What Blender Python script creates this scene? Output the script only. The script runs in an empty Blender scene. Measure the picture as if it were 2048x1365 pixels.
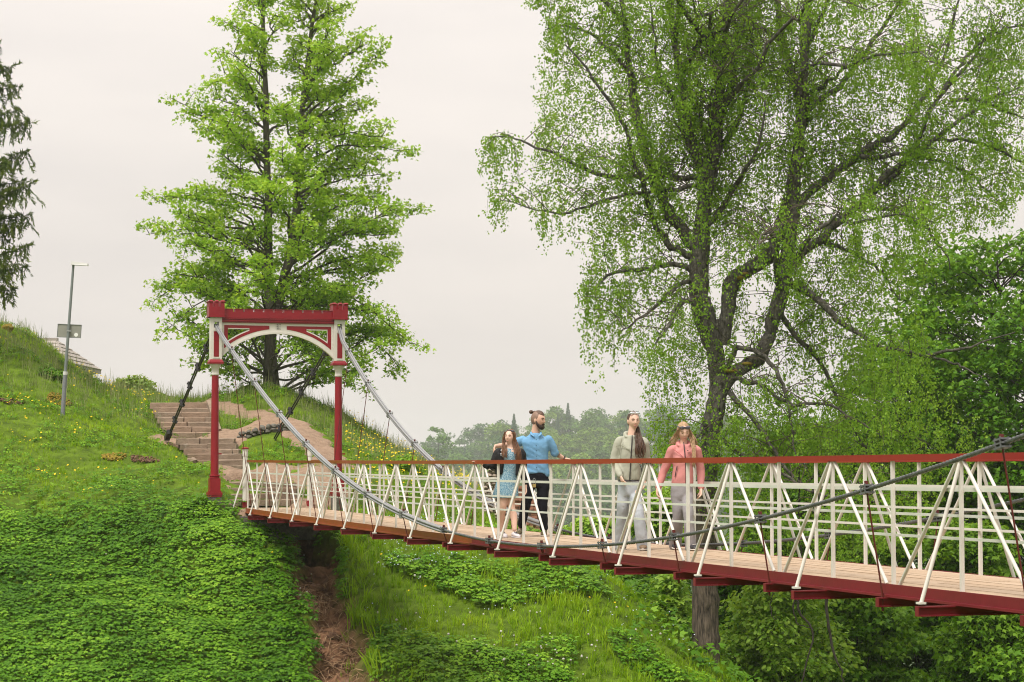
import bpy, math, random
import numpy as np
from mathutils import Vector, Matrix

scene = bpy.context.scene
COL = scene.collection
PI = math.pi

# ------------------------------------------------------------------ camera
F, CX, CY, HOR = 4300.0, 1024.0, 682.5, 924.0
PITCH = math.atan((HOR - CY) / F)
cam_data = bpy.data.cameras.new("camera")
cam = bpy.data.objects.new("camera", cam_data)
COL.objects.link(cam)
cam_data.sensor_fit = 'HORIZONTAL'
cam_data.sensor_width = 36.0
cam_data.lens = F * 36.0 / 2048.0
cam_data.clip_start = 0.1
cam_data.clip_end = 9000.0
cam.location = (0, 0, 0)
cam.rotation_euler = (PI / 2 + PITCH, 0, 0)
cam_data.dof.use_dof = True
cam_data.dof.focus_distance = 31.0
cam_data.dof.aperture_fstop = 8.0
scene.camera = cam
HAZE_D = 0.00024

# ------------------------------------------------------------------ sky, sun, exposure
SUN_EL, SUN_AZ = math.radians(60), math.radians(215)      # azimuth clockwise from +Y: behind the camera, to its left
world = bpy.data.worlds.new("World")
scene.world = world
world.use_nodes = True
wn = world.node_tree
wn.nodes.clear()
wo = wn.nodes.new("ShaderNodeOutputWorld")
bg = wn.nodes.new("ShaderNodeBackground")
sky = wn.nodes.new("ShaderNodeTexSky")
sky.sky_type = 'NISHITA'
sky.sun_disc = False
sky.sun_elevation = SUN_EL
sky.sun_rotation = SUN_AZ
sky.air_density = 1.5
sky.dust_density = 4.0
bg.inputs['Strength'].default_value = 0.1
tc = wn.nodes.new("ShaderNodeTexCoord")
sep = wn.nodes.new("ShaderNodeSeparateXYZ")
wn.links.new(tc.outputs['Generated'], sep.inputs[0])
zc = wn.nodes.new("ShaderNodeMath"); zc.operation = 'MAXIMUM'; zc.inputs[1].default_value = 0.0
wn.links.new(sep.outputs['Z'], zc.inputs[0])
zp = wn.nodes.new("ShaderNodeMath"); zp.operation = 'POWER'; zp.inputs[1].default_value = 1.3
wn.links.new(zc.outputs[0], zp.inputs[0])
zm = wn.nodes.new("ShaderNodeMath"); zm.operation = 'MULTIPLY_ADD'
zm.inputs[1].default_value = 1.5; zm.inputs[2].default_value = 1.0
wn.links.new(zp.outputs[0], zm.inputs[0])
# soft cloud layer: low-contrast noise stretched along the horizon
mp = wn.nodes.new("ShaderNodeMapping"); mp.inputs['Scale'].default_value = (2.2, 2.2, 9.0)
wn.links.new(tc.outputs['Generated'], mp.inputs[0])
nz = wn.nodes.new("ShaderNodeTexNoise"); nz.inputs['Scale'].default_value = 2.0
nz.inputs['Detail'].default_value = 4.0
wn.links.new(mp.outputs[0], nz.inputs['Vector'])
cr = wn.nodes.new("ShaderNodeValToRGB")
cr.color_ramp.elements[0].position = 0.3; cr.color_ramp.elements[0].color = (7.75, 7.2, 6.85, 1)
cr.color_ramp.elements[1].position = 0.75; cr.color_ramp.elements[1].color = (9.0, 8.3, 7.75, 1)
wn.links.new(nz.outputs[0], cr.inputs[0])
vm = wn.nodes.new("ShaderNodeVectorMath"); vm.operation = 'SCALE'
wn.links.new(cr.outputs[0], vm.inputs[0]); wn.links.new(zm.outputs[0], vm.inputs['Scale'])
mx = wn.nodes.new("ShaderNodeMixRGB"); mx.inputs[0].default_value = 0.93
wn.links.new(sky.outputs[0], mx.inputs[1]); wn.links.new(vm.outputs[0], mx.inputs[2])
wn.links.new(mx.outputs[0], bg.inputs['Color'])
wn.links.new(bg.outputs[0], wo.inputs[0])

sd = bpy.data.lights.new("sun", 'SUN')
sd.energy = 4.0
sd.angle = math.radians(18)
sd.color = (1.0, 0.95, 0.87)
sun = bpy.data.objects.new("sun", sd)
COL.objects.link(sun)
sdir = Vector((math.sin(SUN_AZ) * math.cos(SUN_EL), math.cos(SUN_AZ) * math.cos(SUN_EL), math.sin(SUN_EL)))
sun.rotation_euler = sdir.to_track_quat('Z', 'Y').to_euler()

scene.view_settings.view_transform = 'Standard'
scene.view_settings.look = 'None'
scene.view_settings.exposure = 0.0
scene.view_settings.gamma = 1.0
scene.view_settings.use_curve_mapping = False
scene.render.engine = 'CYCLES'
cy = scene.cycles
cy.use_denoising = True
cy.pixel_filter_type = 'BLACKMAN_HARRIS'; cy.filter_width = 1.05
cy.max_bounces = 6; cy.diffuse_bounces = 4; cy.glossy_bounces = 2
cy.transmission_bounces = 4; cy.volume_bounces = 1; cy.transparent_max_bounces = 4
cy.use_adaptive_sampling = True
cy.adaptive_threshold = 0.01
cy.caustics_reflective = False; cy.caustics_refractive = False

# ------------------------------------------------------------------ helpers
_c, _s = math.cos(PITCH), math.sin(PITCH)
def P(px, py, Y):
    """a point measured in the photograph (2048 px wide) at a depth of Y metres"""
    dx, dy = px - CX, CY - py
    k = Y / (F * _c - dy * _s)
    return Vector((dx * k, Y, (F * _s + dy * _c) * k))
def pix(x, y, z):
    zz = y * _c + z * _s
    yy = -y * _s + z * _c
    return CX + F * x / zz, CY - F * yy / zz

def tag(o, label=None, cat=None, group=None, kind=None):
    if label: o['label'] = label
    if cat: o['category'] = cat
    if group: o['group'] = group
    if kind: o['kind'] = kind
    return o

def empty(name, loc, label=None, cat=None, group=None):
    o = bpy.data.objects.new(name, None)
    o.empty_display_size = 0.2
    COL.objects.link(o)
    o.location = loc
    return tag(o, label, cat, group)

def world_loc(o):
    v = Vector(o.location)
    while o.parent is not None:
        o = o.parent
        v = v + Vector(o.location)
    return v

def put(name, me, mat=None, parent=None, loc=None):
    """link mesh (world coordinates, or local to loc) as one object under parent; parents never rotate"""
    o = bpy.data.objects.new(name, me)
    COL.objects.link(o)
    if mat is not None and len(me.materials) == 0:
        me.materials.append(mat)
    if loc is not None: o.location = loc
    if parent is not None:
        o.parent = parent
        if parent.type == 'EMPTY':
            o.matrix_parent_inverse = Matrix.Translation(-world_loc(parent))
    return o

class MB:
    """collects primitives into ONE mesh"""
    def __init__(s): s.v = []; s.f = []
    def add(s, vs, fs):
        b = len(s.v); s.v.extend([tuple(v) for v in vs]); s.f.extend([tuple(i + b for i in f) for f in fs])
        return s
    def hexa(s, c):
        return s.add(c, [(0, 3, 2, 1), (4, 5, 6, 7), (0, 1, 5, 4), (1, 2, 6, 5), (2, 3, 7, 6), (3, 0, 4, 7)])
    def box(s, x0, x1, y0, y1, z0, z1, T=None):
        c = [(x0, y0, z0), (x1, y0, z0), (x1, y1, z0), (x0, y1, z0), (x0, y0, z1), (x1, y0, z1), (x1, y1, z1), (x0, y1, z1)]
        if T: c = [T(*p) for p in c]
        return s.hexa(c)
    def bar(s, a, b, w, h=None, up=(0, 0, 1)):
        """square bar from a to b, w wide across, h along up"""
        a, b = Vector(a), Vector(b); h = h or w
        d = (b - a).normalized(); u = Vector(up)
        if abs(d.dot(u)) > 0.95: u = Vector((0.2878, -0.9577, 0))
        sd_ = d.cross(u).normalized(); u = sd_.cross(d).normalized()
        sd_ = sd_ * (w / 2); u = u * (h / 2)
        return s.hexa([a - sd_ - u, a + sd_ - u, a + sd_ + u, a - sd_ + u, b - sd_ - u, b + sd_ - u, b + sd_ + u, b - sd_ + u])
    def tube(s, pts, r, n=8, cap=True):
        pts = [Vector(p) for p in pts]
        rr = r if isinstance(r, (list, tuple)) else [r] * len(pts)
        b = len(s.v); ref = Vector((0.31, 0.17, 0.94))
        for i, p in enumerate(pts):
            t = (pts[min(i + 1, len(pts) - 1)] - pts[max(i - 1, 0)]).normalized()
            if abs(t.dot(ref)) > 0.97: ref = Vector((0.9, -0.3, 0.2))
            x = t.cross(ref).normalized(); y = t.cross(x)
            for k in range(n):
                a = 2 * PI * k / n
                s.v.append(tuple(p + x * (rr[i] * math.cos(a)) + y * (rr[i] * math.sin(a))))
        for i in range(len(pts) - 1):
            for k in range(n):
                k2 = (k + 1) % n
                s.f.append((b + i * n + k, b + i * n + k2, b + (i + 1) * n + k2, b + (i + 1) * n + k))
        if cap:
            s.f.append(tuple(b + k for k in range(n))[::-1])
            e = b + (len(pts) - 1) * n
            s.f.append(tuple(e + k for k in range(n)))
        return s
    def lathe(s, prof, cx, cy, n=24):
        """prof: list of (radius, z)"""
        b = len(s.v)
        for r, z in prof:
            for k in range(n):
                a = 2 * PI * (k + .5) / n
                s.v.append((cx + r * math.cos(a), cy + r * math.sin(a), z))
        for i in range(len(prof) - 1):
            for k in range(n):
                k2 = (k + 1) % n
                s.f.append((b + i * n + k, b + i * n + k2, b + (i + 1) * n + k2, b + (i + 1) * n + k))
        s.f.append(tuple(b + k for k in range(n))[::-1])
        e = b + (len(prof) - 1) * n
        s.f.append(tuple(e + k for k in range(n)))
        return s
    def ell(s, c, rx, ry, rz, n=10, m=7, T=None):
        b = len(s.v); c = Vector(c)
        for i in range(m + 1):
            th = PI * i / m
            for k in range(n):
                a = 2 * PI * k / n
                p = Vector((rx * math.sin(th) * math.cos(a), ry * math.sin(th) * math.sin(a), rz * math.cos(th)))
                if T: p = T @ p
                s.v.append(tuple(c + p))
        for i in range(m):
            for k in range(n):
                k2 = (k + 1) % n
                s.f.append((b + i * n + k, b + (i + 1) * n + k, b + (i + 1) * n + k2, b + i * n + k2))
        return s
    def mesh(s, name, smooth=None):
        me = bpy.data.meshes.new(name)
        me.from_pydata(s.v, [], s.f)
        me.update()
        if smooth is True:
            me.polygons.foreach_set('use_smooth', [True] * len(me.polygons))
        elif smooth:
            me.polygons.foreach_set('use_smooth', [True] * len(me.polygons))
            me.set_sharp_from_angle(angle=math.radians(smooth))
        return me
    def build(s, name, mat, parent=None, smooth=None):
        return put(name, s.mesh(name, smooth), mat, parent)

def np_mesh(name, V, faces, attrs=None, smooth=False):
    """V (n,3); faces: list of (m,k) int arrays; attrs {name: per-vertex float array}"""
    me = bpy.data.meshes.new(name)
    V = np.ascontiguousarray(V, dtype=np.float32)
    me.vertices.add(len(V))
    me.vertices.foreach_set('co', V.ravel())
    loops = np.concatenate([f.ravel() for f in faces]).astype(np.int32)
    tot = np.concatenate([np.full(len(f), f.shape[1]) for f in faces]).astype(np.int32)
    start = np.concatenate([[0], np.cumsum(tot)[:-1]]).astype(np.int32)
    me.loops.add(len(loops)); me.polygons.add(len(tot))
    me.loops.foreach_set('vertex_index', loops)
    me.polygons.foreach_set('loop_start', start)
    try: me.polygons.foreach_set('loop_total', tot)
    except Exception: pass
    if smooth: me.polygons.foreach_set('use_smooth', np.ones(len(tot), dtype=bool))
    for k, a in (attrs or {}).items():
        at = me.attributes.new(k, 'FLOAT', 'POINT')
        at.data.foreach_set('value', np.ascontiguousarray(a, dtype=np.float32))
    me.update(calc_edges=True)
    return me

# ------------------------------------------------------------------ materials
def nodes_of(name):
    m = bpy.data.materials.new(name); m.use_nodes = True
    nt = m.node_tree; nt.nodes.clear()
    out = nt.nodes.new("ShaderNodeOutputMaterial")
    pb = nt.nodes.new("ShaderNodeBsdfPrincipled")
    nt.links.new(pb.outputs[0], out.inputs[0])
    return m, nt, out, pb

def rgba(c): return (c[0], c[1], c[2], 1)

def surf(name, c1, c2=None, scale=8.0, rough=0.6, bump=0.0, bscale=None, metal=0.0, spec=0.4, detail=5, stretch=None, c3=None, s3=1.5, t3=0.6, vor=0):
    """mottled procedural surface: two tones by noise, optional third tone in patches, optional bump"""
    m, nt, out, pb = nodes_of(name)
    N, L = nt.nodes, nt.links
    tcn = N.new("ShaderNodeTexCoord")
    vec = tcn.outputs['Object']
    if stretch:
        mpn = N.new("ShaderNodeMapping"); mpn.inputs['Scale'].default_value = stretch
        L.new(vec, mpn.inputs[0]); vec = mpn.outputs[0]
    n1 = N.new("ShaderNodeTexNoise"); n1.inputs['Scale'].default_value = scale; n1.inputs['Detail'].default_value = detail
    n1.inputs['Roughness'].default_value = 0.65
    L.new(vec, n1.inputs['Vector'])
    rp = N.new("ShaderNodeValToRGB")
    rp.color_ramp.elements[0].position = 0.32; rp.color_ramp.elements[0].color = rgba(c1)
    rp.color_ramp.elements[1].position = 0.68; rp.color_ramp.elements[1].color = rgba(c2 or c1)
    L.new(n1.outputs[0], rp.inputs[0])
    colr = rp.outputs[0]
    if c3:
        n3 = N.new("ShaderNodeTexNoise"); n3.inputs['Scale'].default_value = s3; n3.inputs['Detail'].default_value = 6
        n3.inputs['Roughness'].default_value = 0.7
        L.new(vec, n3.inputs['Vector'])
        r3 = N.new("ShaderNodeValToRGB")
        r3.color_ramp.elements[0].position = t3; r3.color_ramp.elements[0].color = (0, 0, 0, 1)
        r3.color_ramp.elements[1].position = min(t3 + 0.08, 1); r3.color_ramp.elements[1].color = (1, 1, 1, 1)
        L.new(n3.outputs[0], r3.inputs[0])
        mm = N.new("ShaderNodeMixRGB"); mm.inputs[2].default_value = rgba(c3)
        L.new(r3.outputs[0], mm.inputs[0]); L.new(colr, mm.inputs[1]); colr = mm.outputs[0]
    L.new(colr, pb.inputs['Base Color'])
    pb.inputs['Roughness'].default_value = rough
    pb.inputs['Metallic'].default_value = metal
    pb.inputs['Specular IOR Level'].default_value = spec
    if bump:
        if vor:
            bt = N.new("ShaderNodeTexVoronoi"); bt.inputs['Scale'].default_value = bscale or scale * 3
        else:
            bt = N.new("ShaderNodeTexNoise"); bt.inputs['Scale'].default_value = bscale or scale * 3
            bt.inputs['Detail'].default_value = 6
        L.new(vec, bt.inputs['Vector'])
        bn = N.new("ShaderNodeBump"); bn.inputs['Strength'].default_value = bump; bn.inputs['Distance'].default_value = 0.02 if bump < .8 else 0.06
        L.new(bt.outputs[0], bn.inputs['Height']); L.new(bn.outputs[0], pb.inputs['Normal'])
    return m

def leafmat(name, dark, mid, lite, trans=0.35, rough=0.45, tint=(1.25, 1.1, 0.5), spec=0.12):
    """leaf colour varies leaf by leaf (attribute rnd) and lets light through"""
    m, nt, out, pb = nodes_of(name)
    N, L = nt.nodes, nt.links
    at = N.new("ShaderNodeAttribute"); at.attribute_name = 'rnd'
    rp = N.new("ShaderNodeValToRGB")
    rp.color_ramp.elements[0].position = 0.0; rp.color_ramp.elements[0].color = rgba(dark)
    rp.color_ramp.elements[1].position = 1.0; rp.color_ramp.elements[1].color = rgba(lite)
    e = rp.color_ramp.elements.new(0.5); e.color = rgba(mid)
    L.new(at.outputs['Fac'], rp.inputs[0])
    L.new(rp.outputs[0], pb.inputs['Base Color'])
    pb.inputs['Roughness'].default_value = rough
    pb.inputs['Specular IOR Level'].default_value = spec
    tr = N.new("ShaderNodeBsdfTranslucent")
    mu = N.new("ShaderNodeMixRGB"); mu.blend_type = 'MULTIPLY'; mu.inputs[0].default_value = 1.0
    mu.inputs[2].default_value = rgba(tint)
    L.new(rp.outputs[0], mu.inputs[1]); L.new(mu.outputs[0], tr.inputs[0])
    ms = N.new("ShaderNodeMixShader"); ms.inputs[0].default_value = trans
    L.new(pb.outputs[0], ms.inputs[1]); L.new(tr.outputs[0], ms.inputs[2])
    L.new(ms.outputs[0], out.inputs[0])
    return m

M = {}
M['red'] = surf('red_paint', (0.20, 0.003, 0.010), (0.245, 0.005, 0.014), 5, 0.36, 0.06, 60, c3=(0.15, 0.004, 0.009), s3=3, t3=0.62, spec=.45)
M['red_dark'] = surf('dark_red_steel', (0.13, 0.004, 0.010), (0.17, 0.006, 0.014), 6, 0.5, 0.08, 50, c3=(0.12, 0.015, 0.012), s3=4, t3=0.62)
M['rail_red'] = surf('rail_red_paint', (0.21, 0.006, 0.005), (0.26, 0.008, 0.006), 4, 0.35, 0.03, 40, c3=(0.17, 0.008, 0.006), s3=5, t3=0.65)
M['rail_orange_sheen'] = surf('rail_orange_painted_sheen', (0.24, 0.018, 0.005), (0.28, 0.024, 0.007), 4, 0.38, 0.03, 40, c3=(0.19, 0.02, 0.007), s3=5, t3=0.65)  # red rail with part of its glossy reflection painted in as orange
M['rail_brown_sheen'] = surf('rail_brown_painted_sheen', (0.21, 0.042, 0.010), (0.26, 0.052, 0.014), 4, 0.4, 0.03, 40, c3=(0.16, 0.035, 0.012), s3=5, t3=0.65)  # same red rail, brown reflection of the far segments painted into the base colour
M['white'] = surf('white_paint', (0.58, 0.55, 0.505), (0.65, 0.62, 0.575), 3, 0.45, 0.03, 50, c3=(0.34, 0.26, 0.18), s3=22, t3=0.70)
M['white_rail'] = surf('white_flat_paint', (0.51, 0.52, 0.46), (0.58, 0.58, 0.53), 3, 0.5, 0.03, 50, c3=(0.36, 0.31, 0.23), s3=22, t3=0.71)
M['deck'] = surf('deck_wood', (0.33, 0.235, 0.155), (0.40, 0.295, 0.20), 3, 0.75, 0.25, 30, stretch=(1, 1, 1), c3=(0.25, 0.165, 0.105), s3=6, t3=0.67)
M['deck_b'] = surf('deck_wood_pale', (0.36, 0.265, 0.18), (0.43, 0.325, 0.23), 3, 0.75, 0.25, 30, c3=(0.28, 0.19, 0.12), s3=6, t3=0.68)
M['cable'] = surf('grey_steel_rope', (0.10, 0.105, 0.11), (0.16, 0.168, 0.172), 12, 0.5, metal=0.4)
M['cable_pale'] = surf('pale_grey_cable', (0.24, 0.245, 0.255), (0.32, 0.325, 0.335), 12, 0.45, metal=0.4)
M['galv'] = surf('galvanised_clamp', (0.28, 0.29, 0.29), (0.40, 0.41, 0.41), 20, 0.45, metal=0.7)
M['rod'] = surf('red_brown_rod', (0.075, 0.008, 0.007), (0.11, 0.014, 0.010), 20, 0.5)
M['black'] = surf('black_iron', (0.012, 0.012, 0.013), (0.025, 0.024, 0.023), 10, 0.5)
M['hole'] = surf('dark_bracket', (0.03, 0.018, 0.012), (0.06, 0.03, 0.02), 10, 0.7)
M['stone'] = surf('step_stone', (0.17, 0.125, 0.088), (0.26, 0.195, 0.142), 5, 0.85, 0.6, 30, c3=(0.27, 0.225, 0.18), s3=3, t3=0.6)
M['stone_b'] = surf('step_stone_warm', (0.19, 0.132, 0.09), (0.27, 0.19, 0.135), 6, 0.85, 0.6, 30, c3=(0.11, 0.085, 0.065), s3=4, t3=0.62)
M['drystone'] = surf('dark_lichen_stone', (0.06, 0.055, 0.045), (0.16, 0.15, 0.125), 9, 0.9, 0.6, 40, c3=(0.26, 0.26, 0.21), s3=10, t3=0.62)
M['brick'] = surf('old_red_brick', (0.30, 0.13, 0.085), (0.40, 0.19, 0.13), 12, 0.9, 0.4, 60, c3=(0.46, 0.36, 0.28), s3=14, t3=0.62)
M['rubble'] = surf('ruin_field_stone', (0.24, 0.19, 0.15), (0.46, 0.38, 0.32), 7, 0.9, 0.5, 40, c3=(0.36, 0.22, 0.16), s3=8, t3=0.6)
M['mortar'] = surf('old_lime_mortar', (0.24, 0.19, 0.155), (0.36, 0.30, 0.25), 8, 0.95, 0.6, 30)
M['soil'] = surf('bare_soil', (0.20, 0.130, 0.085), (0.29, 0.20, 0.138), 6, 0.95, 0.9, 18, c3=(0.15, 0.098, 0.062), s3=5, t3=0.62)
M['earth'] = surf('eroded_earth', (0.07, 0.035, 0.02), (0.19, 0.105, 0.062), 3, 0.95, 0.8, 16, c3=(0.27, 0.17, 0.10), s3=5, t3=0.58)
M['turf'] = surf('turf', (0.022, 0.036, 0.010), (0.060, 0.095, 0.018), 3, 0.95, 0.6, 20, c3=(0.085, 0.062, 0.032), s3=2, t3=0.64)
M['hill'] = surf('wooded_ground', (0.030, 0.050, 0.018), (0.055, 0.090, 0.025), .05, 0.95)
M['maple_bark'] = surf('maple_bark', (0.04, 0.036, 0.028), (0.13, 0.118, 0.09), 12, 0.95, 0.9, 22, stretch=(1, 1, .25), c3=(0.10, 0.11, 0.05), s3=4, t3=0.62)
M['birch_bark'] = surf('old_birch_bark', (0.020, 0.018, 0.015), (0.16, 0.147, 0.125), 13, 0.95, 1.0, 20, stretch=(1, 1, .55), c3=(0.30, 0.28, 0.24), s3=9, t3=0.60)
M['birch_base'] = surf('furrowed_birch_bark', (0.010, 0.008, 0.006), (0.15, 0.115, 0.085), 14, 0.95, 1.0, 14, stretch=(1.6, 1.6, .22), c3=(0.20, 0.16, 0.12), s3=6, t3=0.64)
M['dark_bark'] = surf('dark_twig_bark', (0.022, 0.018, 0.014), (0.06, 0.05, 0.04), 8, 0.95, 0.6, 20)
M['twig'] = surf('thin_twig', (0.07, 0.055, 0.04), (0.11, 0.085, 0.06), 8, 0.9)
M['moss'] = surf('yellow_moss', (0.16, 0.13, 0.015), (0.26, 0.18, 0.02), 10, 0.95, 0.7, 40)
M['lamp'] = surf('lamp_grey_green', (0.145, 0.165, 0.165), (0.18, 0.20, 0.20), 6, 0.5)
M['lamp_base'] = surf('lamp_sleeve_grey', (0.15, 0.155, 0.17), (0.21, 0.22, 0.235), 25, 0.6)
M['lamp_head'] = surf('lamp_head_pale', (0.50, 0.50, 0.48), (0.56, 0.56, 0.54), 6, 0.4)
M['sign_back'] = surf('sign_back_grey', (0.235, 0.235, 0.205), (0.27, 0.265, 0.235), 5, 0.5)
M['sticker'] = surf('white_sticker', (0.72, 0.72, 0.71), (0.76, 0.76, 0.75), 5, 0.5)
M['roof'] = surf('grey_fibre_roof', (0.25, 0.225, 0.20), (0.36, 0.325, 0.29), 6, 0.9, 0.4, 30, c3=(0.20, 0.19, 0.165), s3=5, t3=0.6)
M['wall_white'] = surf('pale_plaster', (0.62, 0.60, 0.57), (0.70, 0.68, 0.65), 4, 0.9, 0.2, 30)
M['teal'] = surf('dark_teal_plastic', (0.012, 0.035, 0.045), (0.02, 0.05, 0.06), 4, 0.45)
M['leaf_maple'] = leafmat('maple_leaves', (0.12, 0.26, 0.020), (0.27, 0.47, 0.040), (0.44, 0.62, 0.10), 0.50)
M['leaf_dark'] = leafmat('dark_maple_leaves', (0.030, 0.095, 0.006), (0.075, 0.19, 0.010), (0.16, 0.31, 0.018), 0.36)
M['leaf_birch'] = leafmat('birch_leaves', (0.10, 0.22, 0.020), (0.205, 0.375, 0.035), (0.33, 0.51, 0.075), 0.50)
M['leaf_bush'] = leafmat('bush_leaves', (0.09, 0.20, 0.016), (0.18, 0.34, 0.032), (0.32, 0.48, 0.07), 0.40)
M['leaf_bush_dark'] = leafmat('dark_bush_leaves', (0.040, 0.12, 0.008), (0.105, 0.24, 0.014), (0.23, 0.40, 0.035), 0.38)
M['leaf_pale'] = leafmat('pale_bush_leaves', (0.12, 0.21, 0.04), (0.20, 0.31, 0.07), (0.30, 0.40, 0.12), 0.40)
M['leaf_elder'] = leafmat('ground_elder_leaves', (0.024, 0.085, 0.005), (0.095, 0.235, 0.010), (0.27, 0.46, 0.03), 0.30)
M['grass'] = leafmat('grass_blades', (0.10, 0.22, 0.006), (0.24, 0.41, 0.012), (0.42, 0.55, 0.05), 0.42, 0.5)
M['straw'] = leafmat('dry_straw', (0.16, 0.09, 0.05), (0.26, 0.16, 0.09), (0.40, 0.28, 0.17), 0.25, 0.7, (1, .9, .7))
M['seed'] = leafmat('grass_seed_heads', (0.16, 0.20, 0.07), (0.26, 0.29, 0.12), (0.36, 0.36, 0.20), 0.3, 0.7, (1, 1, .7))
M['needle'] = leafmat('spruce_needles', (0.016, 0.036, 0.006), (0.055, 0.095, 0.010), (0.15, 0.20, 0.022), 0.2, 0.6)
M['far_leaf'] = leafmat('distant_leaves', (0.028, 0.060, 0.018), (0.055, 0.105, 0.026), (0.10, 0.165, 0.040), 0.25, 0.7)
M['far_spruce'] = leafmat('distant_needles', (0.022, 0.058, 0.024), (0.038, 0.088, 0.034), (0.06, 0.125, 0.045), 0.15, 0.7)
M['yellow'] = leafmat('yellow_petals', (0.55, 0.38, 0.01), (0.70, 0.50, 0.012), (0.80, 0.60, 0.03), 0.2, 0.5, (1, .9, .3))
M['clock'] = leafmat('dandelion_clocks', (0.50, 0.47, 0.42), (0.60, 0.57, 0.52), (0.72, 0.70, 0.66), 0.3, 0.8, (1, 1, 1))
M['blue_fl'] = leafmat('pale_blue_petals', (0.40, 0.45, 0.60), (0.5, 0.55, 0.68), (0.6, 0.65, 0.75), 0.2, 0.6, (1, 1, 1))
# ------------------------------------------------------------------ terrain
BT = math.atan(1294.0 / 4300.0)                         # bridge axis, measured from its vanishing point
EX, EY = math.sin(BT), -math.cos(BT)                    # along the bridge, towards the camera
NX, NY = math.cos(BT), math.sin(BT)                     # across it, from the near railing to the far one
OX, OY, SP, WID = -5.94, 48.46, 1.1745, 1.465
def zrail(i): return 0.0185 + 0.00017 * (i - 11.5) ** 2
def B(i, w, z):
    """bridge station i (half panels from the portal), w metres outside the near railing, height z"""
    return Vector((OX + EX * SP * i - NX * w, OY + EY * SP * i - NY * w, z))

ctrl_px = [
 # left slope, rows from bottom to skyline
 (-200, 1365, 42), (0, 1365, 42), (250, 1365, 42), (450, 1365, 42), (640, 1365, 41.6),
 (-200, 1230, 44.3), (0, 1230, 44.3), (300, 1230, 44.3), (560, 1230, 44.3),
 (-200, 1100, 47), (0, 1100, 47), (250, 1100, 47), (430, 1100, 46.8), (530, 1110, 46.6),
 (-200, 950, 51.2), (0, 950, 51.2), (250, 955, 51.0), (400, 985, 49.4), (430, 1003, 48.7), (480, 1030, 48.1),
 (-200, 820, 56), (0, 830, 55.5), (125, 832, 57), (250, 860, 56.5), (335, 880, 56.2), (390, 925, 53.4), (420, 955, 51.4),
 (-200, 640, 63), (0, 645, 64), (60, 679, 64.0), (110, 722, 64), (160, 758, 64), (210, 786, 64.5), (260, 795, 64.5), (300, 808, 62),
 # stairs and landings
 (360, 812, 60.9), (385, 866, 58.6), (400, 882, 57.2), (420, 886, 56.3), (450, 938, 53.9), (480, 950, 53.2), (520, 968, 51.2), (525, 1006, 49.3), (548, 1022, 48.6),
 # side path and knoll under the maple
 (640, 962, 52.5), (650, 905, 55.5), (600, 868, 58), (540, 838, 60.5), (480, 816, 62.5), (430, 806, 63.5), (350, 803, 65),
 (500, 870, 58), (540, 905, 55.6), (470, 850, 59.5), (560, 940, 54),
 (470, 793, 66), (540, 785, 66), (590, 802, 65), (640, 848, 63.5), (690, 888, 61.5), (740, 915, 60), (800, 940, 58.5),
 # right of the far truss, down to the ruin
 (690, 985, 51.3), (760, 965, 54), (760, 1040, 50), (860, 965, 57.5), (860, 1005, 53), (860, 1058, 49.8), (950, 965, 59), (950, 1062, 50.5), (1040, 1064, 52),
 # grass slope under the bridge
 (720, 1085, 47.2), (740, 1200, 44.6), (760, 1365, 41.4), (860, 1110, 46.8), (900, 1240, 43.8), (950, 1365, 41.2), (1000, 1115, 46.6), (1080, 1240, 43.6),
 (1150, 1112, 47.2), (1200, 1135, 46.2), (1285, 1244, 43.8), (1380, 1366, 41.6), (1180, 1365, 41.2),
]
cpts = [tuple(P(*q)) for q in ctrl_px]
cpts += [  # beyond the skyline and down in the ravine
 (-14, 74, 1.6), (-22, 74, 4.3), (-24, 64, 4.6), (-20, 84, 2.2), (-12, 82, 1.0), (-17, 70, 3.0), (-18, 78, 2.2), (-7, 76, 1.2), (-10, 92, -1.5), (-3, 74, -1.5), (0, 66, -1.6), (-2, 90, -7), (-18, 100, -3),
 (3.0, 60, -4.2), (3.5, 53, -3.2), (6, 60, -6.2), (12, 62, -7.0), (20, 62, -7.0), (4.6, 47, -5.0), (6.2, 50, -6.0), (8, 44, -7.2), (14, 48, -7.8), (22, 48, -7.8), (12, 76, -8), (24, 80, -8),
 (6, 38, -7.4), (10, 34, -8.6), (20, 34, -8.6), (-18, 37, -6.2), (-8, 37, -6.3), (0, 37, -6.3), (-18, 30, -8.4), (-6, 30, -8.6), (4, 30, -9),
 (-18, 20, -9), (0, 20, -9.2), (18, 20, -9), (-18, 8, -5), (0, 8, -5), (18, 8, -5), (-18, 0, -2), (0, 0, -1.75), (18, 0, -2), (0, -15, -1.6), (-22, -15, -1.6), (22, -15, -1.6),
 (2, 98, -12), (22, 100, -13), (-26, 42, -4.0), (-26, 52, -0.4),
]
cpts = np.array(cpts)
def _tps_fit(pts, lam=0.02):
    n = len(pts); xy = pts[:, :2] / 20.0
    d2 = ((xy[:, None, :] - xy[None, :, :]) ** 2).sum(-1)
    K = np.where(d2 > 0, d2 * np.log(np.maximum(d2, 1e-12)), 0) + lam * np.eye(n)
    A = np.zeros((n + 3, n + 3)); A[:n, :n] = K; A[:n, n] = 1; A[:n, n + 1:] = xy; A[n:, :n] = A[:n, n:].T
    return np.linalg.solve(A, np.concatenate([pts[:, 2], [0, 0, 0]])), xy
_tw, _txy = _tps_fit(cpts, 0.004)
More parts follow.
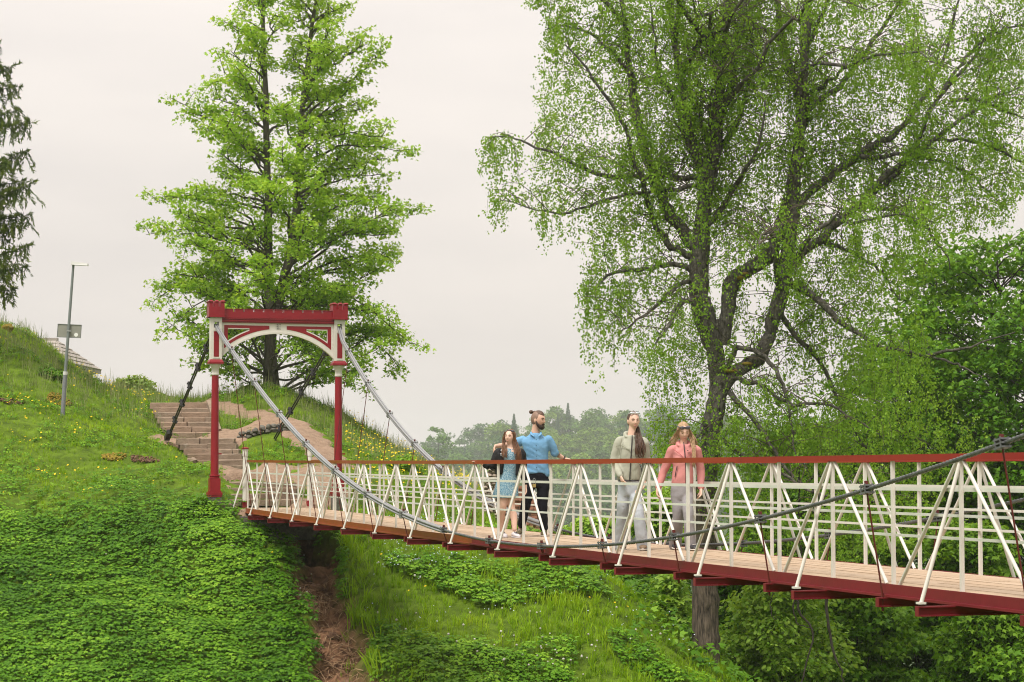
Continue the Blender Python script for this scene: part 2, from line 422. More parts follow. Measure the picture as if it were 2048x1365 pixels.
def tps(x, y):
    q = np.stack([x, y], -1) / 20.0
    out = np.empty(len(q))
    for k in range(0, len(q), 20000):
        s_ = q[k:k + 20000]
        d2 = ((s_[:, None, :] - _txy[None]) ** 2).sum(-1)
        out[k:k + 20000] = (np.where(d2 > 0, d2 * np.log(np.maximum(d2, 1e-12)), 0) @ _tw[:-3]) + _tw[-3] + s_ @ _tw[-2:]
    return out
def sst(a, b, x):
    t = np.clip((x - a) / (b - a), 0, 1); return t * t * (3 - 2 * t)
_rs = np.random.RandomState(5)
_wv = [(_rs.uniform(-1, 1) * f, _rs.uniform(-1, 1) * f, _rs.uniform(0, 6.28), a) for f, a in [(1.2, .06), (1.7, .05), (2.6, .035), (3.7, .025), (5.5, .016), (8, .01), (11, .008)] for _ in range(3)]
def wob(x, y):
    z = 0
    for a, b, ph, am in _wv: z = z + am * np.sin(a * x + b * y + ph)
    return z
gully = np.array([tuple(P(*q)) for q in [(590, 1030, 48.15), (606, 1070, 47.5), (628, 1130, 46.4), (652, 1200, 44.9), (676, 1290, 43.1), (700, 1365, 41.6), (712, 1440, 40.2)]])
def seg_dist(x, y, pl):
    """distance to polyline in plan, and parameter along it"""
    best = np.full(len(x), 1e9); par = np.zeros(len(x))
    for i in range(len(pl) - 1):
        ax, ay = pl[i][:2]; bx, by = pl[i + 1][:2]
        dx, dy = bx - ax, by - ay
        t = np.clip(((x - ax) * dx + (y - ay) * dy) / (dx * dx + dy * dy), 0, 1)
        d = np.hypot(x - ax - t * dx, y - ay - t * dy)
        m = d < best
        best[m] = d[m]; par[m] = i + t[m]
    return best, par
def gully_mask(x, y):
    d, par = seg_dist(x + .16 * np.sin(y * 2.1 + 1) + .09 * np.sin(y * 4.9), y + .1 * np.sin(x * 3.3), gully)
    wd = np.where(par < 1.3, 0.95 - 0.25 * par, 0.60 + 0.03 * (par - 1.3)) * (1 + .28 * np.sin(y * 3.7 + x * 2.3))
    return 1 - sst(0.45, 1.0, d / np.maximum(wd, .2)), par
FS = 1.8                                             # the far hill's distance and size together
def far_h(x, y):
    x = x / FS; y = y / FS
    v = -24 + 0 * x
    hill = sst(330, 640, y + 0.10 * x) * 20.5 - sst(640, 1100, y) * 6 + 2.0 * np.sin(x * .02 + 1) + 1.5 * np.sin(x * .047 + y * .01)
    hill = hill * (0.25 + 0.75 * sst(-75, 30, x + (y - 550) * .12))
    hill2 = sst(500, 900, y) * 13
    return (v + np.maximum(hill, hill2)) * FS
FLIGHTS = [[tuple(P(*q)) for q in f] for f in ([(357, 806, 60.8), (382, 864, 58.3)], [(410, 878, 56.2), (440, 931, 53.9)], [(521, 965, 51.0), (524, 999, 49.5)])]
def gz(x, y):
    x = np.atleast_1d(np.asarray(x, float)); y = np.atleast_1d(np.asarray(y, float))
    near = tps(np.clip(x, -30, 30), np.clip(y, -18, 105)) + wob(x, y) * np.where(y > 34, 1, .4)
    m = sst(24, 70, np.abs(x)) + sst(95, 170, y) + sst(18, 80, -y)
    m = np.clip(m, 0, 1)
    fh = np.where(y > 60, far_h(x, y), np.where(x < 0, 2.0, -3.0) + 0 * x)
    z = near * (1 - m) + fh * m
    # level ground just behind the portal, then the washed-out gully under the bridge
    i_ = ((x - OX) * EX + (y - OY) * EY) / SP
    w_ = -((x - OX) * NX + (y - OY) * NY)
    g, par = gully_mask(x, y)
    dep = np.where(par < 1.5, 2.3 - 1.2 * par, .5)
    z = z - g * dep * sst(0.0, 0.45, i_) * (1 + .25 * np.sin(x * 7) * np.sin(y * 6))
    under = sst(0.1, 0.5, i_) * (1 - sst(7, 9, i_)) * (1 - sst(.1, .6, np.abs(w_ + WID / 2) - WID / 2 - .35))
    z = np.where(under > 0, np.minimum(z, z * (1 - under) + np.minimum(z, -1.42) * under), z)
    for fl in FLIGHTS:
        d, q = seg_dist(x, y, fl); z = z - .14 * (1 - sst(.62, .85, d))
    return z
def gz1(x, y): return float(gz([x], [y])[0])

def axis(lo, hi, mid_lo, mid_hi, step, grow=1.16):
    a = list(np.arange(mid_lo, mid_hi + 1e-6, step)); s_ = step; v = mid_hi
    while v < hi:
        s_ *= grow; v += s_; a.append(min(v, hi))
    s_ = step; v = mid_lo
    while v > lo:
        s_ *= grow; v -= s_; a.insert(0, max(v, lo))
    return np.array(a)
gx = axis(-1700, 1700, -13.5, 8, 0.19); gy = axis(-190, 1850, 39.5, 69, 0.19)
XX, YY = np.meshgrid(gx, gy)
ZZ = gz(XX.ravel(), YY.ravel())
V = np.stack([XX.ravel(), YY.ravel(), ZZ], -1)
nxg, nyg = len(gx), len(gy)
ii = (np.arange(nyg - 1)[:, None] * nxg + np.arange(nxg - 1)[None]).ravel()
Q = np.stack([ii, ii + 1, ii + 1 + nxg, ii + nxg], -1)
gm, _gp = gully_mask(V[:, 0], V[:, 1])
fi = ((V[:, 0] - OX) * EX + (V[:, 1] - OY) * EY) / SP
dirt = np.clip(gm * 1.4, 0, 1) * (fi > -0.2)
farm = sst(120, 300, V[:, 1])
me = np_mesh('ground', V, [Q], {'dirt': dirt, 'far': farm}, smooth=True)
# ground material: turf, eroded earth in the gully, woodland floor far off
gmat, nt, out, pb = nodes_of('ground_turf_and_earth')
N, L = nt.nodes, nt.links
tcn = N.new("ShaderNodeTexCoord")
def noise_ramp(sc, a, b, p0=.35, p1=.68):
    n_ = N.new("ShaderNodeTexNoise"); n_.inputs['Scale'].default_value = sc; n_.inputs['Detail'].default_value = 7; n_.inputs['Roughness'].default_value = .7
    L.new(tcn.outputs['Object'], n_.inputs['Vector'])
    r_ = N.new("ShaderNodeValToRGB"); r_.color_ramp.elements[0].position = p0; r_.color_ramp.elements[1].position = p1
    r_.color_ramp.elements[0].color = rgba(a); r_.color_ramp.elements[1].color = rgba(b)
    L.new(n_.outputs[0], r_.inputs[0]); return r_.outputs[0], n_.outputs[0]
c_t, h_t = noise_ramp(2.6, (0.045, 0.075, 0.008), (0.115, 0.185, 0.014))
c_e, h_e = noise_ramp(4.0, (0.03, 0.016, 0.010), (0.26, 0.14, 0.08))
c_f, h_f = noise_ramp(0.06, (0.030, 0.055, 0.018), (0.06, 0.10, 0.026))
a1 = N.new("ShaderNodeAttribute"); a1.attribute_name = 'dirt'
a2 = N.new("ShaderNodeAttribute"); a2.attribute_name = 'far'
m1 = N.new("ShaderNodeMixRGB"); L.new(a1.outputs['Fac'], m1.inputs[0]); L.new(c_t, m1.inputs[1]); L.new(c_e, m1.inputs[2])
m2 = N.new("ShaderNodeMixRGB"); L.new(a2.outputs['Fac'], m2.inputs[0]); L.new(m1.outputs[0], m2.inputs[1]); L.new(c_f, m2.inputs[2])
L.new(m2.outputs[0], pb.inputs['Base Color']); pb.inputs['Roughness'].default_value = .95; pb.inputs['Specular IOR Level'].default_value = .1
bn = N.new("ShaderNodeBump"); bn.inputs['Strength'].default_value = .8; bn.inputs['Distance'].default_value = .06
L.new(h_e, bn.inputs['Height']); L.new(bn.outputs[0], pb.inputs['Normal'])
me.materials.append(gmat)
tag(put('ground', me), 'grassy ravine banks with an eroded earth gully under the bridge', kind='structure')

# ------------------------------------------------------------------ worn earth path
pathA = [P(*q) for q in [(556, 1030, 48.35), (535, 1010, 49.1), (520, 968, 51.3), (498, 950, 53.2)]]
pathL = [P(*q) for q in [(372, 884, 57.0), (440, 884, 57.0), (480, 872, 58.2), (530, 868, 58.2)]]
pathB = [P(*q) for q in [(560, 985, 50.6), (640, 965, 52.3), (655, 905, 55.5), (612, 868, 58), (545, 838, 60.5), (480, 816, 62.6), (425, 806, 63.6), (340, 803, 64.5)]]
pathC = [P(*q) for q in [(600, 1016, 48.9), (640, 1000, 50.2), (655, 965, 52)]]
def path_mask(x, y):
    nzv = .2 * np.sin(3.1 * x + 1.7 * y) + .14 * np.sin(7.3 * x - 4.1 * y + 1) + .06 * np.sin(13 * x + 9 * y)
    m = np.zeros(len(x))
    for pl, w in ((pathA, .88), (pathL, .62), (pathB, .50), (pathC, .45)):
        d, par = seg_dist(x, y, [tuple(p) for p in pl])
        ww = w if pl is not pathB else np.where((par > 2.2) & (par < 5.0), .72, .5)
        m = np.maximum(m, 1 - sst(.8, 1.15, (d + nzv) / ww))
    return m
pxs = np.arange(-13, -3.2, .11); pys = np.arange(48.0, 66, .11)
PX, PY = np.meshgrid(pxs, pys); pxf, pyf = PX.ravel(), PY.ravel()
pm = path_mask(pxf, pyf)
fi2 = ((pxf - OX) * EX + (pyf - OY) * EY) / SP
pm = np.where(fi2 > 0.12, 0, pm)
for fl in FLIGHTS:
    d, q = seg_dist(pxf, pyf, fl); pm = np.where(d < .70, 0, pm)
pz = gz(pxf, pyf) + .035 * sst(.1, .6, pm) - .03 * (1 - sst(.0, .35, pm))
nw = len(pxs)
ii = (np.arange(len(pys) - 1)[:, None] * nw + np.arange(nw - 1)[None]).ravel()
Q = np.stack([ii, ii + 1, ii + 1 + nw, ii + nw], -1)
keep = pm[Q].max(1) > .25
Q = Q[keep]; used, inv = np.unique(Q, return_inverse=True); Q = inv.reshape(-1, 4)
me = np_mesh('path', np.stack([pxf, pyf, pz], -1)[used], [Q], smooth=True)
tag(put('path', me, M['soil']), 'worn bare earth path climbing the knoll beside the stone steps', kind='structure')

# ------------------------------------------------------------------ stone stairs
rng = random.Random(3)
def stone_block(T, x0, x1, y0, y1, z0, z1, mat, parent, name='step', j=.012):
    """a squared stone with chamfered upper edges and uneven corners"""
    c = .02
    def q(x, y, z): return T(x + rng.uniform(-j, j), y + rng.uniform(-j, j), z + rng.uniform(-j, j) * .6)
    b = [q(x0, y0, z0), q(x1, y0, z0), q(x1, y1, z0), q(x0, y1, z0)]
    m_ = [q(x0, y0, z1 - c), q(x1, y0, z1 - c), q(x1, y1, z1 - c), q(x0, y1, z1 - c)]
    t = [q(x0 + c, y0 + c, z1), q(x1 - c, y0 + c, z1), q(x1 - c, y1 - c, z1), q(x0 + c, y1 - c, z1)]
    mb = MB()
    fs = [(3, 2, 1, 0)]
    for k in range(4):
        k2 = (k + 1) % 4
        fs += [(k, k2, 4 + k2, 4 + k), (4 + k, 4 + k2, 8 + k2, 8 + k)]
    fs.append((8, 9, 10, 11))
    mb.add(b + m_ + t, fs)
    return mb.build(name, mat, parent)
def flight(name, label, top, bot, n, splits):
    """top/bot: (xl, xr, ytop, Y) of first and last step front edge"""
    l0, r0 = P(top[0], top[2], top[3]), P(top[1], top[2], top[3])
    l1, r1 = P(bot[0], bot[2], bot[3]), P(bot[1], bot[2], bot[3])
    root = empty(name, (l1 + r1) / 2 + Vector((0, 0, -.15)), label, 'stairs', 'flights of stone steps on the knoll path')
    zs = [l0.z + (l1.z - l0.z) * k / (n - 1) for k in range(n)]
    rise = abs(zs[1] - zs[0])
    for k in range(n):
        t = k / (n - 1)
        a = l0.lerp(l1, t); b = r0.lerp(r1, t); a.z = b.z = zs[k]
        u = (b - a); wl = u.length; u.normalize(); v = Vector((-u.y, u.x, 0))
        def T(x, y, z, a=a, u=u, v=v): return a + u * x + v * y + Vector((0, 0, z))
        cuts = [0] + sorted([wl * (c + rng.uniform(-.07, .07)) for c in splits[k % len(splits)]]) + [wl]
        for m_ in range(len(cuts) - 1):
            dz = rng.uniform(-.012, .012); dy = rng.uniform(-.02, .02)
            stone_block(T, cuts[m_] + .008, cuts[m_ + 1] - .008, dy, .46, -rise - .03, dz, M['stone'] if rng.random() < .5 else M['stone_b'], root)
    return root
flight('stone_stairs', 'upper flight of seven worn stone steps below the maple knoll', (299, 415, 806, 60.6), (330, 434, 864, 58.3), 7, [[.55], [.5], [.5], [.52, .9], [.45], [.5]])
flight('stone_stairs', 'middle flight of uneven stone steps between the two landings', (352, 468, 877, 56.1), (388, 494, 931, 53.9), 6, [[.45], [.5], [.6, .9], [.5]])
flight('stone_stairs', 'lowest flight of broad stone steps just behind the white end posts', (452, 590, 965, 50.9), (452, 596, 999, 49.5), 4, [[.25, .5, .8], [.5], [.35, .7]])
# kerb stone edging the upper flight
mb = MB(); ka, kb = P(418, 808, 60.6), P(437, 866, 58.4)
mb.bar(ka, kb, .14, .22)
tag(mb.build('kerb_stone', M['stone']), 'sloping stone kerb along the right side of the upper steps', 'kerb')

# ------------------------------------------------------------------ low dry-stone wall
def rock(rng, c, rx, ry, rz, mat, parent, name='stone', j=.22, n=7, m=5):
    mb = MB(); c = Vector(c)
    rot = Matrix.Rotation(rng.uniform(-.3, .3), 3, 'Y') @ Matrix.Rotation(rng.uniform(-.4, .4), 3, 'Z')
    mb.ell(c, rx, ry, rz, n, m, rot)
    vs = []
    seen = {}
    for p in mb.v:
        key = tuple(round(q, 4) for q in p)
        if key not in seen:
            seen[key] = 1 + rng.uniform(-j, j)
        d = Vector(p) - c
        vs.append(tuple(c + d * seen[key]))
    mb.v = vs
    return mb.build(name, mat, parent, smooth=50)
rng = random.Random(8)
wl = empty('dry_stone_wall', P(530, 888, 57), 'low dark dry-stone wall beside the middle steps', 'wall')
for row in range(2):
    px = 474.0 + row * 3
    while px < 578:
        w = rng.uniform(7, 15)
        pz_ = 879 - row * 8.5 + rng.uniform(-1.5, 1.5)
        c = P(px + w / 2, pz_, 57.0 + (px - 474) * .006); c.z = max(c.z, gz1(c.x, c.y) + .03 + row * .11)
        rock(rng, c, w / 4300 * 57 / 2 * 1.12, .12, .062 + rng.uniform(0, .02), M['drystone'], wl)
        px += w
# ------------------------------------------------------------------ boulders and mossy patches
def boulder(px, py, Y, rx, rz, mat, name, label, cat):
    c = P(px, py, Y); c.z = gz1(c.x, c.y) + rz * .25
    o = rock(random.Random(px), c, rx, rx * .8, rz, mat, None, name, .22, 11, 8)
    return tag(o, label, cat)
boulder(382, 911, 54.3, .17, .085, M['stone'], 'boulder', 'pale boulder half sunk in the grass left of the portal column', 'boulder')
boulder(14, 647, 63.6, .20, .13, M['moss'], 'mossy_boulder', 'mossy yellow stone on the crest at the left edge', 'boulder')
rock(random.Random(31), P(588, 1093, 46.9), .10, .08, .11, M['earth'], tag(empty('gully_rock', P(588, 1099, 46.9), 'brown rock sticking out of the dark hollow below the deck end', 'rock'), None), 'stone', .2)
# ------------------------------------------------------------------ portal
gi, gw = -0.353, -WID / 2
GC = B(gi, gw, 0)
def G(u, v, z):
    """portal frame: u across (far side +), v towards the bridge, z up"""
    return Vector((GC.x + NX * u + EX * v, GC.y + NY * u + EY * v, z))
GH = 1.4225
portal = empty('bridge_portal', G(0, 0, -.85), 'red and white cast-iron portal arch with crenellated towers at the bridge end', 'portal')
for sgn in (-1, 1):
    u0 = GH * sgn
    c = G(u0, 0, 0)
    mb = MB(); mb.lathe([(.092, -.30), (.089, .4), (.083, 1.4), (.078, 1.96)], c.x, c.y, 28)
    colo = mb.build('column', M['red'], portal, 40)
    mb = MB()
    mb.lathe([(.10, -.372), (.118, -.36), (.118, -.345), (.104, -.335), (.122, -.322), (.122, -.305), (.10, -.296)], c.x, c.y, 28)
    for (h, z0, z1) in ((.120, -.66, -.372), (.135, -.69, -.655), (.160, -.745, -.688), (.150, -.79, -.742)):
        mb.box(u0 - h, u0 + h, -h, h, z0, z1, G)
    mb.build('pedestal', M['red'], colo, 40)
    mb = MB(); mb.box(u0 - .14, u0 + .14, -.14, .14, -1.25, -.785, G)
    mb.build('footing', M['drystone'], colo)
    mb = MB(); mb.bar(G(u0 + .08, .03, .18), G(u0 + .15, .03, .18), .03)
    mb.build('bolt', M['red'], colo)
    mb = MB()
    mb.lathe([(.080, 1.955), (.088, 1.965), (.088, 1.99), (.080, 2.0), (.082, 2.08), (.098, 2.135), (.122, 2.165), (.126, 2.18), (.126, 2.212)], c.x, c.y, 28)
    mb.build('capital', M['white'], portal, 40)
    mb = MB()
    mb.hexa([G(u0 - .165, -.165, 2.213), G(u0 + .165, -.165, 2.213), G(u0 + .165, .165, 2.213), G(u0 - .165, .165, 2.213),
             G(u0 - .165, -.165, 2.255), G(u0 + .165, -.165, 2.255), G(u0 + .165, .165, 2.255), G(u0 - .165, .165, 2.255)])
    mb.hexa([G(u0 - .163, -.163, 2.255), G(u0 + .163, -.163, 2.255), G(u0 + .163, .163, 2.255), G(u0 - .163, .163, 2.255),
             G(u0 - .13, -.13, 2.312), G(u0 + .13, -.13, 2.312), G(u0 + .13, .13, 2.312), G(u0 - .13, .13, 2.312)])
    mb.build('ledge', M['red'], portal)
    # tower shaft with the slot the cable passes through
    mb = MB(); w = .125
    mb.box(u0 - w, u0 + w, -w, w, 2.310, 3.03, G)
    mb.box(u0 - w, u0 - .055, -w, w, 3.03, 3.165, G); mb.box(u0 + .055, u0 + w, -w, w, 3.03, 3.165, G)
    mb.box(u0 - w, u0 + w, -w, w, 3.165, 3.262, G)
    tw = mb.build('tower_shaft', M['white'], portal)
    mb = MB(); mb.box(u0 - .058, u0 + .058, w - .002, w + .006, 2.372, 2.945, G)
    mb.build('red_panel', M['red'], tw)
    mb = MB(); mb.box(u0 - w - .006, u0 - w + .002, -.07, .07, 2.372, 2.945, G) if sgn < 0 else mb.box(u0 + w - .002, u0 + w + .006, -.07, .07, 2.372, 2.945, G)
    mb.build('red_panel', M['white'], tw)
    for zz in (2.345, 2.972):
        mb = MB(); mb.box(u0 - .075, u0 + .075, w - .002, w + .010, zz - .012, zz + .012, G); mb.build('panel_bead', M['white'], tw)
    mb = MB(); mb.box(u0 - .052, u0 + .052, -.06, .04, 3.03, 3.075, G); mb.build('cable_saddle', M['hole'], tw)
    # riveted strip where the spandrel meets the tower
    for k in range(7):
        p = G(u0 - sgn * (w + .03), .062, 2.44 + k * .095)
        mb = MB(); mb.ell(p, .009, .009, .009, 6, 4); mb.build('rivet', M['white'], tw, True)
    # crenellated cap
    mb = MB(); h = .177
    mb.box(u0 - h, u0 + h, -h, h, 3.263, 3.50, G)
    mb.box(u0 - h - .012, u0 + h + .012, -h - .012, h + .012, 3.263, 3.285, G)
    cap = mb.build('tower_cap', M['red'], portal)
    for a in (-1, 0, 1):
        for b in (-1, 0, 1):
            if a == 0 and b == 0: continue
            cu, cv = u0 + a * .132, b * .132
            q = .042 if a else .040; q2 = .042 if b else .040
            mb = MB()
            mb.box(cu - q, cu + q, cv - q2, cv + q2, 3.498, 3.592, G)
            e1 = .020
            mb.hexa([G(cu - q, cv - q2, 3.590), G(cu + q, cv - q2, 3.590), G(cu + q, cv + q2, 3.590), G(cu - q, cv + q2, 3.590),
                     G(cu - q - e1 * (a < 0), cv - q2 - e1 * (b < 0), 3.622), G(cu + q + e1 * (a > 0), cv - q2 - e1 * (b < 0), 3.622), G(cu + q + e1 * (a > 0), cv + q2 + e1 * (b > 0), 3.622), G(cu - q - e1 * (a < 0), cv + q2 + e1 * (b > 0), 3.622)])
            mb.hexa([G(cu - q - .016 * (a < 0), cv - q2 - .016 * (b < 0), 3.622), G(cu + q + .016 * (a > 0), cv - q2 - .016 * (b < 0), 3.622), G(cu + q + .016 * (a > 0), cv + q2 + .016 * (b > 0), 3.622), G(cu - q - .016 * (a < 0), cv + q2 + .016 * (b > 0), 3.622),
                     G(cu - q + .01, cv - q2 + .01, 3.652), G(cu + q - .01, cv - q2 + .01, 3.652), G(cu + q - .01, cv + q2 - .01, 3.652), G(cu - q + .01, cv + q2 - .01, 3.652)])
            mb.build('merlon', M['red'], cap)
# beam with battlement
mb = MB(); bh = GH - .178
mb.box(-bh, bh, -.105, .105, 3.262, 3.402, G)
beam = mb.build('battlement_beam', M['red'], portal)
nm = 11; pit = 2 * bh / nm
for k in range(nm):
    mb = MB(); a = -bh + pit * k + (.024 if k else 0); b = -bh + pit * (k + 1) - (.022 if k < nm - 1 else 0)
    mb.box(a, b, -.105, .105, 3.400, 3.458, G); mb.box(a - .006 * (k > 0), b + .006 * (k < nm - 1), -.112, .112, 3.458, 3.470, G)
    mb.build('merlon', M['red'], beam)
mb = MB(); bb = GH - .126
mb.box(-bb, bb, -.10, .10, 3.236, 3.261, G); mb.box(-bb, bb, -.075, .075, 3.205, 3.237, G); mb.box(-bb, bb, -.098, .098, 3.188, 3.206, G); mb.box(-bb, bb, -.082, .082, 3.158, 3.189, G)
mb.build('moulding', M['red'], portal)
# spandrel plate: arch below, triangular openings
AR = 1.783; AZ = 2.93 - AR
def arc(r, u): return AZ + math.sqrt(max(r * r - u * u, 0))
def columns(ivals, v0, v1, us):
    """solid of vertical strips: ivals(u) -> list of (z0, z1)"""
    mb = MB()
    for a, b in zip(us[:-1], us[1:]):
        ia, ib = ivals(a + 1e-6), ivals(b - 1e-6)
        for (p, q), (r, s_) in zip(ia, ib):
            if q - p < 1e-4 and s_ - r < 1e-4: continue
            mb.hexa([G(a, v0, p), G(b, v0, r), G(b, v1, r), G(a, v1, p), G(a, v0, q), G(b, v0, s_), G(b, v1, s_), G(a, v1, q)])
    return mb
uo = bb - .145                                   # outer edge of the opening
def u_at(r, z): return math.sqrt(r * r - (z - AZ) ** 2)
ui = u_at(AR + .185, 3.012)                      # where the opening's curve meets its top
def plate(u):
    au = abs(u); lo = arc(AR, u)
    if ui < au < uo: return [(lo, arc(AR + .185, u)), (3.012, 3.157)]
    return [(lo, 3.10), (3.10, 3.157)]
us = sorted(set([round(x, 5) for x in list(np.linspace(-bb, bb, 61)) + [-uo, -ui, ui, uo]]))
mb = columns(plate, -.045, .045, us)
spandrel = mb.build('arch_spandrel', M['white'], portal)
mb = columns(lambda u: [(arc(AR, u) - .012, arc(AR, u) + .035)], -.06, .06, list(np.linspace(-bb, bb, 61)))
mb.build('arch_rib', M['white'], portal)
ro = bb - .062
def redband(u):
    au = abs(u)
    lo = arc(AR + .098, u)
    if uo < au: return [(lo, 3.098), (3.098, 3.098)]
    if au > ui + .03: return [(lo, arc(AR + .160, u)), (3.036, 3.098)]
    return [(lo, (lo + 3.098) / 2), ((lo + 3.098) / 2, 3.098)]
for sg in (-1, 1):
    rng_u = sorted([sg * x for x in sorted(set(list(np.linspace(.2, ro, 34)) + [ui + .03, uo]))])
    mb = columns(redband, .043, .050, rng_u); mb.build('red_band', M['red'], spandrel)
def text_mesh(s_, size, T, name, mat, parent):
    cu = bpy.data.curves.new(name, 'FONT'); cu.body = s_; cu.size = size; cu.align_x = 'CENTER'; cu.extrude = .003; cu.space_character = 1.25
    o = bpy.data.objects.new(name, cu); COL.objects.link(o)
    dg = bpy.context.evaluated_depsgraph_get()
    me = bpy.data.meshes.new_from_object(o.evaluated_get(dg))
    bpy.data.objects.remove(o); bpy.data.curves.remove(cu)
    for v in me.vertices: v.co = T(v.co.x, v.co.z, v.co.y)
    me.materials.clear()
    return put(name, me, mat, parent)
for k, s_ in enumerate(('1879', '1931', '1995')):
    text_mesh(s_, .050, lambda x, y, z, k=k: G(x, .0475 + y, 3.108 - k * .047 + z), 'year_lettering', M['black'], spandrel)
# back stays
def backstay(sgn, anchor, label):
    top = G(GH * sgn, -.12, 3.04)
    root = empty('back_stay', anchor, label, 'stay', 'black eye-bar back stays behind the portal')
    d = (anchor - top); Ln = d.length; d.normalize()
    side = Vector((NX, NY, 0)); upv = side.cross(d).normalized()
    n = 6
    for k in range(n):
        a = top + d * (Ln * k / n); b = top + d * (Ln * (k + 1) / n)
        off = .055 if k % 2 == 0 else .045
        for s2 in (-1, 1):
            mb = MB(); mb.tube([a + upv * off * s2 + side * .02 * (k % 2), b + upv * off * s2 + side * .02 * (k % 2)], .021, 7); mb.build('stay_bar', M['black'], root, 60)
        if k < n - 1:
            mb = MB(); mb.bar(b - upv * .095, b + upv * .095, .10, .07, up=d)
            mb.tube([b - side * .07 + upv * .05, b + side * .07 + upv * .05], .022, 6); mb.tube([b - side * .07 - upv * .05, b + side * .07 - upv * .05], .022, 6)
            mb.build('link_plate', M['galv'] if False else M['black'], root)
    mb = MB(); mb.bar(anchor - d * .35, anchor + d * .25, .14, .12); mb.build('anchor_block', M['black'], root)
backstay(-1, P(336, 872, 56.3), 'left black back stay running from the portal down to the grass bank')
backstay(1, P(540, 892, 57.4), 'right black back stay running from the portal to the dry-stone wall')

# ------------------------------------------------------------------ footbridge
I1 = 34
bridge = empty('suspension_footbridge', B(0, -WID / 2, -1.1), 'long white and red suspension footbridge with plank deck and cross-braced railings', 'footbridge')
def zd(i): return zrail(i) - 1.085                  # top of planks
def acc(i): return Vector((EX, EY, 0))
rng = random.Random(21)
railmat = lambda i: M['rail_brown_sheen'] if i < 15 else (M['rail_orange_sheen'] if i < 23 else M['rail_red'])  # reflection along the rail painted in by segment, brown far off to plain red near
sides = ((0.0, 1), (-WID, -1))                      # railing line, outward sign
mrails = ((.285, .030, .020), (.492, .022, .016), (.672, .022, .016))
for w0, sg in sides:
    for i in range(0, I1 + 1):
        a, b = B(i, w0, zd(i) - .03), B(i, w0, zrail(i) - .05)
        MB().bar(a, b, .029, .029).build('post', M['white'], bridge)
    for i in range(0, I1 + 1, 2):
        top = B(i, w0 + sg * .004, zrail(i) - .055)
        for di in (-1, 1):
            if i + di < 0 or i + di > I1: continue
            f = B(i + di * .90, w0 + sg * .004, zd(i + di) + .0)
            mb = MB(); mb.tube([top + acc(i) * di * .05, f], .0162, 8); mb.build('diagonal_brace', M['white'], bridge, 60)
        tip = B(i, w0 + sg * .36, zd(i) - .085)
        mb = MB(); mb.tube([top + Vector((0, 0, -.005)), tip], .0165, 8)
        mb.bar(tip + Vector((0, 0, -.004)), tip + Vector((0, 0, .012)), .06)
        mb.build('outrigger_brace', M['white'], bridge, 60)
        i2 = min(i + 2, I1)
        if i2 > i:
            mb = MB(); mb.bar(B(i - .02 if i else 0, w0, zrail(i) - .026), B(i2 - .02, w0, zrail(i2) - .026), .062, .052)
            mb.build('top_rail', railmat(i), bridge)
            for dz, hh, tt in mrails:
                mb = MB(); mb.bar(B(i, w0 - sg * .026, zrail(i) - dz), B(i2, w0 - sg * .026, zrail(i2) - dz), tt, hh)
                mb.build('mid_rail', M['white_rail'], bridge)
            # edge channel: web, upper lip, lower flange
            mb = MB()
            for (wa, wb, z0, z1) in ((.030, .044, -.085, .004), (.030, .078, -.104, -.084)):
                mb.hexa([B(i, w0 + sg * wa, zd(i) + z0), B(i2, w0 + sg * wa, zd(i2) + z0), B(i2, w0 + sg * wb, zd(i2) + z0), B(i, w0 + sg * wb, zd(i) + z0),
                         B(i, w0 + sg * wa, zd(i) + z1), B(i2, w0 + sg * wa, zd(i2) + z1), B(i2, w0 + sg * wb, zd(i2) + z1), B(i, w0 + sg * wb, zd(i) + z1)])
            mb.build('edge_beam', railmat(i) if i < 15 else M['red_dark'], bridge)  # far edge beams carry the same painted-in brown reflection
for i in range(0, I1 + 1):
    lng = .392 if i % 2 == 0 else .15
    z1 = zd(i) - .106; z0 = z1 - .078
    if i % 2: z1 -= .0; z0 -= .0
    mb = MB(); e = acc(i)
    for (hw, za, zb) in ((.032, z1 - .010, z1), (.006, z0 + .009, z1 - .009), (.032, z0, z0 + .010)):
        a, b = B(i, lng, za), B(i, -WID - lng, za)
        a2, b2 = B(i, lng, zb), B(i, -WID - lng, zb)
        mb.hexa([a - e * hw, b - e * hw, b + e * hw, a + e * hw, a2 - e * hw, b2 - e * hw, b2 + e * hw, a2 + e * hw])
    for sgn, ww in ((1, lng), (-1, -WID - lng)):            # end plate
        mb.hexa([B(i, ww, z0) - e * .03, B(i, ww + .006, z0) - e * .03, B(i, ww + .006, z0) + e * .03, B(i, ww, z0) + e * .03,
                 B(i, ww, z1) - e * .03, B(i, ww + .006, z1) - e * .03, B(i, ww + .006, z1) + e * .03, B(i, ww, z1) + e * .03])
    mb.build('cross_beam', M['red_dark'], bridge)
# planks: long boards, staggered joints
nb = 13; bw = (WID + .05) / nb
for k in range(nb):
    i = -0.42
    step = 4.0
    nxt = i + step * (.35 + .65 * ((k * 7) % 5) / 4.0)
    while i < I1:
        j = min(nxt, I1)
        dz = rng.uniform(-.003, .003); w0 = .025 - k * bw - .003; w1 = w0 - bw + .006
        mb = MB()
        nseg = max(1, int(round((j - i) / 2)))
        st = np.linspace(i + .004, j - .004, nseg + 1)
        for a, b in zip(st[:-1], st[1:]):
            mb.hexa([B(a, w0, zd(a) - .032), B(a, w1, zd(a) - .032), B(b, w1, zd(b) - .032), B(b, w0, zd(b) - .032),
                     B(a, w0, zd(a) + dz), B(a, w1, zd(a) + dz), B(b, w1, zd(b) + dz), B(b, w0, zd(b) + dz)])
        mb.build('plank', M['deck'] if rng.random() < .6 else M['deck_b'], bridge)
        i = j; nxt = i + step
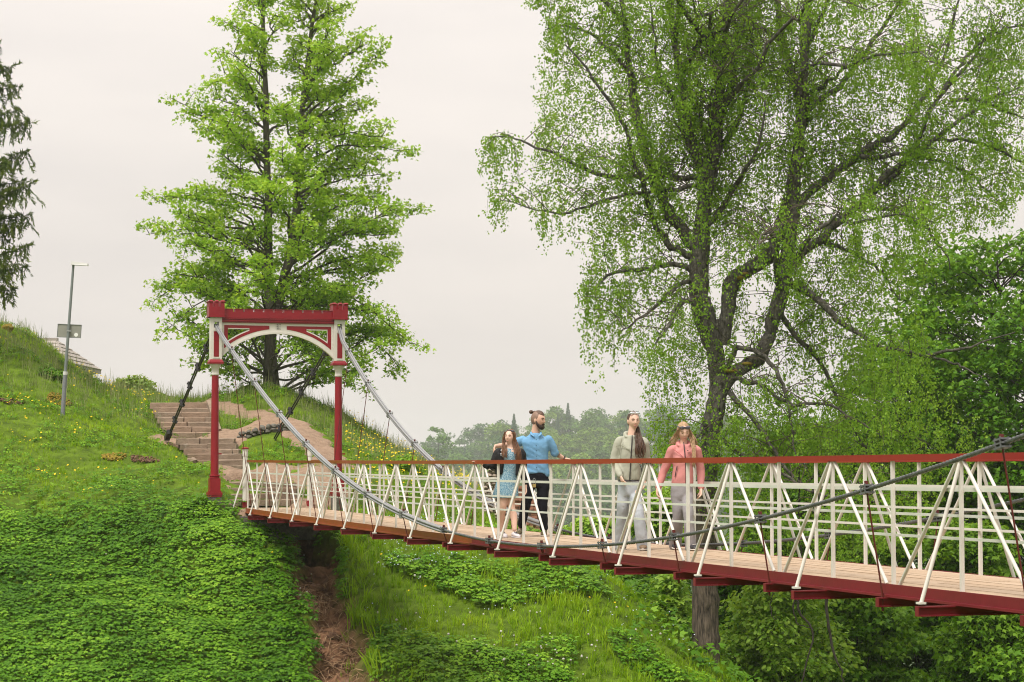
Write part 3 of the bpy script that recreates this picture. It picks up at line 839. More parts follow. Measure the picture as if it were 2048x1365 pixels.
# main cables, clamps and hangers
IM, CA = 18.3, .0117
def wc(i): return .125 + .53 * ((i - IM) / 18.65) ** 2
_cz = np.polyfit([-.35, 1, 3, 5, 7, 9, 11, 13, 15, 17, 19, 21, 23, 25, 27, 29, 31, 33, 35], [4.05, 3.46, 2.69, 2.035, 1.41, .86, .466, .24, .085, .01, -.005, .052, .215, .49, .81, 1.15, 1.52, 1.95, 2.42], 6)
def zcab(i): return zd(i) + .012 + float(np.polyval(_cz, i))
def cable_pt(i, sg): return B(i, wc(i) if sg > 0 else -WID - wc(i), zcab(i))
def rope(pts, R, pitch, name):
    """six strands laid round a core"""
    mb = MB(); Ls = [0]
    for a, b in zip(pts[:-1], pts[1:]): Ls.append(Ls[-1] + (b - a).length)
    for k in range(6):
        sp = []
        for p, q, l in zip(pts, pts[1:] + [pts[-1] * 2 - pts[-2]], Ls):
            t = (q - p).normalized(); x = t.cross(Vector((0, 0, 1))).normalized(); y = x.cross(t)
            a = 2 * PI * (l / pitch) + k * PI / 3
            sp.append(p + x * (R * .62 * math.cos(a)) + y * (R * .62 * math.sin(a)))
        mb.tube(sp, R * .40, 5)
    return mb.build(name, M['cable'], bridge, True)
for sg in (1, -1):
    tower = G(GH * -sg, .03, 3.085)
    up = [tower] + [cable_pt(i, sg) for i in np.arange(.3, 15.01, .35)]
    side = Vector((NX, NY, 0))
    for o_, dz in ((-.022, -.022), (.022, .022), (.022, -.022), (-.022, .022)):
        mb = MB(); mb.tube([p + side * o_ + Vector((0, 0, dz * 1.0)) for p in up], .0205, 7); mb.build('cable', M['cable_pale'], bridge, 60)
    dn = [cable_pt(i, sg) for i in np.arange(14.9, I1 + .01, .05)]
    rope(dn, .0215, .20, 'cable')
    for i in range(1, I1 + 1, 2):
        c = cable_pt(i, sg); t = (cable_pt(i + .2, sg) - c).normalized(); R_ = .040 if i < 15 else .022
        mb = MB()
        mb.bar(c - t * .07, c + t * .07, R_ * 2 + .03, .012, up=Vector((0, 0, 1)))
        upv = (Vector((0, 0, 1)) - t * t.z).normalized(); sdv = t.cross(upv)
        for s2 in (-1, 1):
            mb.bar(c + upv * s2 * (R_ + .008) - t * .065, c + upv * s2 * (R_ + .008) + t * .065, R_ * 2 + .035, .014, up=upv)
            for s3 in (-1, 1):
                p = c + t * .04 * s3 + sdv * (R_ + .012) * s2
                mb.tube([p - upv * (R_ + .02), p + upv * (R_ + .024)], .007, 5)
        cl = mb.build('cable_clamp', M['galv'] if i < 15 else M['cable'], bridge)
        mb = MB(); mb.bar(c + upv * (R_ + .015), c + upv * (R_ + .05), .03, .02); mb.build('bolt', M['rod'], cl)
        wf = (.105 if sg > 0 else -WID - .105)
        ft = B(i, wf, zd(i) - .09)
        if (c - ft).length > .16:
            mb = MB(); mb.tube([c - upv * (R_ + .01), ft], .0075, 6); mb.tube([ft + Vector((0, 0, -.13)), ft + Vector((0, 0, .02))], .010, 6)
            mb.build('hanger', M['rod'], bridge, 60)
        else:
            for d_ in (-.03, .03):
                mb = MB(); mb.tube([c + t * d_ - upv * R_, ft + t * d_], .008, 6); mb.build('hanger', M['rod'], bridge, 60)
# end frame brace left of the first post
mb = MB(); mb.tube([B(-.05, .02, zrail(0) - .22), B(-.35, .30, zd(0) - .02)], .019, 8)
mb.build('outrigger_brace', M['white'], bridge, 60)
mb = MB(); mb.box(-.95, .95, -.75, -.02, -1.75, -1.22, lambda u, v, z: B(.32 - .0 + -v * .0, -WID / 2, 0) + Vector((NX * u, NY * u, 0)) + Vector((EX * v, EY * v, 0)) + Vector((0, 0, z)))
tag(mb.build('abutment', M['drystone']), 'dark stone abutment under the far end of the bridge deck', 'abutment')
# end posts
for q, (w_, lab) in enumerate(((.02, 'white bollard post with red base and cap at the left railing end'), (-WID - .0, 'white bollard post with red base behind the railings, in front of the right portal column'))):
    c = B(-.22, w_, 0)
    root = empty('end_post', (c.x, c.y, -1.08), lab, 'post', 'white end posts at the bridge entrance')
    def E_(x, y, z, c=c): return c + Vector((NX * x - EX * y, NY * x - EY * y, z))
    mb = MB(); mb.box(-.066, .066, -.066, .066, -1.10, -.88, E_); mb.box(-.07, .07, -.07, .07, -1.10, -1.07, E_); mb.build('base', M['red'], root)
    mb = MB(); mb.lathe([(.058, -.88), (.056, -.2), (.052, .13)], c.x, c.y, 14)
    mb.lathe([(.06, .13), (.066, .145), (.06, .155), (.064, .17), (.06, .19), (.064, .21), (.06, .225), (.068, .25), (.068, .285)], c.x, c.y, 14)
    mb.build('shaft', M['white'], root, 40)
    mb = MB(); mb.lathe([(.07, .285), (.088, .295), (.088, .31), (.05, .325), (.02, .335)], c.x, c.y, 14); mb.build('cap', M['red'], root, 40)
    mb = MB(); mb.ell(c + Vector((.06, -.05, .03)), .012, .012, .012, 6, 4); mb.build('knob', M['white'], root)
# love padlocks
def padlock(i, w, zr, mat, label, s_=1.0):
    c = B(i, w, zrail(i) - zr)
    root = empty('padlock', c, label, 'padlock', 'small padlocks hanging on the railings')
    mb = MB(); mb.box(-.022 * s_, .022 * s_, -.010, .010, -.085 * s_, -.04 * s_, lambda x, y, z: c + Vector((x, y, z))); mb.build('body', mat, root)
    pts = [c + Vector((.014 * s_ * math.cos(a), 0, .012 + .02 * math.sin(a))) for a in np.linspace(0, PI, 7)]
    mb = MB(); mb.tube([c + Vector((.014 * s_, 0, -.042 * s_))] + pts + [c + Vector((-.014 * s_, 0, -.042 * s_))], .004, 5); mb.build('shackle', M['galv'], root)
M['brass'] = surf('brass', (.40, .28, .10), (.5, .36, .14), 20, .4, metal=.6)
M['rusty'] = surf('rusty_lock', (.14, .03, .015), (.22, .05, .02), 20, .7)
padlock(18.45, .02, .27, M['brass'], 'tiny brass padlock hanging in front of the black trousers')
padlock(13.0, -WID, .27, M['brass'], 'tiny yellow padlock on the far railing left of the blue dress', 1.3)
padlock(23.7, -WID, .27, M['rusty'], 'small rusty padlock on the far railing behind the third bracing right of the hikers', 1.3)
padlock(19.6, -WID, .27, M['rusty'], 'small rusty padlock on the far railing between the two pairs of walkers', 1.2)

# ------------------------------------------------------------------ lamp post and sign
la, lb_, lc = P(125, 834, 57.0), P(130.5, 748, 57.0), P(147, 527, 57.0)
lamp = empty('street_lamp', la, 'slim leaning grey street lamp on the left grass bank', 'street lamp')
MB().tube([la - Vector((0, 0, .2)), la, lb_], .057, 14).build('base_sleeve', M['lamp_base'], lamp, 40)
MB().tube([lb_ - (lc - lb_) * .01, lb_ + (lc - lb_) * .02], .062, 14).build('collar', M['lamp_head'], lamp, 40)
MB().tube([lb_, lb_.lerp(lc, .5), lc], [.042, .038, .032], 12).build('pole', M['lamp'], lamp, 40)
mb = MB(); h0 = P(143, 527, 57.0); h1 = P(176, 530, 57.0)
mb.hexa([h0 + Vector((0, -.10, -.045)), h1 + Vector((0, -.08, -.03)), h1 + Vector((0, .08, -.03)), h0 + Vector((0, .10, -.045)),
         h0 + Vector((0, -.08, .05)), h1 + Vector((0, -.06, .03)), h1 + Vector((0, .06, .03)), h0 + Vector((0, .08, .05))])
mb.build('lamp_head', M['lamp_head'], lamp)
sc = P(137, 662, 56.93)
sign = empty('sign_board', sc, 'grey back of a sign board strapped to the street lamp', 'sign')
ax_ = Vector((math.cos(.08), math.sin(.08), -.04)).normalized(); uz = Vector((.06, 0, 1)).normalized()
def S_(x, y, z): return sc + ax_ * x + Vector((0, 1, 0)) * (y + .1) + uz * z
w_, h_ = 47 / 4300 * 57 / 2, 27 / 4300 * 57 / 2
MB().box(-w_, w_, 0, .02, -h_, h_, S_).build('panel', M['sign_back'], sign)
mb = MB()
for z in (-h_ + .006, h_ - .006): mb.box(-w_ - .004, w_ + .004, -.012, .022, z - .006, z + .006, S_)
for x in (-w_ + .004, w_ - .004): mb.box(x - .006, x + .006, -.010, .022, -h_ + .012, h_ - .012, S_)
mb.build('frame', M['lamp'], sign)
mb = MB(); cxs, czs = 14 / 4300 * 57, -7 / 4300 * 57
rr = 3.9 / 4300 * 57
ring = [S_(cxs + rr * math.cos(a), -.004, czs + rr * math.sin(a)) for a in np.linspace(0, 2 * PI, 20, endpoint=False)]
ring2 = [p + Vector((0, .006, 0)) for p in ring]
mb.add(ring + ring2, [tuple(range(20))] + [(k, (k + 1) % 20, 20 + (k + 1) % 20, 20 + k) for k in range(20)])
mb.build('round_sticker', M['sticker'], sign)
mb = MB(); mb.box(-.06, .06, .02 - .09, .05 - .09, -.02, .02, S_); mb.build('clamp', M['galv'], sign)

# ------------------------------------------------------------------ house behind the crest
HY = 80.0
r0, r1 = P(-60, 682, HY), P(113, 682, HY); e1 = P(152, 731, HY - 1.6); e0 = P(-90, 731, HY - 4)
house = empty('house', Vector((r1.x - 1.5, HY, gz1(r1.x, HY))), 'low house with grey slab roof and pale wall behind the grassy crest', 'house')
ez = e1.z
A = Vector((e1.x, HY - 3.2, ez)); Bp = Vector((e1.x, HY + 3.2, ez)); A0 = Vector((r0.x - 4, HY - 3.2, ez)); B0 = Vector((r0.x - 4, HY + 3.2, ez))
R1 = Vector((r1.x, HY, r1.z)); R0 = Vector((r0.x - 4, HY, r1.z))
dn_ = Vector((0, 0, -.12))
mb = MB()
mb.add([A0, A, R1, R0, Bp, B0, A0 + dn_, A + dn_, Bp + dn_, B0 + dn_], [(0, 1, 2, 3), (1, 4, 2), (4, 5, 3, 2), (0, 6, 7, 1), (1, 7, 8, 4), (4, 8, 9, 5), (6, 9, 8, 7)])
roof = mb.build('roof', M['roof'], house)
# roofing slabs of the visible hip and front
def slabs(p00, p10, p01, p11, nu, nv):
    k = 0
    nrm = (p10 - p00).cross(p01 - p00).normalized()
    if nrm.z < 0: nrm = -nrm
    for a in range(nu):
        for b in range(nv):
            u0, u1, v0, v1 = a / nu + .004, (a + 1) / nu - .004, b / nv, (b + 1) / nv + .02
            q = lambda u, v: (p00.lerp(p10, u)).lerp(p01.lerp(p11, u), v)
            lo = [q(u0, v0), q(u1, v0), q(u1, min(v1, 1)), q(u0, min(v1, 1))]
            up_ = [lo[0] + nrm * .06, lo[1] + nrm * .06, lo[2] + nrm * .03, lo[3] + nrm * .03]
            MB().hexa([p + nrm * .004 for p in lo] + up_).build('roof_slab', M['roof'], roof)
slabs(A, Bp, R1 + Vector((0, -.02, 0)), R1 + Vector((0, .02, 0)), 6, 6)
slabs(Vector((R1.x - 7, HY - 3.2, ez)), A, Vector((R1.x - 7, HY, R1.z)), R1, 8, 6)
MB().bar(R0 + Vector((0, 0, .04)), R1 + Vector((.05, 0, .04)), .25, .12).build('ridge_cap', M['roof'], roof)
MB().box(R0.x, A.x - .25, HY - 2.9, HY + 2.9, ez - 2.6, ez - .10).build('wall', M['wall_white'], house)
mb = MB(); mb.tube([A + Vector((-3, -.05, -.08)), A + Vector((.02, -.05, -.1))], .07, 8); mb.build('gutter', M['black'], house)
c0 = P(166, 752, 74); 
root = empty('refuse_bin', c0 - Vector((0, 0, .6)), 'dark teal refuse container beside the house behind the crest', 'bin')
mb = MB(); hw = .17
mb.hexa([c0 + Vector((-hw, -hw, -.9)), c0 + Vector((hw * 1.3, -hw, -.9)), c0 + Vector((hw * 1.3, hw, -.9)), c0 + Vector((-hw, hw, -.9)),
         c0 + Vector((-hw * .9, -hw, .29)), c0 + Vector((hw * .75, -hw, .22)), c0 + Vector((hw * .75, hw, .22)), c0 + Vector((-hw * .9, hw, .29))])
mb.build('body', M['teal'], root)
mb = MB(); mb.hexa([c0 + Vector((-hw, -hw * 1.1, .295)), c0 + Vector((hw * .8, -hw * 1.1, .225)), c0 + Vector((hw * .8, hw * 1.1, .225)), c0 + Vector((-hw, hw * 1.1, .295)),
         c0 + Vector((-hw, -hw * 1.1, .35)), c0 + Vector((hw * .75, -hw * 1.1, .265)), c0 + Vector((hw * .75, hw * 1.1, .265)), c0 + Vector((-hw, hw * 1.1, .35))])
mb.build('lid', M['teal'], root)

# ------------------------------------------------------------------ ruined wall of brick and field stone
RY = 52.5
ra, rb = P(966, 1072, RY), P(1090, 1072, RY + .5)
ruin = empty('ruined_wall', (ra + rb) / 2, 'crumbling ruined wall of field stones and red brick beyond the far railing', 'wall')
top_prof = [(966, 985), (972, 945), (985, 930), (1010, 928), (1030, 945), (1044, 980), (1060, 985), (1072, 1002), (1085, 1030), (1090, 1062)]
def rtop(px): return float(np.interp(px, [a for a, _ in top_prof], [b for _, b in top_prof]))
mb = MB()
xs = list(np.linspace(966, 1090, 32))
for a, b in zip(xs[:-1], xs[1:]):
    Ya = RY + (a - 966) * .004; Yb = RY + (b - 966) * .004
    z0 = P(a, 1085, RY).z
    za, zb = P(a, rtop(a) + 3, Ya).z, P(b, rtop(b) + 3, Yb).z
    xa, xb = P(a, 1000, Ya).x, P(b, 1000, Yb).x
    mb.hexa([(xa, Ya, z0), (xb, Yb, z0), (xb, Yb + .6, z0), (xa, Ya + .6, z0), (xa, Ya, za), (xb, Yb, zb), (xb, Yb + .6, zb), (xa, Ya + .6, za)])
mb.build('wall_core', M['mortar'], ruin)
rng = random.Random(12)
y = 1074.0
row = 0
nst = 0
while y > 926:
    isb_row = 6.0
    px = 966 + (row % 2) * 6
    while px < 1090:
        Yq = RY + (px - 966) * .004
        bricky = px > 1030 + (y - 1040) * .3 + rng.uniform(-10, 10)
        w = rng.uniform(11, 15) if bricky else rng.uniform(7, 13)
        if y - 3 > rtop(px + w / 2) - rng.uniform(0, 5) and rng.random() < .97:
            c = P(px + w / 2, y - 3, Yq)
            hw = w / 4300 * Yq / 2
            if bricky:
                mb = MB(); d_ = rng.uniform(-.03, .035); hz = 2.5 / 4300 * Yq
                def T(x, yy, z, c=c): return c + Vector((x + rng.uniform(-.006, .006), yy, z + rng.uniform(-.005, .005)))
                mb.box(-hw * .95, hw * .95, -.05 - d_, .1, -hz, hz, T); mb.build('brick', M['brick'], ruin)
            else:
                rock(rng, c + Vector((0, .0, 0)), hw * 1.0, .07 + rng.uniform(0, .05), rng.uniform(2.6, 4.0) / 4300 * Yq, M['rubble'], ruin, 'stone', .22)
            nst += 1
        px += w
    y -= isb_row; row += 1
# ------------------------------------------------------------------ foliage machinery
def unit(a): return a / np.maximum(np.linalg.norm(a, axis=-1, keepdims=True), 1e-9)
class Tubes:
    """many tapered tubes gathered as one numpy mesh"""
    def __init__(s): s.V = []; s.Q = []; s.n = 0
    def add(s, pts, r, n=6):
        pts = np.asarray(pts, float); m = len(pts)
        r = np.broadcast_to(np.asarray(r, float), (m,)) if np.ndim(r) == 0 else np.asarray(r, float)
        t = unit(np.gradient(pts, axis=0))
        ref = np.array([.31, .17, .94]) if abs(t[0, 2]) < .9 else np.array([.9, .3, .1])
        x = unit(np.cross(t, ref)); y = np.cross(t, x)
        a = np.arange(n) * 2 * PI / n
        ring = pts[:, None] + r[:, None, None] * (x[:, None] * np.cos(a)[None, :, None] + y[:, None] * np.sin(a)[None, :, None])
        s.V.append(ring.reshape(-1, 3))
        k = np.arange(n); k2 = (k + 1) % n
        for i in range(m - 1):
            s.Q.append(np.stack([s.n + i * n + k, s.n + i * n + k2, s.n + (i + 1) * n + k2, s.n + (i + 1) * n + k], -1))
        s.n += m * n
    def mesh(s, name): return np_mesh(name, np.concatenate(s.V), [np.concatenate(s.Q)], smooth=True)

TEMPL = {}
# leaf outlines: x across, y along, z up; faces as tris
TEMPL['maple'] = (np.array([(0, 0, 0), (.60, .36, -.07), (.23, .50, .03), (0, 1.0, -.09), (-.23, .50, .03), (-.60, .36, -.07)], float),
                  np.array([(0, 1, 2), (0, 2, 4), (2, 3, 4), (0, 4, 5)]))
TEMPL['birch'] = (np.array([(0, 0, 0), (.36, .38, -.04), (0, 1, 0), (-.36, .38, -.04)], float), np.array([(0, 1, 2), (0, 2, 3)]))
TEMPL['leaf'] = (np.array([(0, 0, 0), (.30, .30, -.05), (.26, .68, -.06), (0, 1, -.02), (-.26, .68, -.06), (-.30, .30, -.05)], float), np.array([(0, 1, 2), (0, 2, 3), (0, 3, 4), (0, 4, 5)]))
TEMPL['clump'] = (np.array([(0, 0, 0), (.5, .35, -.12), (.15, .55, .1), (.3, 1.0, -.1), (-.2, .7, .06), (-.55, .45, -.12), (-.12, .3, .05)], float), np.array([(0, 1, 2), (0, 2, 6), (2, 3, 4), (2, 4, 6), (6, 4, 5)]))
# ground elder: three stalked groups of toothed leaflets seen from above
def _elder():
    v = []; f = []
    def lf(bx, by, ang, ln, wd, z):
        ca, sa = math.cos(ang), math.sin(ang); b = len(v)
        for (x, y, dz) in ((0, 0, 0), (wd, ln * .40, -.05), (0, ln, -.16), (-wd, ln * .40, -.05)):
            v.append((bx + x * ca + y * sa, by - x * sa + y * ca, z + dz))
        f.extend([(b, b + 1, b + 2), (b, b + 2, b + 3)])
    for k in range(3):
        a = k * 2.1 + .3
        cx_, cy_ = .33 * math.sin(a), .33 * math.cos(a); z = (.10, .0, .16)[k]
        lf(cx_, cy_, a, .62, .19, z)
        lf(cx_, cy_, a + 1.0, .48, .16, z + .01); lf(cx_, cy_, a - 1.0, .48, .16, z - .01)
    return np.array(v, float), np.array(f)
TEMPL['elder'] = _elder()
def _tuft(nb, seed, spread=.5, w=.022):
    r = np.random.RandomState(seed); v = []; f = []
    for k in range(nb):
        a = r.uniform(0, 6.28); h = r.uniform(.55, 1.0); ln = r.uniform(.1, spread); bx, by = r.uniform(-.12, .12, 2)
        dx, dy = math.cos(a), math.sin(a); px_, py_ = -dy * w, dx * w; b = len(v)
        v += [(bx - px_, by - py_, 0), (bx + px_, by + py_, 0), (bx + dx * ln * .35 + px_ * .8, by + dy * ln * .35 + py_ * .8, h * .62), (bx + dx * ln * .35 - px_ * .8, by + dy * ln * .35 - py_ * .8, h * .62), (bx + dx * ln, by + dy * ln, h * (1 - ln * .35))]
        f += [(b, b + 1, b + 2), (b, b + 2, b + 3), (b + 3, b + 2, b + 4)]
    return np.array(v, float), np.array(f)
TEMPL['tuft'] = _tuft(7, 1)
TEMPL['tuft2'] = _tuft(6, 2, .8)
TEMPL['stem'] = _tuft(4, 4, .25, .010)
TEMPL['flower'] = (np.array([(0, 0, 0)] + [(.5 * math.cos(a), .5 * math.sin(a), .12) for a in np.arange(5) * 2 * PI / 5], float), np.array([(0, 1, 2), (0, 2, 3), (0, 3, 4), (0, 4, 5), (0, 5, 1)]))
def _ico():
    t = (1 + 5 ** .5) / 2
    v = unit(np.array([(-1, t, 0), (1, t, 0), (-1, -t, 0), (1, -t, 0), (0, -1, t), (0, 1, t), (0, -1, -t), (0, 1, -t), (t, 0, -1), (t, 0, 1), (-t, 0, -1), (-t, 0, 1)], float)) * .5
    f = np.array([(0, 11, 5), (0, 5, 1), (0, 1, 7), (0, 7, 10), (0, 10, 11), (1, 5, 9), (5, 11, 4), (11, 10, 2), (10, 7, 6), (7, 1, 8), (3, 9, 4), (3, 4, 2), (3, 2, 6), (3, 6, 8), (3, 8, 9), (4, 9, 5), (2, 4, 11), (6, 2, 10), (8, 6, 7), (9, 8, 1)])
    return v, f
TEMPL['ball'] = _ico()
def scatter_mesh(name, templ, C, D, Nn, S, rnd):
    """copies of a small template placed at C, its y axis along D, its z axis near Nn, size S"""
    tv, tf = TEMPL[templ]
    C = np.asarray(C, float); k = len(C); t = len(tv)
    D = unit(D); X = unit(np.cross(D, Nn)); Z = np.cross(X, D)
    S = np.broadcast_to(np.asarray(S, float), (k,))
    V = C[:, None] + S[:, None, None] * (tv[None, :, 0:1] * X[:, None] + tv[None, :, 1:2] * D[:, None] + tv[None, :, 2:3] * Z[:, None])
    Fc = (tf[None] + (np.arange(k) * t)[:, None, None]).reshape(-1, tf.shape[1])
    return np_mesh(name, V.reshape(-1, 3), [Fc], {'rnd': np.repeat(np.asarray(rnd, float), t)})
class Leaves:
    def __init__(s): s.C = []; s.D = []; s.N = []; s.S = []; s.R = []
    def add(s, C, D, N, S, R):
        s.C.append(C); s.D.append(D); s.N.append(N); s.S.append(S); s.R.append(R)
    def mesh(s, name, templ):
        return scatter_mesh(name, templ, np.concatenate(s.C), np.concatenate(s.D), np.concatenate(s.N), np.concatenate(s.S), np.concatenate(s.R))
    def count(s): return sum(len(c) for c in s.C)
CLEAR = None
def spray(lv, R, c, n, spread, size, droop=.35, up=.75, tone=.5):
    if CLEAR is not None and CLEAR(c): return
    """a cluster of n leaves round c: layered, facing roughly up"""
    off = np.clip(R.normal(0, 1, (n, 3)), -1.55, 1.55) * np.array(spread)
    D = off * np.array([1, 1, .2]) + R.normal(0, .25, (n, 3)) * spread[0]; D = unit(D + 1e-6); D[:, 2] -= R.uniform(0, 2 * droop, n)
    Nn = np.array([0, 0, 1.0]) + R.normal(0, up, (n, 3))
    lv.add(c + off, unit(D), unit(Nn), size * R.uniform(.6, 1.25, n), np.clip(tone + R.normal(0, .2, n), 0, 1))
def curve(p0, p1, R, n=7, rise=.2, wig=.06):
    """a limb from p0 to p1 that first climbs, then levels out"""
    p0, p1 = np.asarray(p0, float), np.asarray(p1, float)
    t = np.linspace(0, 1, n)[:, None]; L_ = np.linalg.norm(p1 - p0)
    pts = p0 + (p1 - p0) * t
    pts[:, 2] += (np.sin(t[:, 0] * PI) * rise * L_)
    w = np.cumsum(R.normal(0, wig, (n, 3)), 0) * L_ * .35
    w -= t * w[-1]
    return pts + w * np.sin(t * PI)
def samp(pts, t):
    t = np.clip(np.asarray(t, float), 0, 1) * (len(pts) - 1)
    i = np.minimum(t.astype(int), len(pts) - 2); f = (t - i)[..., None]
    return pts[i] * (1 - f) + pts[i + 1] * f
def grow_sub(tb, lv, R, limb, r0, t0, dens, ln, size, nl, spread, tone, ncl=4, bias=None):
    L_ = np.linalg.norm(np.diff(limb, axis=0), axis=1).sum()
    ns = max(3, int(L_ * dens))
    d0 = unit((limb[-1] - limb[0])[None])[0]
    for q in range(ns):
        t = t0 + (1 - t0) * (q + R.uniform(.2, .9)) / ns
        p = samp(limb, t)
        d = d0 * .75 + np.array([*R.normal(0, .75, 2), R.normal(.22, .55)])
        d = d / np.linalg.norm(d)
        l = ln * R.uniform(.5, 1.1) * (1.15 - .45 * t)
        sub = curve(p, p + d * l, R, 4, .08, .08)
        tb.add(sub, np.linspace(max(.010, r0 * .32), .004, 4), 4)
        for c in samp(sub, np.linspace(.35, 1.02, ncl)):
            spray(lv, R, c, R.randint(*nl), spread, size, tone=tone + R.normal(0, .10))

def leafy_tree(name, label, cat, group, base, leaders, env, zr, nlimb, mats, seed, leaf='maple', size=.13, nl=(9, 15), spread=(.20, .20, .085), dens=2.6, ln=.95, tone=.5, limb_r=.05, rise=(.25, .5), extra=None, t0=.3, ncl=4):
    """base point; leaders: list of (points, radii); env(z, azimuth) -> crown radius about the mean axis at that height"""
    R = np.random.RandomState(seed)
    root = empty(name, base, label, cat, group)
    tb, tw, lv = Tubes(), Tubes(), Leaves()
    for pts, rad in leaders:
        pts = np.asarray([tuple(p) for p in pts], float)
        t = np.linspace(0, 1, 22); sm = samp(pts, t)
        for _ in range(2): sm[1:-1] = (sm[:-2] + sm[1:-1] * 2 + sm[2:]) / 4
        sm[1:-1, :2] += R.normal(0, .015, (20, 2))
        rr = np.interp(t, np.linspace(0, 1, len(rad)), rad)
        tb.add(sm, rr * (1 + R.normal(0, .04, len(rr))), 12)
    main = [np.asarray([tuple(p) for p in L_[0]], float) for L_ in leaders]
    z0, z1 = zr
    for k in range(nlimb):
        ze = z0 + (z1 - z0) * (k + R.uniform(0, 1)) / nlimb
        az = k * 2.39996 + R.normal(0, .25)
        Rr = env(ze, az) * (R.uniform(.5, 1.06) if R.rand() < .5 else R.uniform(.85, 1.06))
        if Rr <= .1: continue
        ms = [m for m in main if m[0, 2] <= ze] or [main[0]]
        side_ = [m for m in ms if (m[-1, 0] - main[0][0, 0]) * math.cos(az) > 0] or ms
        m = side_[R.randint(len(side_))]
        zs = ze - Rr * R.uniform(*rise)
        zs = min(max(zs, m[0, 2] + .02), m[-1, 2])
        p0 = np.array([np.interp(zs, m[:, 2], m[:, 0]), np.interp(zs, m[:, 2], m[:, 1]), zs])
        mm = main[0]
        axis_ = np.array([np.interp(ze, mm[:, 2], mm[:, 0]), np.interp(ze, mm[:, 2], mm[:, 1])]) if len(main) == 1 else np.mean([[np.interp(ze, q[:, 2], q[:, 0]), np.interp(ze, q[:, 2], q[:, 1])] for q in main], axis=0)
        p1 = np.array([axis_[0] + Rr * math.cos(az), axis_[1] + Rr * math.sin(az), ze])
        lb = curve(p0, p1, R, 8, R.uniform(.0, .14), .10)
        tb.add(lb, np.linspace(limb_r * min(1, .45 + Rr / 6), .008, 8), 6)
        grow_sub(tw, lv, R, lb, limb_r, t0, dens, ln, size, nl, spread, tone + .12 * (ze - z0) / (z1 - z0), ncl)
    if extra: extra(R, tb, tw, lv)
    put('trunk', tb.mesh('trunk'), mats[0], root)
    tag(put('twigs', tw.mesh('twigs'), mats[2] if len(mats) > 2 else mats[0], root), kind='stuff')
    tag(put('crown', lv.mesh('crown', leaf), mats[1], root), kind='stuff')
    return root, lv

# ------------------------------------------------------------------ the big maple behind the portal
MY = 66.0
def row_env(rows, Y):
    zz = np.array([P(1024, r[0], Y).z for r in rows][::-1]); xl = np.array([P(r[1], 900, Y).x for r in rows][::-1]); xr = np.array([P(r[2], 900, Y).x for r in rows][::-1])
    return zz, xl, xr
mrows = [(-190, 555, 600), (-120, 510, 650), (0, 455, 700), (60, 415, 725), (150, 400, 765), (210, 352, 760), (300, 356, 808), (370, 350, 790), (440, 286, 832), (520, 292, 812), (560, 300, 778), (625, 298, 780), (660, 335, 835), (700, 350, 825), (740, 400, 740), (775, 480, 735)]
mz, mxl, mxr = row_env(mrows, MY)
def m_ax(z): return np.interp(z, [P(540, 640, MY).z, P(565, 0, MY).z], [P(548, 640, MY).x, P(568, 0, MY).x])
def maple_env(z, az):
    a = m_ax(z); l = a - np.interp(z, mz, mxl); r = np.interp(z, mz, mxr) - a
    c = math.cos(az); s = math.sin(az); d = (l + r) / 2
    return max(.15, math.hypot((r if c > 0 else l) * c, d * s) - .38)
base = P(541, 788, MY)
LA = [P(541, 800, MY), P(541, 720, MY), P(542, 640, MY), P(536, 560, MY), P(536, 420, MY - .2), P(534, 300, MY - .1), P(530, 150, MY + .2), P(527, 0, MY + .2), P(525, -120, MY)]
LB = [P(548, 655, MY), P(560, 590, MY + .2), P(588, 480, MY + .3), P(597, 330, MY + .2), P(604, 220, MY), P(615, 120, MY), P(632, 0, MY), P(640, -130, MY)]
def m_extra(R, tb, tw, lv):
    for (x0, y0, x1, y1, dy) in ((545, 560, 825, 690, -1.0), (550, 610, 800, 730, .5), (541, 650, 690, 770, -1.5), (538, 575, 340, 655, -.8), (538, 530, 310, 600, .6), (560, 560, 830, 430, .3), (600, 330, 806, 305, -.4), (536, 470, 292, 470, -.6), (537, 640, 400, 735, .8), (548, 580, 740, 765, 1.2), (534, 420, 312, 405, .3), (532, 330, 358, 205, 0), (604, 250, 765, 108, .2), (540, 660, 480, 740, -1.4), (545, 630, 630, 735, -1.6)):
        lb = curve(P(x0, y0, MY), P(x1, y1, MY + dy), R, 9, .10, .09)
        tb.add(lb, np.linspace(.045, .008, 9), 7)
        grow_sub(tw, lv, R, lb, .05, .28, 3.2, .90, .118, (11, 18), (.15, .15, .09), .55)
CLEAR = lambda c: c[2] < P(0, 610, MY).z and abs(c[0] - base.x) < .25 + .55 * (P(0, 610, MY).z - c[2]) / 2.2 and c[1] < MY + 1.5
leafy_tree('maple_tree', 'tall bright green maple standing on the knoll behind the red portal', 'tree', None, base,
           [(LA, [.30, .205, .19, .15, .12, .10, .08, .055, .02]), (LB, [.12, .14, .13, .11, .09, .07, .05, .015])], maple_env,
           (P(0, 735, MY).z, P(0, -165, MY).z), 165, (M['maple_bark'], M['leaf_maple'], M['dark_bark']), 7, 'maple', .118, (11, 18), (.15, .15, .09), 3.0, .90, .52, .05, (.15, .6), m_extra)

CLEAR = None
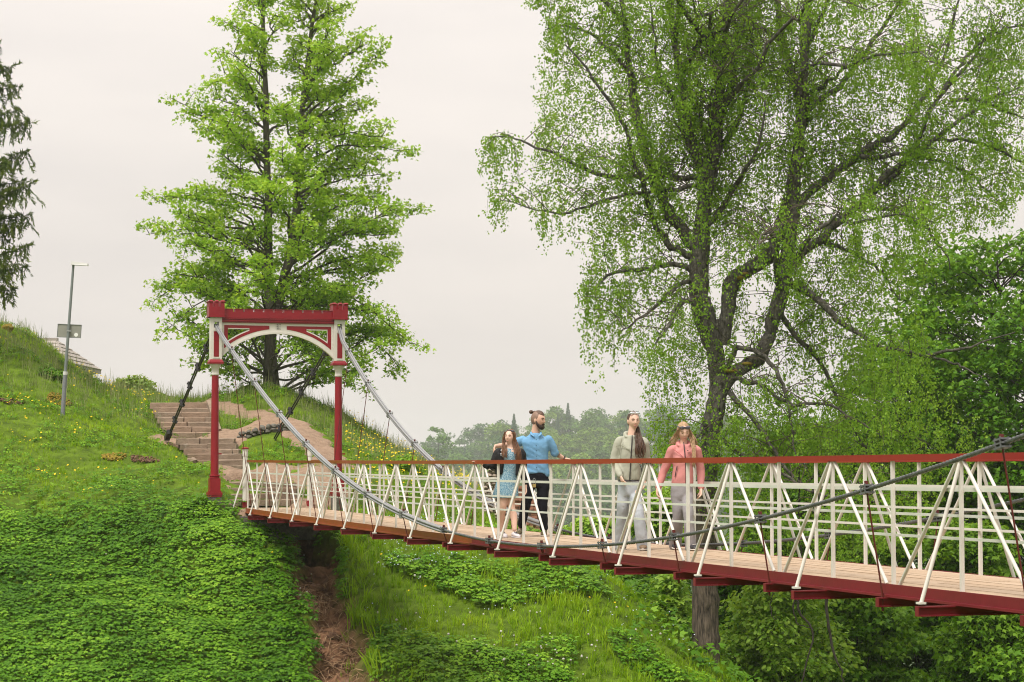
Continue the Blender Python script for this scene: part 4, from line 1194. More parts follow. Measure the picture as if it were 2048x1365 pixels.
# ------------------------------------------------------------------ the old weeping birch right of centre
BY = 45.0
birch = empty('birch_tree', P(1412, 1400, 44), 'old weeping birch with dark gnarled forked trunk behind the bridge', 'tree')
R = np.random.RandomState(11)
tb, tbase, tt, lv = Tubes(), Tubes(), Tubes(), Leaves()
def BP(l): return np.array([tuple(P(x, y, BY + (q[0] if q else 0))) for (x, y, *q) in l])
def px2m(w): return w / 4300 * BY
def smooth(pts, n=24, it=2):
    sm = samp(pts, np.linspace(0, 1, n))
    for _ in range(it): sm[1:-1] = (sm[:-2] + 2 * sm[1:-1] + sm[2:]) / 4
    return sm
def limb(l, r, ns=10, n=24, t=None, wig=.012):
    pts = smooth(BP(l), n); pts[1:-1] += R.normal(0, wig, (n - 2, 3))
    rr = np.interp(np.linspace(0, 1, n), np.linspace(0, 1, len(r)), [px2m(q) for q in r])
    rr = rr * (1 + R.normal(0, .05, n))
    (t or tb).add(pts, rr, ns)
    return pts
tr = limb([(1412, 1420), (1412, 1340), (1411, 1250), (1410, 1165), (1410, 1060), (1414, 960)], [36, 30, 27, 26, 24, 22], 16, 28, tbase)
limb([(1413, 985), (1416, 930), (1424, 870), (1430, 815), (1440, 770), (1436, 700), (1430, 640)], [22, 21, 20, 20, 19, 12, 10], 14)
left = limb([(1432, 812), (1437, 760), (1431, 700), (1408, 640), (1396, 575), (1400, 500), (1405, 440), (1412, 380), (1424, 330), (1434, 260), (1440, 160), (1452, 40), (1462, -120), (1470, -320)], [16, 17, 18, 21, 21, 19, 16, 16, 14, 12, 10, 8, 6, 3], 14, 40)
leftb = limb([(1412, 385), (1398, 330), (1375, 250), (1362, 160), (1345, 60), (1330, -100), (1318, -280)], [11, 10, 9, 8, 7, 5, 2], 10)
leftc = limb([(1420, 350), (1432, 250), (1455, 200), (1475, 90), (1500, -60), (1515, -260)], [10, 9, 8, 7, 5, 2], 10)
broken = limb([(1446, 690), (1452, 640), (1458, 590), (1470, 555), (1490, 545), (1512, 530), (1535, 515), (1552, 480), (1563, 440), (1573, 400, .2)], [13, 14, 15, 14, 13, 15, 16, 13, 11, 9], 12, 30)
limb([(1452, 600), (1452, 570), (1462, 550), (1480, 538), (1500, 533), (1522, 522)], [9, 8, 7, 6, 6, 8], 8)
right = limb([(1430, 800), (1452, 762), (1470, 745), (1500, 730), (1524, 712), (1535, 680), (1546, 640), (1560, 598), (1571, 538), (1580, 470), (1586, 410), (1588, 340), (1600, 270), (1605, 180), (1612, 80), (1622, -60), (1635, -260)], [17, 15, 14, 14, 14, 14, 15, 16, 16, 15, 14, 14, 12, 11, 9, 7, 3], 14, 44)
rightb = limb([(1585, 400), (1592, 330), (1605, 250, .6), (1590, 160, .9), (1560, 70, 1.2), (1548, -60, 1.4), (1540, -200, 1.6)], [12, 11, 9, 8, 7, 5, 2], 10)
mains = [
 ([(1400, 358), (1372, 356), (1330, 350), (1270, 352), (1210, 353), (1165, 340), (1120, 312), (1060, 293), (1020, 270), (985, 275)], [7, 6, 5.5, 5, 4.5, 4, 3.2, 2.4, 1.6, 1], .0),
 ([(1402, 380), (1380, 368), (1365, 382), (1320, 380), (1250, 392), (1190, 402), (1150, 428), (1080, 425), (1000, 400)], [5, 5, 4.5, 4, 3.5, 3, 2.4, 1.6, .8], -.6),
 ([(1390, 495), (1360, 455), (1330, 415), (1315, 370), (1300, 340), (1288, 290), (1266, 215), (1258, 120), (1250, 20), (1225, -80)], [13, 12, 12, 11, 10, 10, 9, 7, 5, 3], .2),
 ([(1393, 515), (1350, 500), (1318, 470), (1300, 430), (1285, 370, -.8), (1265, 310, -1), (1250, 250, -1.2), (1195, 165, -1.4), (1130, 90, -1.6)], [8, 7, 6, 5, 5, 4, 4, 3, 1.5], 0),
 ([(1388, 548), (1360, 530), (1330, 528), (1290, 540), (1250, 540), (1215, 548), (1195, 575)], [7, 6, 5, 4.5, 4, 3, 1.5], -.6),
 ([(1382, 560), (1355, 570), (1325, 600), (1300, 625), (1268, 645), (1240, 665)], [5, 4.5, 4, 3, 2, 1], -1.2),
 ([(1418, 600), (1390, 598), (1365, 602), (1350, 625), (1335, 655), (1310, 690)], [6, 6, 5, 4, 3, 1.5], -1.6),
 ([(1400, 470), (1412, 455), (1440, 420), (1465, 380), (1490, 340, -1), (1520, 300, -1.4), (1530, 200, -1.6)], [7, 6.5, 6, 5, 4, 3, 1.5], -.5),
 ([(1412, 345), (1385, 310), (1360, 260), (1350, 200), (1322, 160), (1310, 90), (1300, 0)], [6, 5.5, 5, 4.5, 4, 3, 1.5], -.8),
 ([(1436, 300), (1470, 260), (1492, 190), (1508, 120), (1500, 40), (1490, -80)], [7, 6, 5, 4.5, 3.5, 2], .9),
 ([(1575, 545), (1600, 512), (1640, 482), (1680, 440), (1720, 410), (1750, 372), (1790, 335), (1830, 312), (1870, 280), (1920, 240), (1975, 200), (2040, 175)], [10, 9, 9, 8, 7, 7, 6, 5.5, 5, 4, 3, 1.5], -.2),
 ([(1735, 390), (1770, 370), (1800, 340), (1832, 300), (1850, 240), (1880, 190), (1920, 150), (1965, 90), (2010, 20)], [7, 6, 6, 5, 5, 4, 3.5, 2.5, 1], .6),
 ([(1588, 420), (1620, 385), (1665, 350), (1710, 315), (1750, 290), (1790, 270), (1815, 240), (1870, 170), (1905, 60), (1935, -60)], [10, 9, 9, 8, 8, 7, 5, 4, 3, 1.5], .8),
 ([(1720, 312), (1760, 318), (1800, 305), (1850, 318), (1905, 330), (1960, 360), (2010, 420)], [5, 5, 4, 3.5, 3, 2, 1], .2),
 ([(1570, 560), (1600, 575), (1640, 600), (1670, 640), (1710, 662), (1750, 690), (1800, 702), (1850, 712), (1900, 700), (1960, 690), (2030, 665)], [9, 8, 7, 6, 5, 4.5, 4, 3.5, 3, 2, 1], -1.6),
 ([(1850, 712), (1890, 722), (1930, 735), (1965, 755)], [3, 2.5, 2, 1], -1.8),
 ([(1460, 752), (1490, 765), (1530, 770), (1560, 800), (1600, 815), (1650, 800), (1700, 830), (1760, 870)], [6, 5, 4.5, 4, 3.5, 3, 2, 1], -1.2),
 ([(1455, 740), (1470, 690), (1490, 700), (1530, 710), (1556, 745), (1575, 790), (1580, 860), (1600, 930)], [6, 5, 5, 4.5, 4, 3.5, 2.5, 1.2], -.8),
 ([(1445, 770), (1480, 812), (1520, 850), (1545, 900), (1590, 960), (1650, 1000), (1700, 1060)], [5, 5, 4.5, 4, 3, 2, 1], -1.4),
 ([(1424, 850), (1450, 890), (1500, 920), (1560, 945), (1620, 985), (1690, 1000), (1780, 1010)], [5, 4.5, 4, 3.5, 3, 2, 1], -1.9),
 ([(1430, 840), (1405, 850), (1390, 890), (1375, 930), (1350, 950)], [4, 3.5, 3, 2, 1], -.9),
 ([(1560, 620), (1580, 660), (1620, 700), (1660, 760), (1690, 830), (1730, 900), (1800, 960)], [6, 5.5, 5, 4, 3, 2, 1], .9),
 ([(1605, 230), (1640, 200), (1690, 170), (1720, 120), (1760, 60), (1800, 10), (1840, -70)], [7, 6, 5.5, 5, 4, 3, 1.5], .9),
 ([(1612, 100), (1640, 40), (1670, -20), (1720, -90)], [5, 4, 3, 1.5], -1.0),
 ([(1262, 150), (1230, 110), (1190, 70), (1140, 50), (1090, 60)], [5, 4, 3, 2, 1], .5),
 ([(1870, 280), (1930, 280), (1990, 300), (2060, 330), (2130, 380)], [4, 3.5, 3, 2, 1], .5),
 ([(1900, 200), (1960, 200), (2030, 230), (2110, 260)], [4, 3, 2, 1], -.5),
 ([(1880, 190), (1930, 110), (2000, 60), (2090, 40)], [4, 3, 2, 1], .8),
 ([(1840, -20), (1920, -60), (2010, -60), (2100, -20)], [4, 3, 2, 1], .2),
 ([(1720, 410), (1790, 420), (1850, 450), (1890, 500), (1900, 540)], [5, 4, 3, 2, 1], -.6),
 ([(1640, 482), (1700, 500), (1760, 540), (1800, 600)], [5, 4, 2.5, 1], .7),
 ([(1250, 40), (1190, -20), (1130, -50), (1070, -60), (1040, -30)], [4, 3.5, 2.5, 1.6, 1], 0),
]
allp = [left[8:], leftb, leftc, right[12:], rightb]
for l, r, dy in mains:
    n_ = len(l)
    l2 = [(q[0], q[1], (q[2] if len(q) > 2 else dy * k / (n_ - 1))) for k, q in enumerate(l)]
    allp.append(limb(l2, r, 7, max(16, n_ * 3), None, .02))
# limbs that go towards and away from the viewer
for k in range(22):
    src = (left[14:], leftb, right[14:], rightb, leftc)[k % 5]
    p = samp(src, R.uniform(.05, .85)); dyy = (1 if k % 2 else -1) * R.uniform(2.0, 4.6); dxx = R.uniform(-2.2, 2.6)
    lb = curve(p, p + np.array([dxx, dyy, R.uniform(.2, 2.0)]), R, 12, .18, .10)
    tb.add(lb, np.linspace(px2m(6), .01, 12), 6); allp.append(lb)
poly = np.array([(1078, -500), (1046, -30), (1052, 20), (1092, 30), (1072, 130), (1064, 215), (1068, 300), (1040, 268), (985, 262), (950, 300), (946, 350), (975, 372), (968, 440), (1000, 480), (1022, 420), (1060, 420), (1085, 520), (1110, 540), (1160, 505), (1155, 640), (1158, 760), (1185, 790), (1230, 790), (1240, 705), (1290, 770), (1290, 860), (1275, 900), (1300, 960), (1380, 1000), (1420, 1100), (1560, 1140), (1750, 1130), (1850, 1050), (1960, 930), (1980, 840), (1950, 760), (1880, 740), (1840, 620), (1880, 560), (1900, 470), (2010, 470), (2042, 400), (2100, 400), (2300, 300), (2300, -500)])
def inpoly(px, py, pg):
    c = np.zeros(len(px), bool); j = len(pg) - 1
    for i in range(len(pg)):
        xi, yi = pg[i]; xj, yj = pg[j]
        m = ((yi > py) != (yj > py)) & (px < (xj - xi) * (py - yi) / (yj - yi + 1e-12) + xi)
        c ^= m; j = i
    return c
ntw = 0; cellc = {}
def twig(p, ln, size=.060, cap=True):
    """a hanging string of small leaves"""
    global ntw
    n = max(3, int(ln / .22) + 2); t = np.linspace(0, 1, n)
    d = R.normal(0, .18, 2)
    pts = np.stack([p[0] + d[0] * ln * (t ** .6), p[1] + d[1] * ln * (t ** .6), p[2] + .04 * np.sin(t * PI) - ln * t ** 1.15], -1)
    px_, py_ = pix(pts[:, 0], pts[:, 1], pts[:, 2])
    ok = inpoly(px_, py_, poly)
    if not ok[0]: return
    q = p * 1.0; nv = math.sin(q[0] * 1.9 + 1.3 * math.sin(q[2] * 1.1)) + math.sin(q[2] * 2.3 + q[1] * .8 + 1) + math.sin(q[1] * 2.1 - q[0] * 1.2 + 2)
    if nv < -.75 and R.rand() < .75: return
    if 1330 < px_[0] < 1680 and 300 < py_[0] < 800 and p[1] < BY + .35 and R.rand() < .68: return
    k = n if ok.all() else int(np.argmin(ok))
    if k < 2: return
    pts = pts[:k]; ln = ln * (k - 1) / (n - 1)
    ck = (int(math.floor(p[0] / .6)), int(math.floor(p[2] / .6)))
    if cap and cellc.get(ck, 0) > 44: return
    cellc[ck] = cellc.get(ck, 0) + 1
    ntw += 1
    if ntw % 4 == 0: tt.add(pts, np.linspace(.0045, .002, k), 3)
    nb_ = max(1, int(ln / .105)); per = R.randint(3, 6); m = nb_ * per
    tb0 = np.repeat((np.arange(nb_) + R.uniform(0, 1, nb_)) / nb_, per); bo = np.repeat(R.normal(0, .045, (nb_, 3)), per, 0)
    c = samp(pts, tb0) + bo + R.normal(0, .034, (m, 3))
    D = np.stack([R.normal(0, .55, m), R.normal(0, .55, m), -np.abs(R.normal(.7, .35, m))], -1)
    tone = np.clip(R.normal(.5, .12) + R.normal(0, .17, m), 0, 1)
    lv.add(c, unit(D), unit(R.normal(0, 1, (m, 3)) + np.array([0, 0, .25])), size * R.uniform(.65, 1.2, m), tone)
for lb in allp:
    L_ = np.linalg.norm(np.diff(lb, axis=0), axis=1).sum()
    ns = int(L_ * 6.5)
    for q in range(ns):
        t = .12 + .88 * (q + R.uniform(0, 1)) / ns
        p = samp(lb, t)
        az = R.uniform(0, 6.283); l = R.uniform(.6, 1.9) * (1.1 - .35 * t)
        e_ = p + np.array([math.cos(az) * l, math.sin(az) * l * 1.1, R.uniform(-.15, .55) * l])
        sub = curve(p, e_, R, 6, .16, .10)
        sx_, sy_ = pix(sub[:, 0], sub[:, 1], sub[:, 2]); oks = inpoly(sx_, sy_, poly)
        if not oks.all():
            kq = int(np.argmin(oks))
            if kq < 2: continue
            sub = sub[:kq]
        tt.add(sub, np.linspace(.011, .004, len(sub)), 4)
        full = R.choice([.35, .8, 1.25, 1.7])
        for c in samp(sub, np.linspace(.2, 1, max(2, int(full * l / .13)))):
            twig(c, R.uniform(.35, 1.15) * (1.5 if R.rand() < .14 else 1))
# long weeping ends of the outer limbs, and short shoots on the stems
for (x, y, dy, cnt, spanx) in ((985, 278, 0, 26, 34), (1025, 275, 0, 20, 30), (1085, 420, -.5, 14, 26), (1000, 402, -.5, 10, 20), (1200, 560, -.6, 34, 40), (1240, 660, -1.2, 30, 40), (1310, 690, -1.6, 22, 30), (1065, -30, 0, 20, 24)):
    for k in range(cnt):
        twig(np.array(tuple(P(x + R.uniform(-spanx, spanx), y + R.uniform(-8, 10), BY + dy + R.normal(0, .4)))), R.uniform(.5, 1.9))
for k in range(520):
    x = R.uniform(1330, 1700); y = R.uniform(620, 1010)
    if inpoly(np.array([x]), np.array([y]), poly)[0]:
        twig(np.array(tuple(P(x, y, BY + R.normal(.2, 1.3)))), R.uniform(.3, .9))
for k in range(700):
    x = R.uniform(1290, 2000); y = R.uniform(820, 1090)
    if inpoly(np.array([x]), np.array([y]), poly)[0]:
        twig(np.array(tuple(P(x, y, BY + R.uniform(-.8, 2.6)))), R.uniform(.3, .9))
# thin parts of the crown get more hanging twigs, so that it closes evenly
dense = np.array([(1100, -400), (1090, 100), (1080, 300), (1180, 330), (1180, 520), (1190, 640), (1290, 700), (1330, 900), (1420, 980), (1500, 1090), (1760, 1100), (1880, 1000), (1930, 860), (1900, 720), (1850, 600), (1900, 440), (2020, 440), (2100, 300), (2150, -400)])
for cx_ in range(-1, 26):
    for cz_ in range(-6, 24):
        x0 = cx_ * .6; z0 = cz_ * .6
        qx, qy = pix(x0 + .3, BY, z0 + .3)
        if not inpoly(np.array([qx]), np.array([qy]), dense)[0]: continue
        want = 28 if qx > 1600 or qy < 250 else 17
        want = int(want * (1 + .7 * math.sin(x0 * 1.7 + z0 * .9) + .7 * math.sin(z0 * 2.1 - x0)))
        for k in range(max(0, want - cellc.get((cx_, cz_), 0))):
            win = 1330 < qx < 1680 and 300 < qy < 800
            twig(np.array([x0 + R.uniform(0, .6), BY + (R.uniform(.5, 2.8) if win else R.normal(.3, 1.6)), z0 + R.uniform(0, .9)]), R.uniform(.3, .9), .060, False)
# dead hanging branches under the deck
for l, r in (([(1600, 1120), (1590, 1190), (1600, 1230), (1630, 1262), (1618, 1310), (1604, 1365), (1590, 1400)], [3, 3, 3, 2.5, 2, 2, 1]),
             ([(1648, 1130), (1650, 1200), (1658, 1260), (1668, 1310), (1686, 1350), (1692, 1390)], [4, 4, 3.5, 3, 2, 1]),
             ([(1600, 1120), (1586, 1215), (1594, 1250), (1626, 1258)], [2, 2, 1.5, 1]), ([(1546, 1185), (1540, 1205), (1544, 1235), (1552, 1240)], [1.2, 1.5, 1, .8]),
             ([(1600, 930), (1598, 1010), (1600, 1080), (1604, 1125)], [2.4, 2.6, 2.8, 3]), ([(1650, 980), (1646, 1060), (1648, 1135)], [3, 3.4, 4])):
    td = Tubes(); limb(l, [q * .8 for q in r], 6, 22, td); put('dead_branch', td.mesh('dead_branch'), M['dark_bark'], birch)
put('trunk', tbase.mesh('trunk'), M['birch_base'], birch)
put('limbs', tb.mesh('limbs'), M['birch_bark'], birch)
tag(put('twigs', tt.mesh('twigs'), M['twig'], birch), kind='stuff')
tag(put('crown', lv.mesh('crown', 'birch'), M['leaf_birch'], birch), kind='stuff')
print('birch leaves', lv.count(), 'twigs', ntw)
for (x, y, a, b) in ((1462, 742, 34, 9), (1495, 728, 24, 8), (1480, 556, 16, 10), (1490, 548, 18, 7)):
    mb = MB(); mb.ell(P(x, y, BY - px2m(10)), px2m(a / 2), px2m(8), px2m(b / 2), 10, 6); put('moss', mb.mesh('moss', True), M['moss'], birch)

# ------------------------------------------------------------------ dark maples at the right, bushes in the ravine
def round_env(cx, cz, rx, rz, p=2.0):
    return lambda z, az: rx * max(0, 1 - abs((z - cz) / rz) ** p) ** (1 / p)
def broadleaf(name, label, cat, group, px, py_top, py_bot, halfw, Y, seed, mats, nlimb=60, leaf='maple', size=.16, nl=(10, 16), spread=(.30, .30, .12), dens=2.4, ln=1.2, tone=.45, tr=.16, squash=2.2, t0=.3, ncl=4):
    top = P(px, py_top, Y); bot = P(px, py_bot, Y); gzv = gz1(top.x, Y)
    rx = halfw / 4300 * Y; cz = (top.z + bot.z) / 2; rz = (top.z - bot.z) / 2 * 1.02
    base = Vector((top.x, Y, gzv))
    R_ = np.random.RandomState(seed)
    n = 7
    pts = [Vector((top.x + R_.normal(0, .12) * (k > 0), Y + R_.normal(0, .12) * (k > 0), gzv - .2 + (top.z - .4 - gzv + .2) * k / (n - 1))) for k in range(n)]
    return leafy_tree(name, label, cat, group, base, [(pts, list(np.linspace(tr, .025, n)))], round_env(top.x, cz, rx, rz, squash), (bot.z, top.z), nlimb, mats, seed, leaf, size, nl, spread, dens, ln, tone, .045, (.2, .6), None, t0, ncl)
dm = (M['dark_bark'], M['leaf_dark'], M['dark_bark'])
GT = 'dark maples on the far side of the ravine'
broadleaf('maple_tree', 'dark green maple with its rounded top against the sky at the right edge', 'tree', GT, 2000, 488, 1080, 190, 64, 31, dm, 95, size=.17, dens=2.2, ln=1.2, tone=.62, spread=(.26, .26, .10))
broadleaf('maple_tree', 'dark maple half hidden behind the hanging birch twigs, left of the round-topped maple', 'tree', GT, 1862, 515, 1060, 100, 66, 32, dm, 60, size=.17, tone=.62, dens=2.2, spread=(.26, .26, .10))
broadleaf('maple_tree', 'shady lower maple behind the railing left of the rising cable', 'tree', GT, 1800, 700, 1130, 120, 61, 33, dm, 70, size=.17, tone=.5, dens=2.0, spread=(.28, .28, .11))
broadleaf('maple_tree', 'very dark maple filling the right edge above the rail', 'tree', GT, 2070, 640, 1200, 150, 60, 34, dm, 70, size=.17, tone=.35, dens=2.0, spread=(.28, .28, .11))
broadleaf('maple_tree', 'dark maple low behind the birch trunk fork', 'tree', GT, 1640, 860, 1180, 130, 60, 35, dm, 60, size=.17, tone=.42, spread=(.28, .28, .11))
lp = (M['dark_bark'], M['leaf_pale'], M['dark_bark'])
bm = (M['dark_bark'], M['leaf_bush'], M['dark_bark']); bd = (M['dark_bark'], M['leaf_bush_dark'], M['dark_bark'])
GB = 'bushes growing in the ravine under the bridge'
def shrub(label, px, top, bot, hw, Y, seed, mat, tone=.5, size=.11, leaf='leaf', lumps=30, per=26, name='bush', cat='bush', group=None):
    """a bush of leafy lumps on a few bare stems"""
    R = np.random.RandomState(seed)
    tp, bt = P(px, top, Y), P(px, bot, Y); rx = hw / 4300 * Y; h = tp.z - bt.z
    gq = gz1(tp.x, Y); base = Vector((tp.x, Y, min(gq, bt.z)))
    root = empty(name, base, label, cat, group)
    lv, tb_ = Leaves(), Tubes()
    for k in range(lumps):
        t = R.uniform(.08, 1); a = R.uniform(0, 6.283); rr = rx * math.sqrt(max(0, 1 - (t * .96) ** 2.4)) * R.uniform(.25, 1) * .86
        c = np.array([tp.x + rr * math.cos(a), Y + rr * math.sin(a) * .9, bt.z + (h - .12 * rx) * t])
        lr = rx * R.uniform(.26, .42)
        d = unit(R.normal(0, 1, (per, 3))); d[:, 2] = np.abs(d[:, 2]) - .35
        tl = tone + R.normal(0, .10) + .12 * (t - .5)
        for q in d: spray(lv, R, c + q * lr * R.uniform(.6, 1.05) * np.array([1, 1, .8]), R.randint(7, 12), (size * 1.0, size * 1.0, size * .6), size, .5, .6, tl)
        if k % 3 == 0: tb_.add(curve((tp.x + R.normal(0, .08), Y + R.normal(0, .08), base.z - .1), c, R, 6, .05, .08), np.linspace(.028, .008, 6), 5)
    put('stems', tb_.mesh('stems'), M['dark_bark'], root)
    tag(put('crown', lv.mesh('crown', leaf), mat, root), kind='stuff')
def bush(label, px, top, bot, hw, Y, seed, mats, n=46, tone=.5, size=.145, leaf='maple', **k):
    shrub(label, px, top, bot, hw, Y, seed, mats[1], tone, size, leaf, max(18, int(n * .5)), 36, 'bush', 'bush', GB)
bush('round bright green bush just right of the birch trunk under the deck', 1560, 1150, 1420, 150, 47.2, 41, bm, 96, .72, .12, leaf='leaf')
for q_, (px_b, tp_b, hw_b, lab_b) in enumerate(((1290, 1085, 130, 'left'), (1520, 1095, 150, 'middle'), (1760, 1110, 160, 'right of the middle'), (2010, 1120, 160, 'right'))):
    shrub('big shady thicket deep in the ravine, the %s one of four' % lab_b, px_b, tp_b, 1330, hw_b, 61, 70 + q_, M['leaf_dark'], .6, .19, 'maple', 34, 34, 'bush', 'bush', GB)
bush('yellow-green young bush left of the birch trunk under the deck', 1330, 1158, 1400, 62, 46.6, 42, bm, 40, .78)
bush('dark bush behind the grassy bank where the slope drops away', 1235, 1100, 1300, 90, 51.5, 43, bd, 50, .45)
bush('dark bush in shade right behind the birch trunk base', 1460, 1110, 1400, 80, 52, 44, bd, 50, .3)
bush('mid green maple scrub beside the two dead hanging branches', 1720, 1160, 1420, 120, 49.5, 45, bd, 70, .6)
bush('leafy maple scrub at the bottom right corner', 1990, 1190, 1430, 120, 46.5, 46, bd, 70, .62)
bush('dark maple scrub under the deck between the two leafier ones', 1860, 1170, 1420, 110, 51, 47, bd, 60, .4)
bush('leafy scrub seen through the right end of the railing', 1930, 1040, 1220, 130, 53, 48, bd, 60, .75)
bush('bright scrub seen behind the railing below the rising cable', 1700, 1040, 1200, 120, 54, 49, bm, 60, .5)
bush('scrub behind the railing just right of the birch trunk', 1540, 1020, 1180, 90, 54, 50, bd, 50, .6)
bush('pale green bush top seen between the two girls and the railing', 1330, 985, 1160, 110, 56, 51, bm, 60, .7)
bush('pale green bush top seen through the railing right of the man', 1190, 1035, 1180, 80, 57, 52, bm, 50, .62)
bush('small pale bush against the railing left of the pair of girls', 1120, 1062, 1180, 36, 55, 53, bm, 24, .65)
shrub('pale green bush behind the crest left of the stone steps', 268, 756, 835, 52, 72, 61, lp[1], .55, .13, 'maple', 24, 22)
shrub('low pale bush on the crest touching the tall grass left of the bigger one', 222, 774, 830, 24, 71, 62, lp[1], .55, .12, 'maple', 12, 16)
shrub('dark leafy burdock clump on the left bank behind the lamp post', 100, 735, 775, 22, 60, 63, M['leaf_bush_dark'], 0.35, .10, 'leaf', 14, 16)
shrub('dark leafy clump at the foot of the left portal column', 402, 1000, 1045, 32, 48.2, 64, M['leaf_bush_dark'], 0.45, .10, 'leaf', 14, 16)
shrub('leafy weed clump on the bank right of the far portal column', 800, 905, 960, 40, 57.5, 65, M['leaf_bush_dark'], 0.6, .10, 'leaf', 14, 16)
shrub('green bush between the bank and the misty hill, right of the far cable', 862, 945, 1010, 34, 58.5, 66, M['leaf_bush_dark'], 0.5, .10, 'leaf', 14, 16)

# ------------------------------------------------------------------ spruce at the left edge
SY = 60.0
R = np.random.RandomState(17)
sp = empty('spruce_tree', Vector((P(-135, 900, SY).x, SY, 3.9)), 'dark spruce with drooping branches reaching in from the left edge', 'tree')
tb, lv = Tubes(), Leaves()
sx = P(-135, 900, SY).x
tb.add([(sx, SY, 3.7), (sx, SY, 8), (sx + .05, SY, 13), (sx, SY, 19)], [.28, .24, .16, .03], 10)
def spruce_branch(p0, p1):
    lb = curve(p0, p1, R, 12, -.08, .04)
    lb[:, 2] += .10 * np.linspace(0, 1, 12) ** 3 * np.linalg.norm(np.array(p1) - np.array(p0))
    tb.add(lb, np.linspace(.04, .006, 12), 5)
    L_ = np.linalg.norm(np.array(p1) - np.array(p0))
    for c in samp(lb, np.linspace(.25, 1, int(L_ * 9))):
        for s2 in (0, 1, 2):
            l = R.uniform(.15, .55); side_ = R.normal(0, .4, 2)
            n = int(l / .0145)
            tq = np.linspace(0, 1, n)[:, None]
            tip = np.array([side_[0] * l, side_[1] * l, -l if s2 else .15 * l])
            q = c + tip * tq + R.normal(0, .016, (n, 3))
            D = unit(tip[None] * .6 + R.normal(0, .30, (n, 3)) * l + np.array([0.05, 0, .02]))
            lv.add(q, D, unit(R.normal(0, 1, (n, 3))), .11 * R.uniform(.7, 1.3, n), np.clip(.35 + .45 * tq[:, 0] + R.normal(0, .18, n), 0, 1))
for (x, y, dy) in ((-2, 105, .3), (22, 150, -.3), (38, 190, .4), (40, 238, -.5), (60, 262, .2), (54, 322, -.2), (50, 378, .3), (58, 390, -.3), (60, 448, .1), (36, 470, .6), (56, 512, -.4), (50, 550, .2), (28, 595, -.2), (10, 425, 1), (14, 345, -.9), (12, 560, -.8), (-10, 280, .8), (-14, 480, -1)):
    p1 = P(x, y, SY + dy * 1.6)
    spruce_branch((sx, SY, p1.z + .55), tuple(p1))
for k in range(12):
    az = R.uniform(1.9, 4.4); zz = R.uniform(6, 18); rl = (19.5 - zz) * .22 + .3
    spruce_branch((sx, SY, zz + .3), (sx + math.cos(az) * rl * .8, SY + math.sin(az) * rl, zz))
put('trunk', tb.mesh('trunk'), M['dark_bark'], sp)
TEMPL['needle'] = (np.array([(-.17, 0, 0), (.17, 0, 0), (0, 1, 0)], float), np.array([(0, 1, 2)]))
tag(put('crown', lv.mesh('crown', 'needle'), M['needle'], sp), kind='stuff')
print('spruce', lv.count())

# ------------------------------------------------------------------ far wooded hillside: each tree on its own, sharing a few shapes
def far_crown(seed, h, w, spruce=False, wispy=False):
    R = np.random.RandomState(seed); lv = Leaves()
    if spruce:
        n = 2600; t = R.uniform(0, 1, n) ** .75; rad = (1 - t) ** 1.15 * w * (.55 + .45 * np.abs(np.sin(t * 34)))
        a = R.uniform(0, 6.28, n); rr = rad * np.sqrt(R.uniform(.1, 1, n))
        C = np.stack([rr * np.cos(a), rr * np.sin(a), .08 * h + t * h * .92 - rr * .25], -1)
        D = np.stack([np.cos(a), np.sin(a), -.55 + 0 * a], -1)
        lv.add(C, unit(D + R.normal(0, .2, (n, 3))), unit(np.array([0, 0, 1]) + R.normal(0, .3, (n, 3))), (.28 + .55 * (1 - t)) * R.uniform(.6, 1.2, n), np.clip(R.normal(.5, .22, n), 0, 1))
    else:
        nb_ = 34
        for k in range(nb_):
            zt = R.uniform(.22, 1); rad = w * math.sqrt(max(0, 1 - ((zt - .58) / .45) ** 2)) * R.uniform(.25, .92)
            a = R.uniform(0, 6.28); c = np.array([rad * math.cos(a), rad * math.sin(a), zt * h * .93])
            r_ = w * R.uniform(.22, .42) * (.6 if wispy else 1); n = 75 if not wispy else 50
            d = unit(R.normal(0, 1, (n, 3))); d[:, 2] = np.abs(d[:, 2]) * .9 - .25
            C = c + d * r_ * R.uniform(.55, 1.05, (n, 1)) * np.array([1, 1, .75])
            lv.add(C, unit(d + R.normal(0, .5, (n, 3)) + np.array([0, 0, -.3])), unit(d + np.array([0, 0, .8]) + R.normal(0, .4, (n, 3))), (.62 if not wispy else .5) * R.uniform(.6, 1.3, n), np.clip(R.normal(.5, .12) + R.normal(0, .2, n), 0, 1))
    return lv.mesh('crown', 'clump')
def far_trunk(h, r):
    t = Tubes(); t.add([(0, 0, -1), (.1, 0, h * .3), (0, .1, h * .9)], [r, r * .8, r * .15], 6); return t.mesh('trunk')
specs = []
for k in range(6): specs.append((far_crown(100 + k, 13.5, 4.6 + .3 * (k % 3)), far_trunk(13, .22), 'leafy', 13.5))
for k in range(2): specs.append((far_crown(120 + k, 15, 4.2, False, True), far_trunk(14, .18), 'wispy', 15))
for k in range(3): specs.append((far_crown(130 + k, 16, 3.3 + .3 * k, True), far_trunk(15, .2), 'spruce', 16))
fmats = [leafmat('distant_leaves_%s' % n_, *c, 0.25, 0.7) for n_, c in (
    ('green', ((.045, .105, .020), (.085, .175, .030), (.15, .27, .045))), ('fresh', ((.075, .14, .020), (.14, .24, .032), (.22, .33, .05))), ('deep', ((.030, .075, .022), (.055, .125, .032), (.09, .18, .042))))]
for m_ in fmats: m_.name = m_.name
labels = {'leafy': 'rounded hazy green broadleaf tree on the wooded hill across the valley', 'wispy': 'tall thin-crowned hazy tree on the wooded hill across the valley', 'spruce': 'pointed blue-green hazy spruce on the wooded hill across the valley'}
names = {'leafy': 'broadleaf_tree', 'wispy': 'birch_tree', 'spruce': 'spruce_tree'}
R = np.random.RandomState(23)
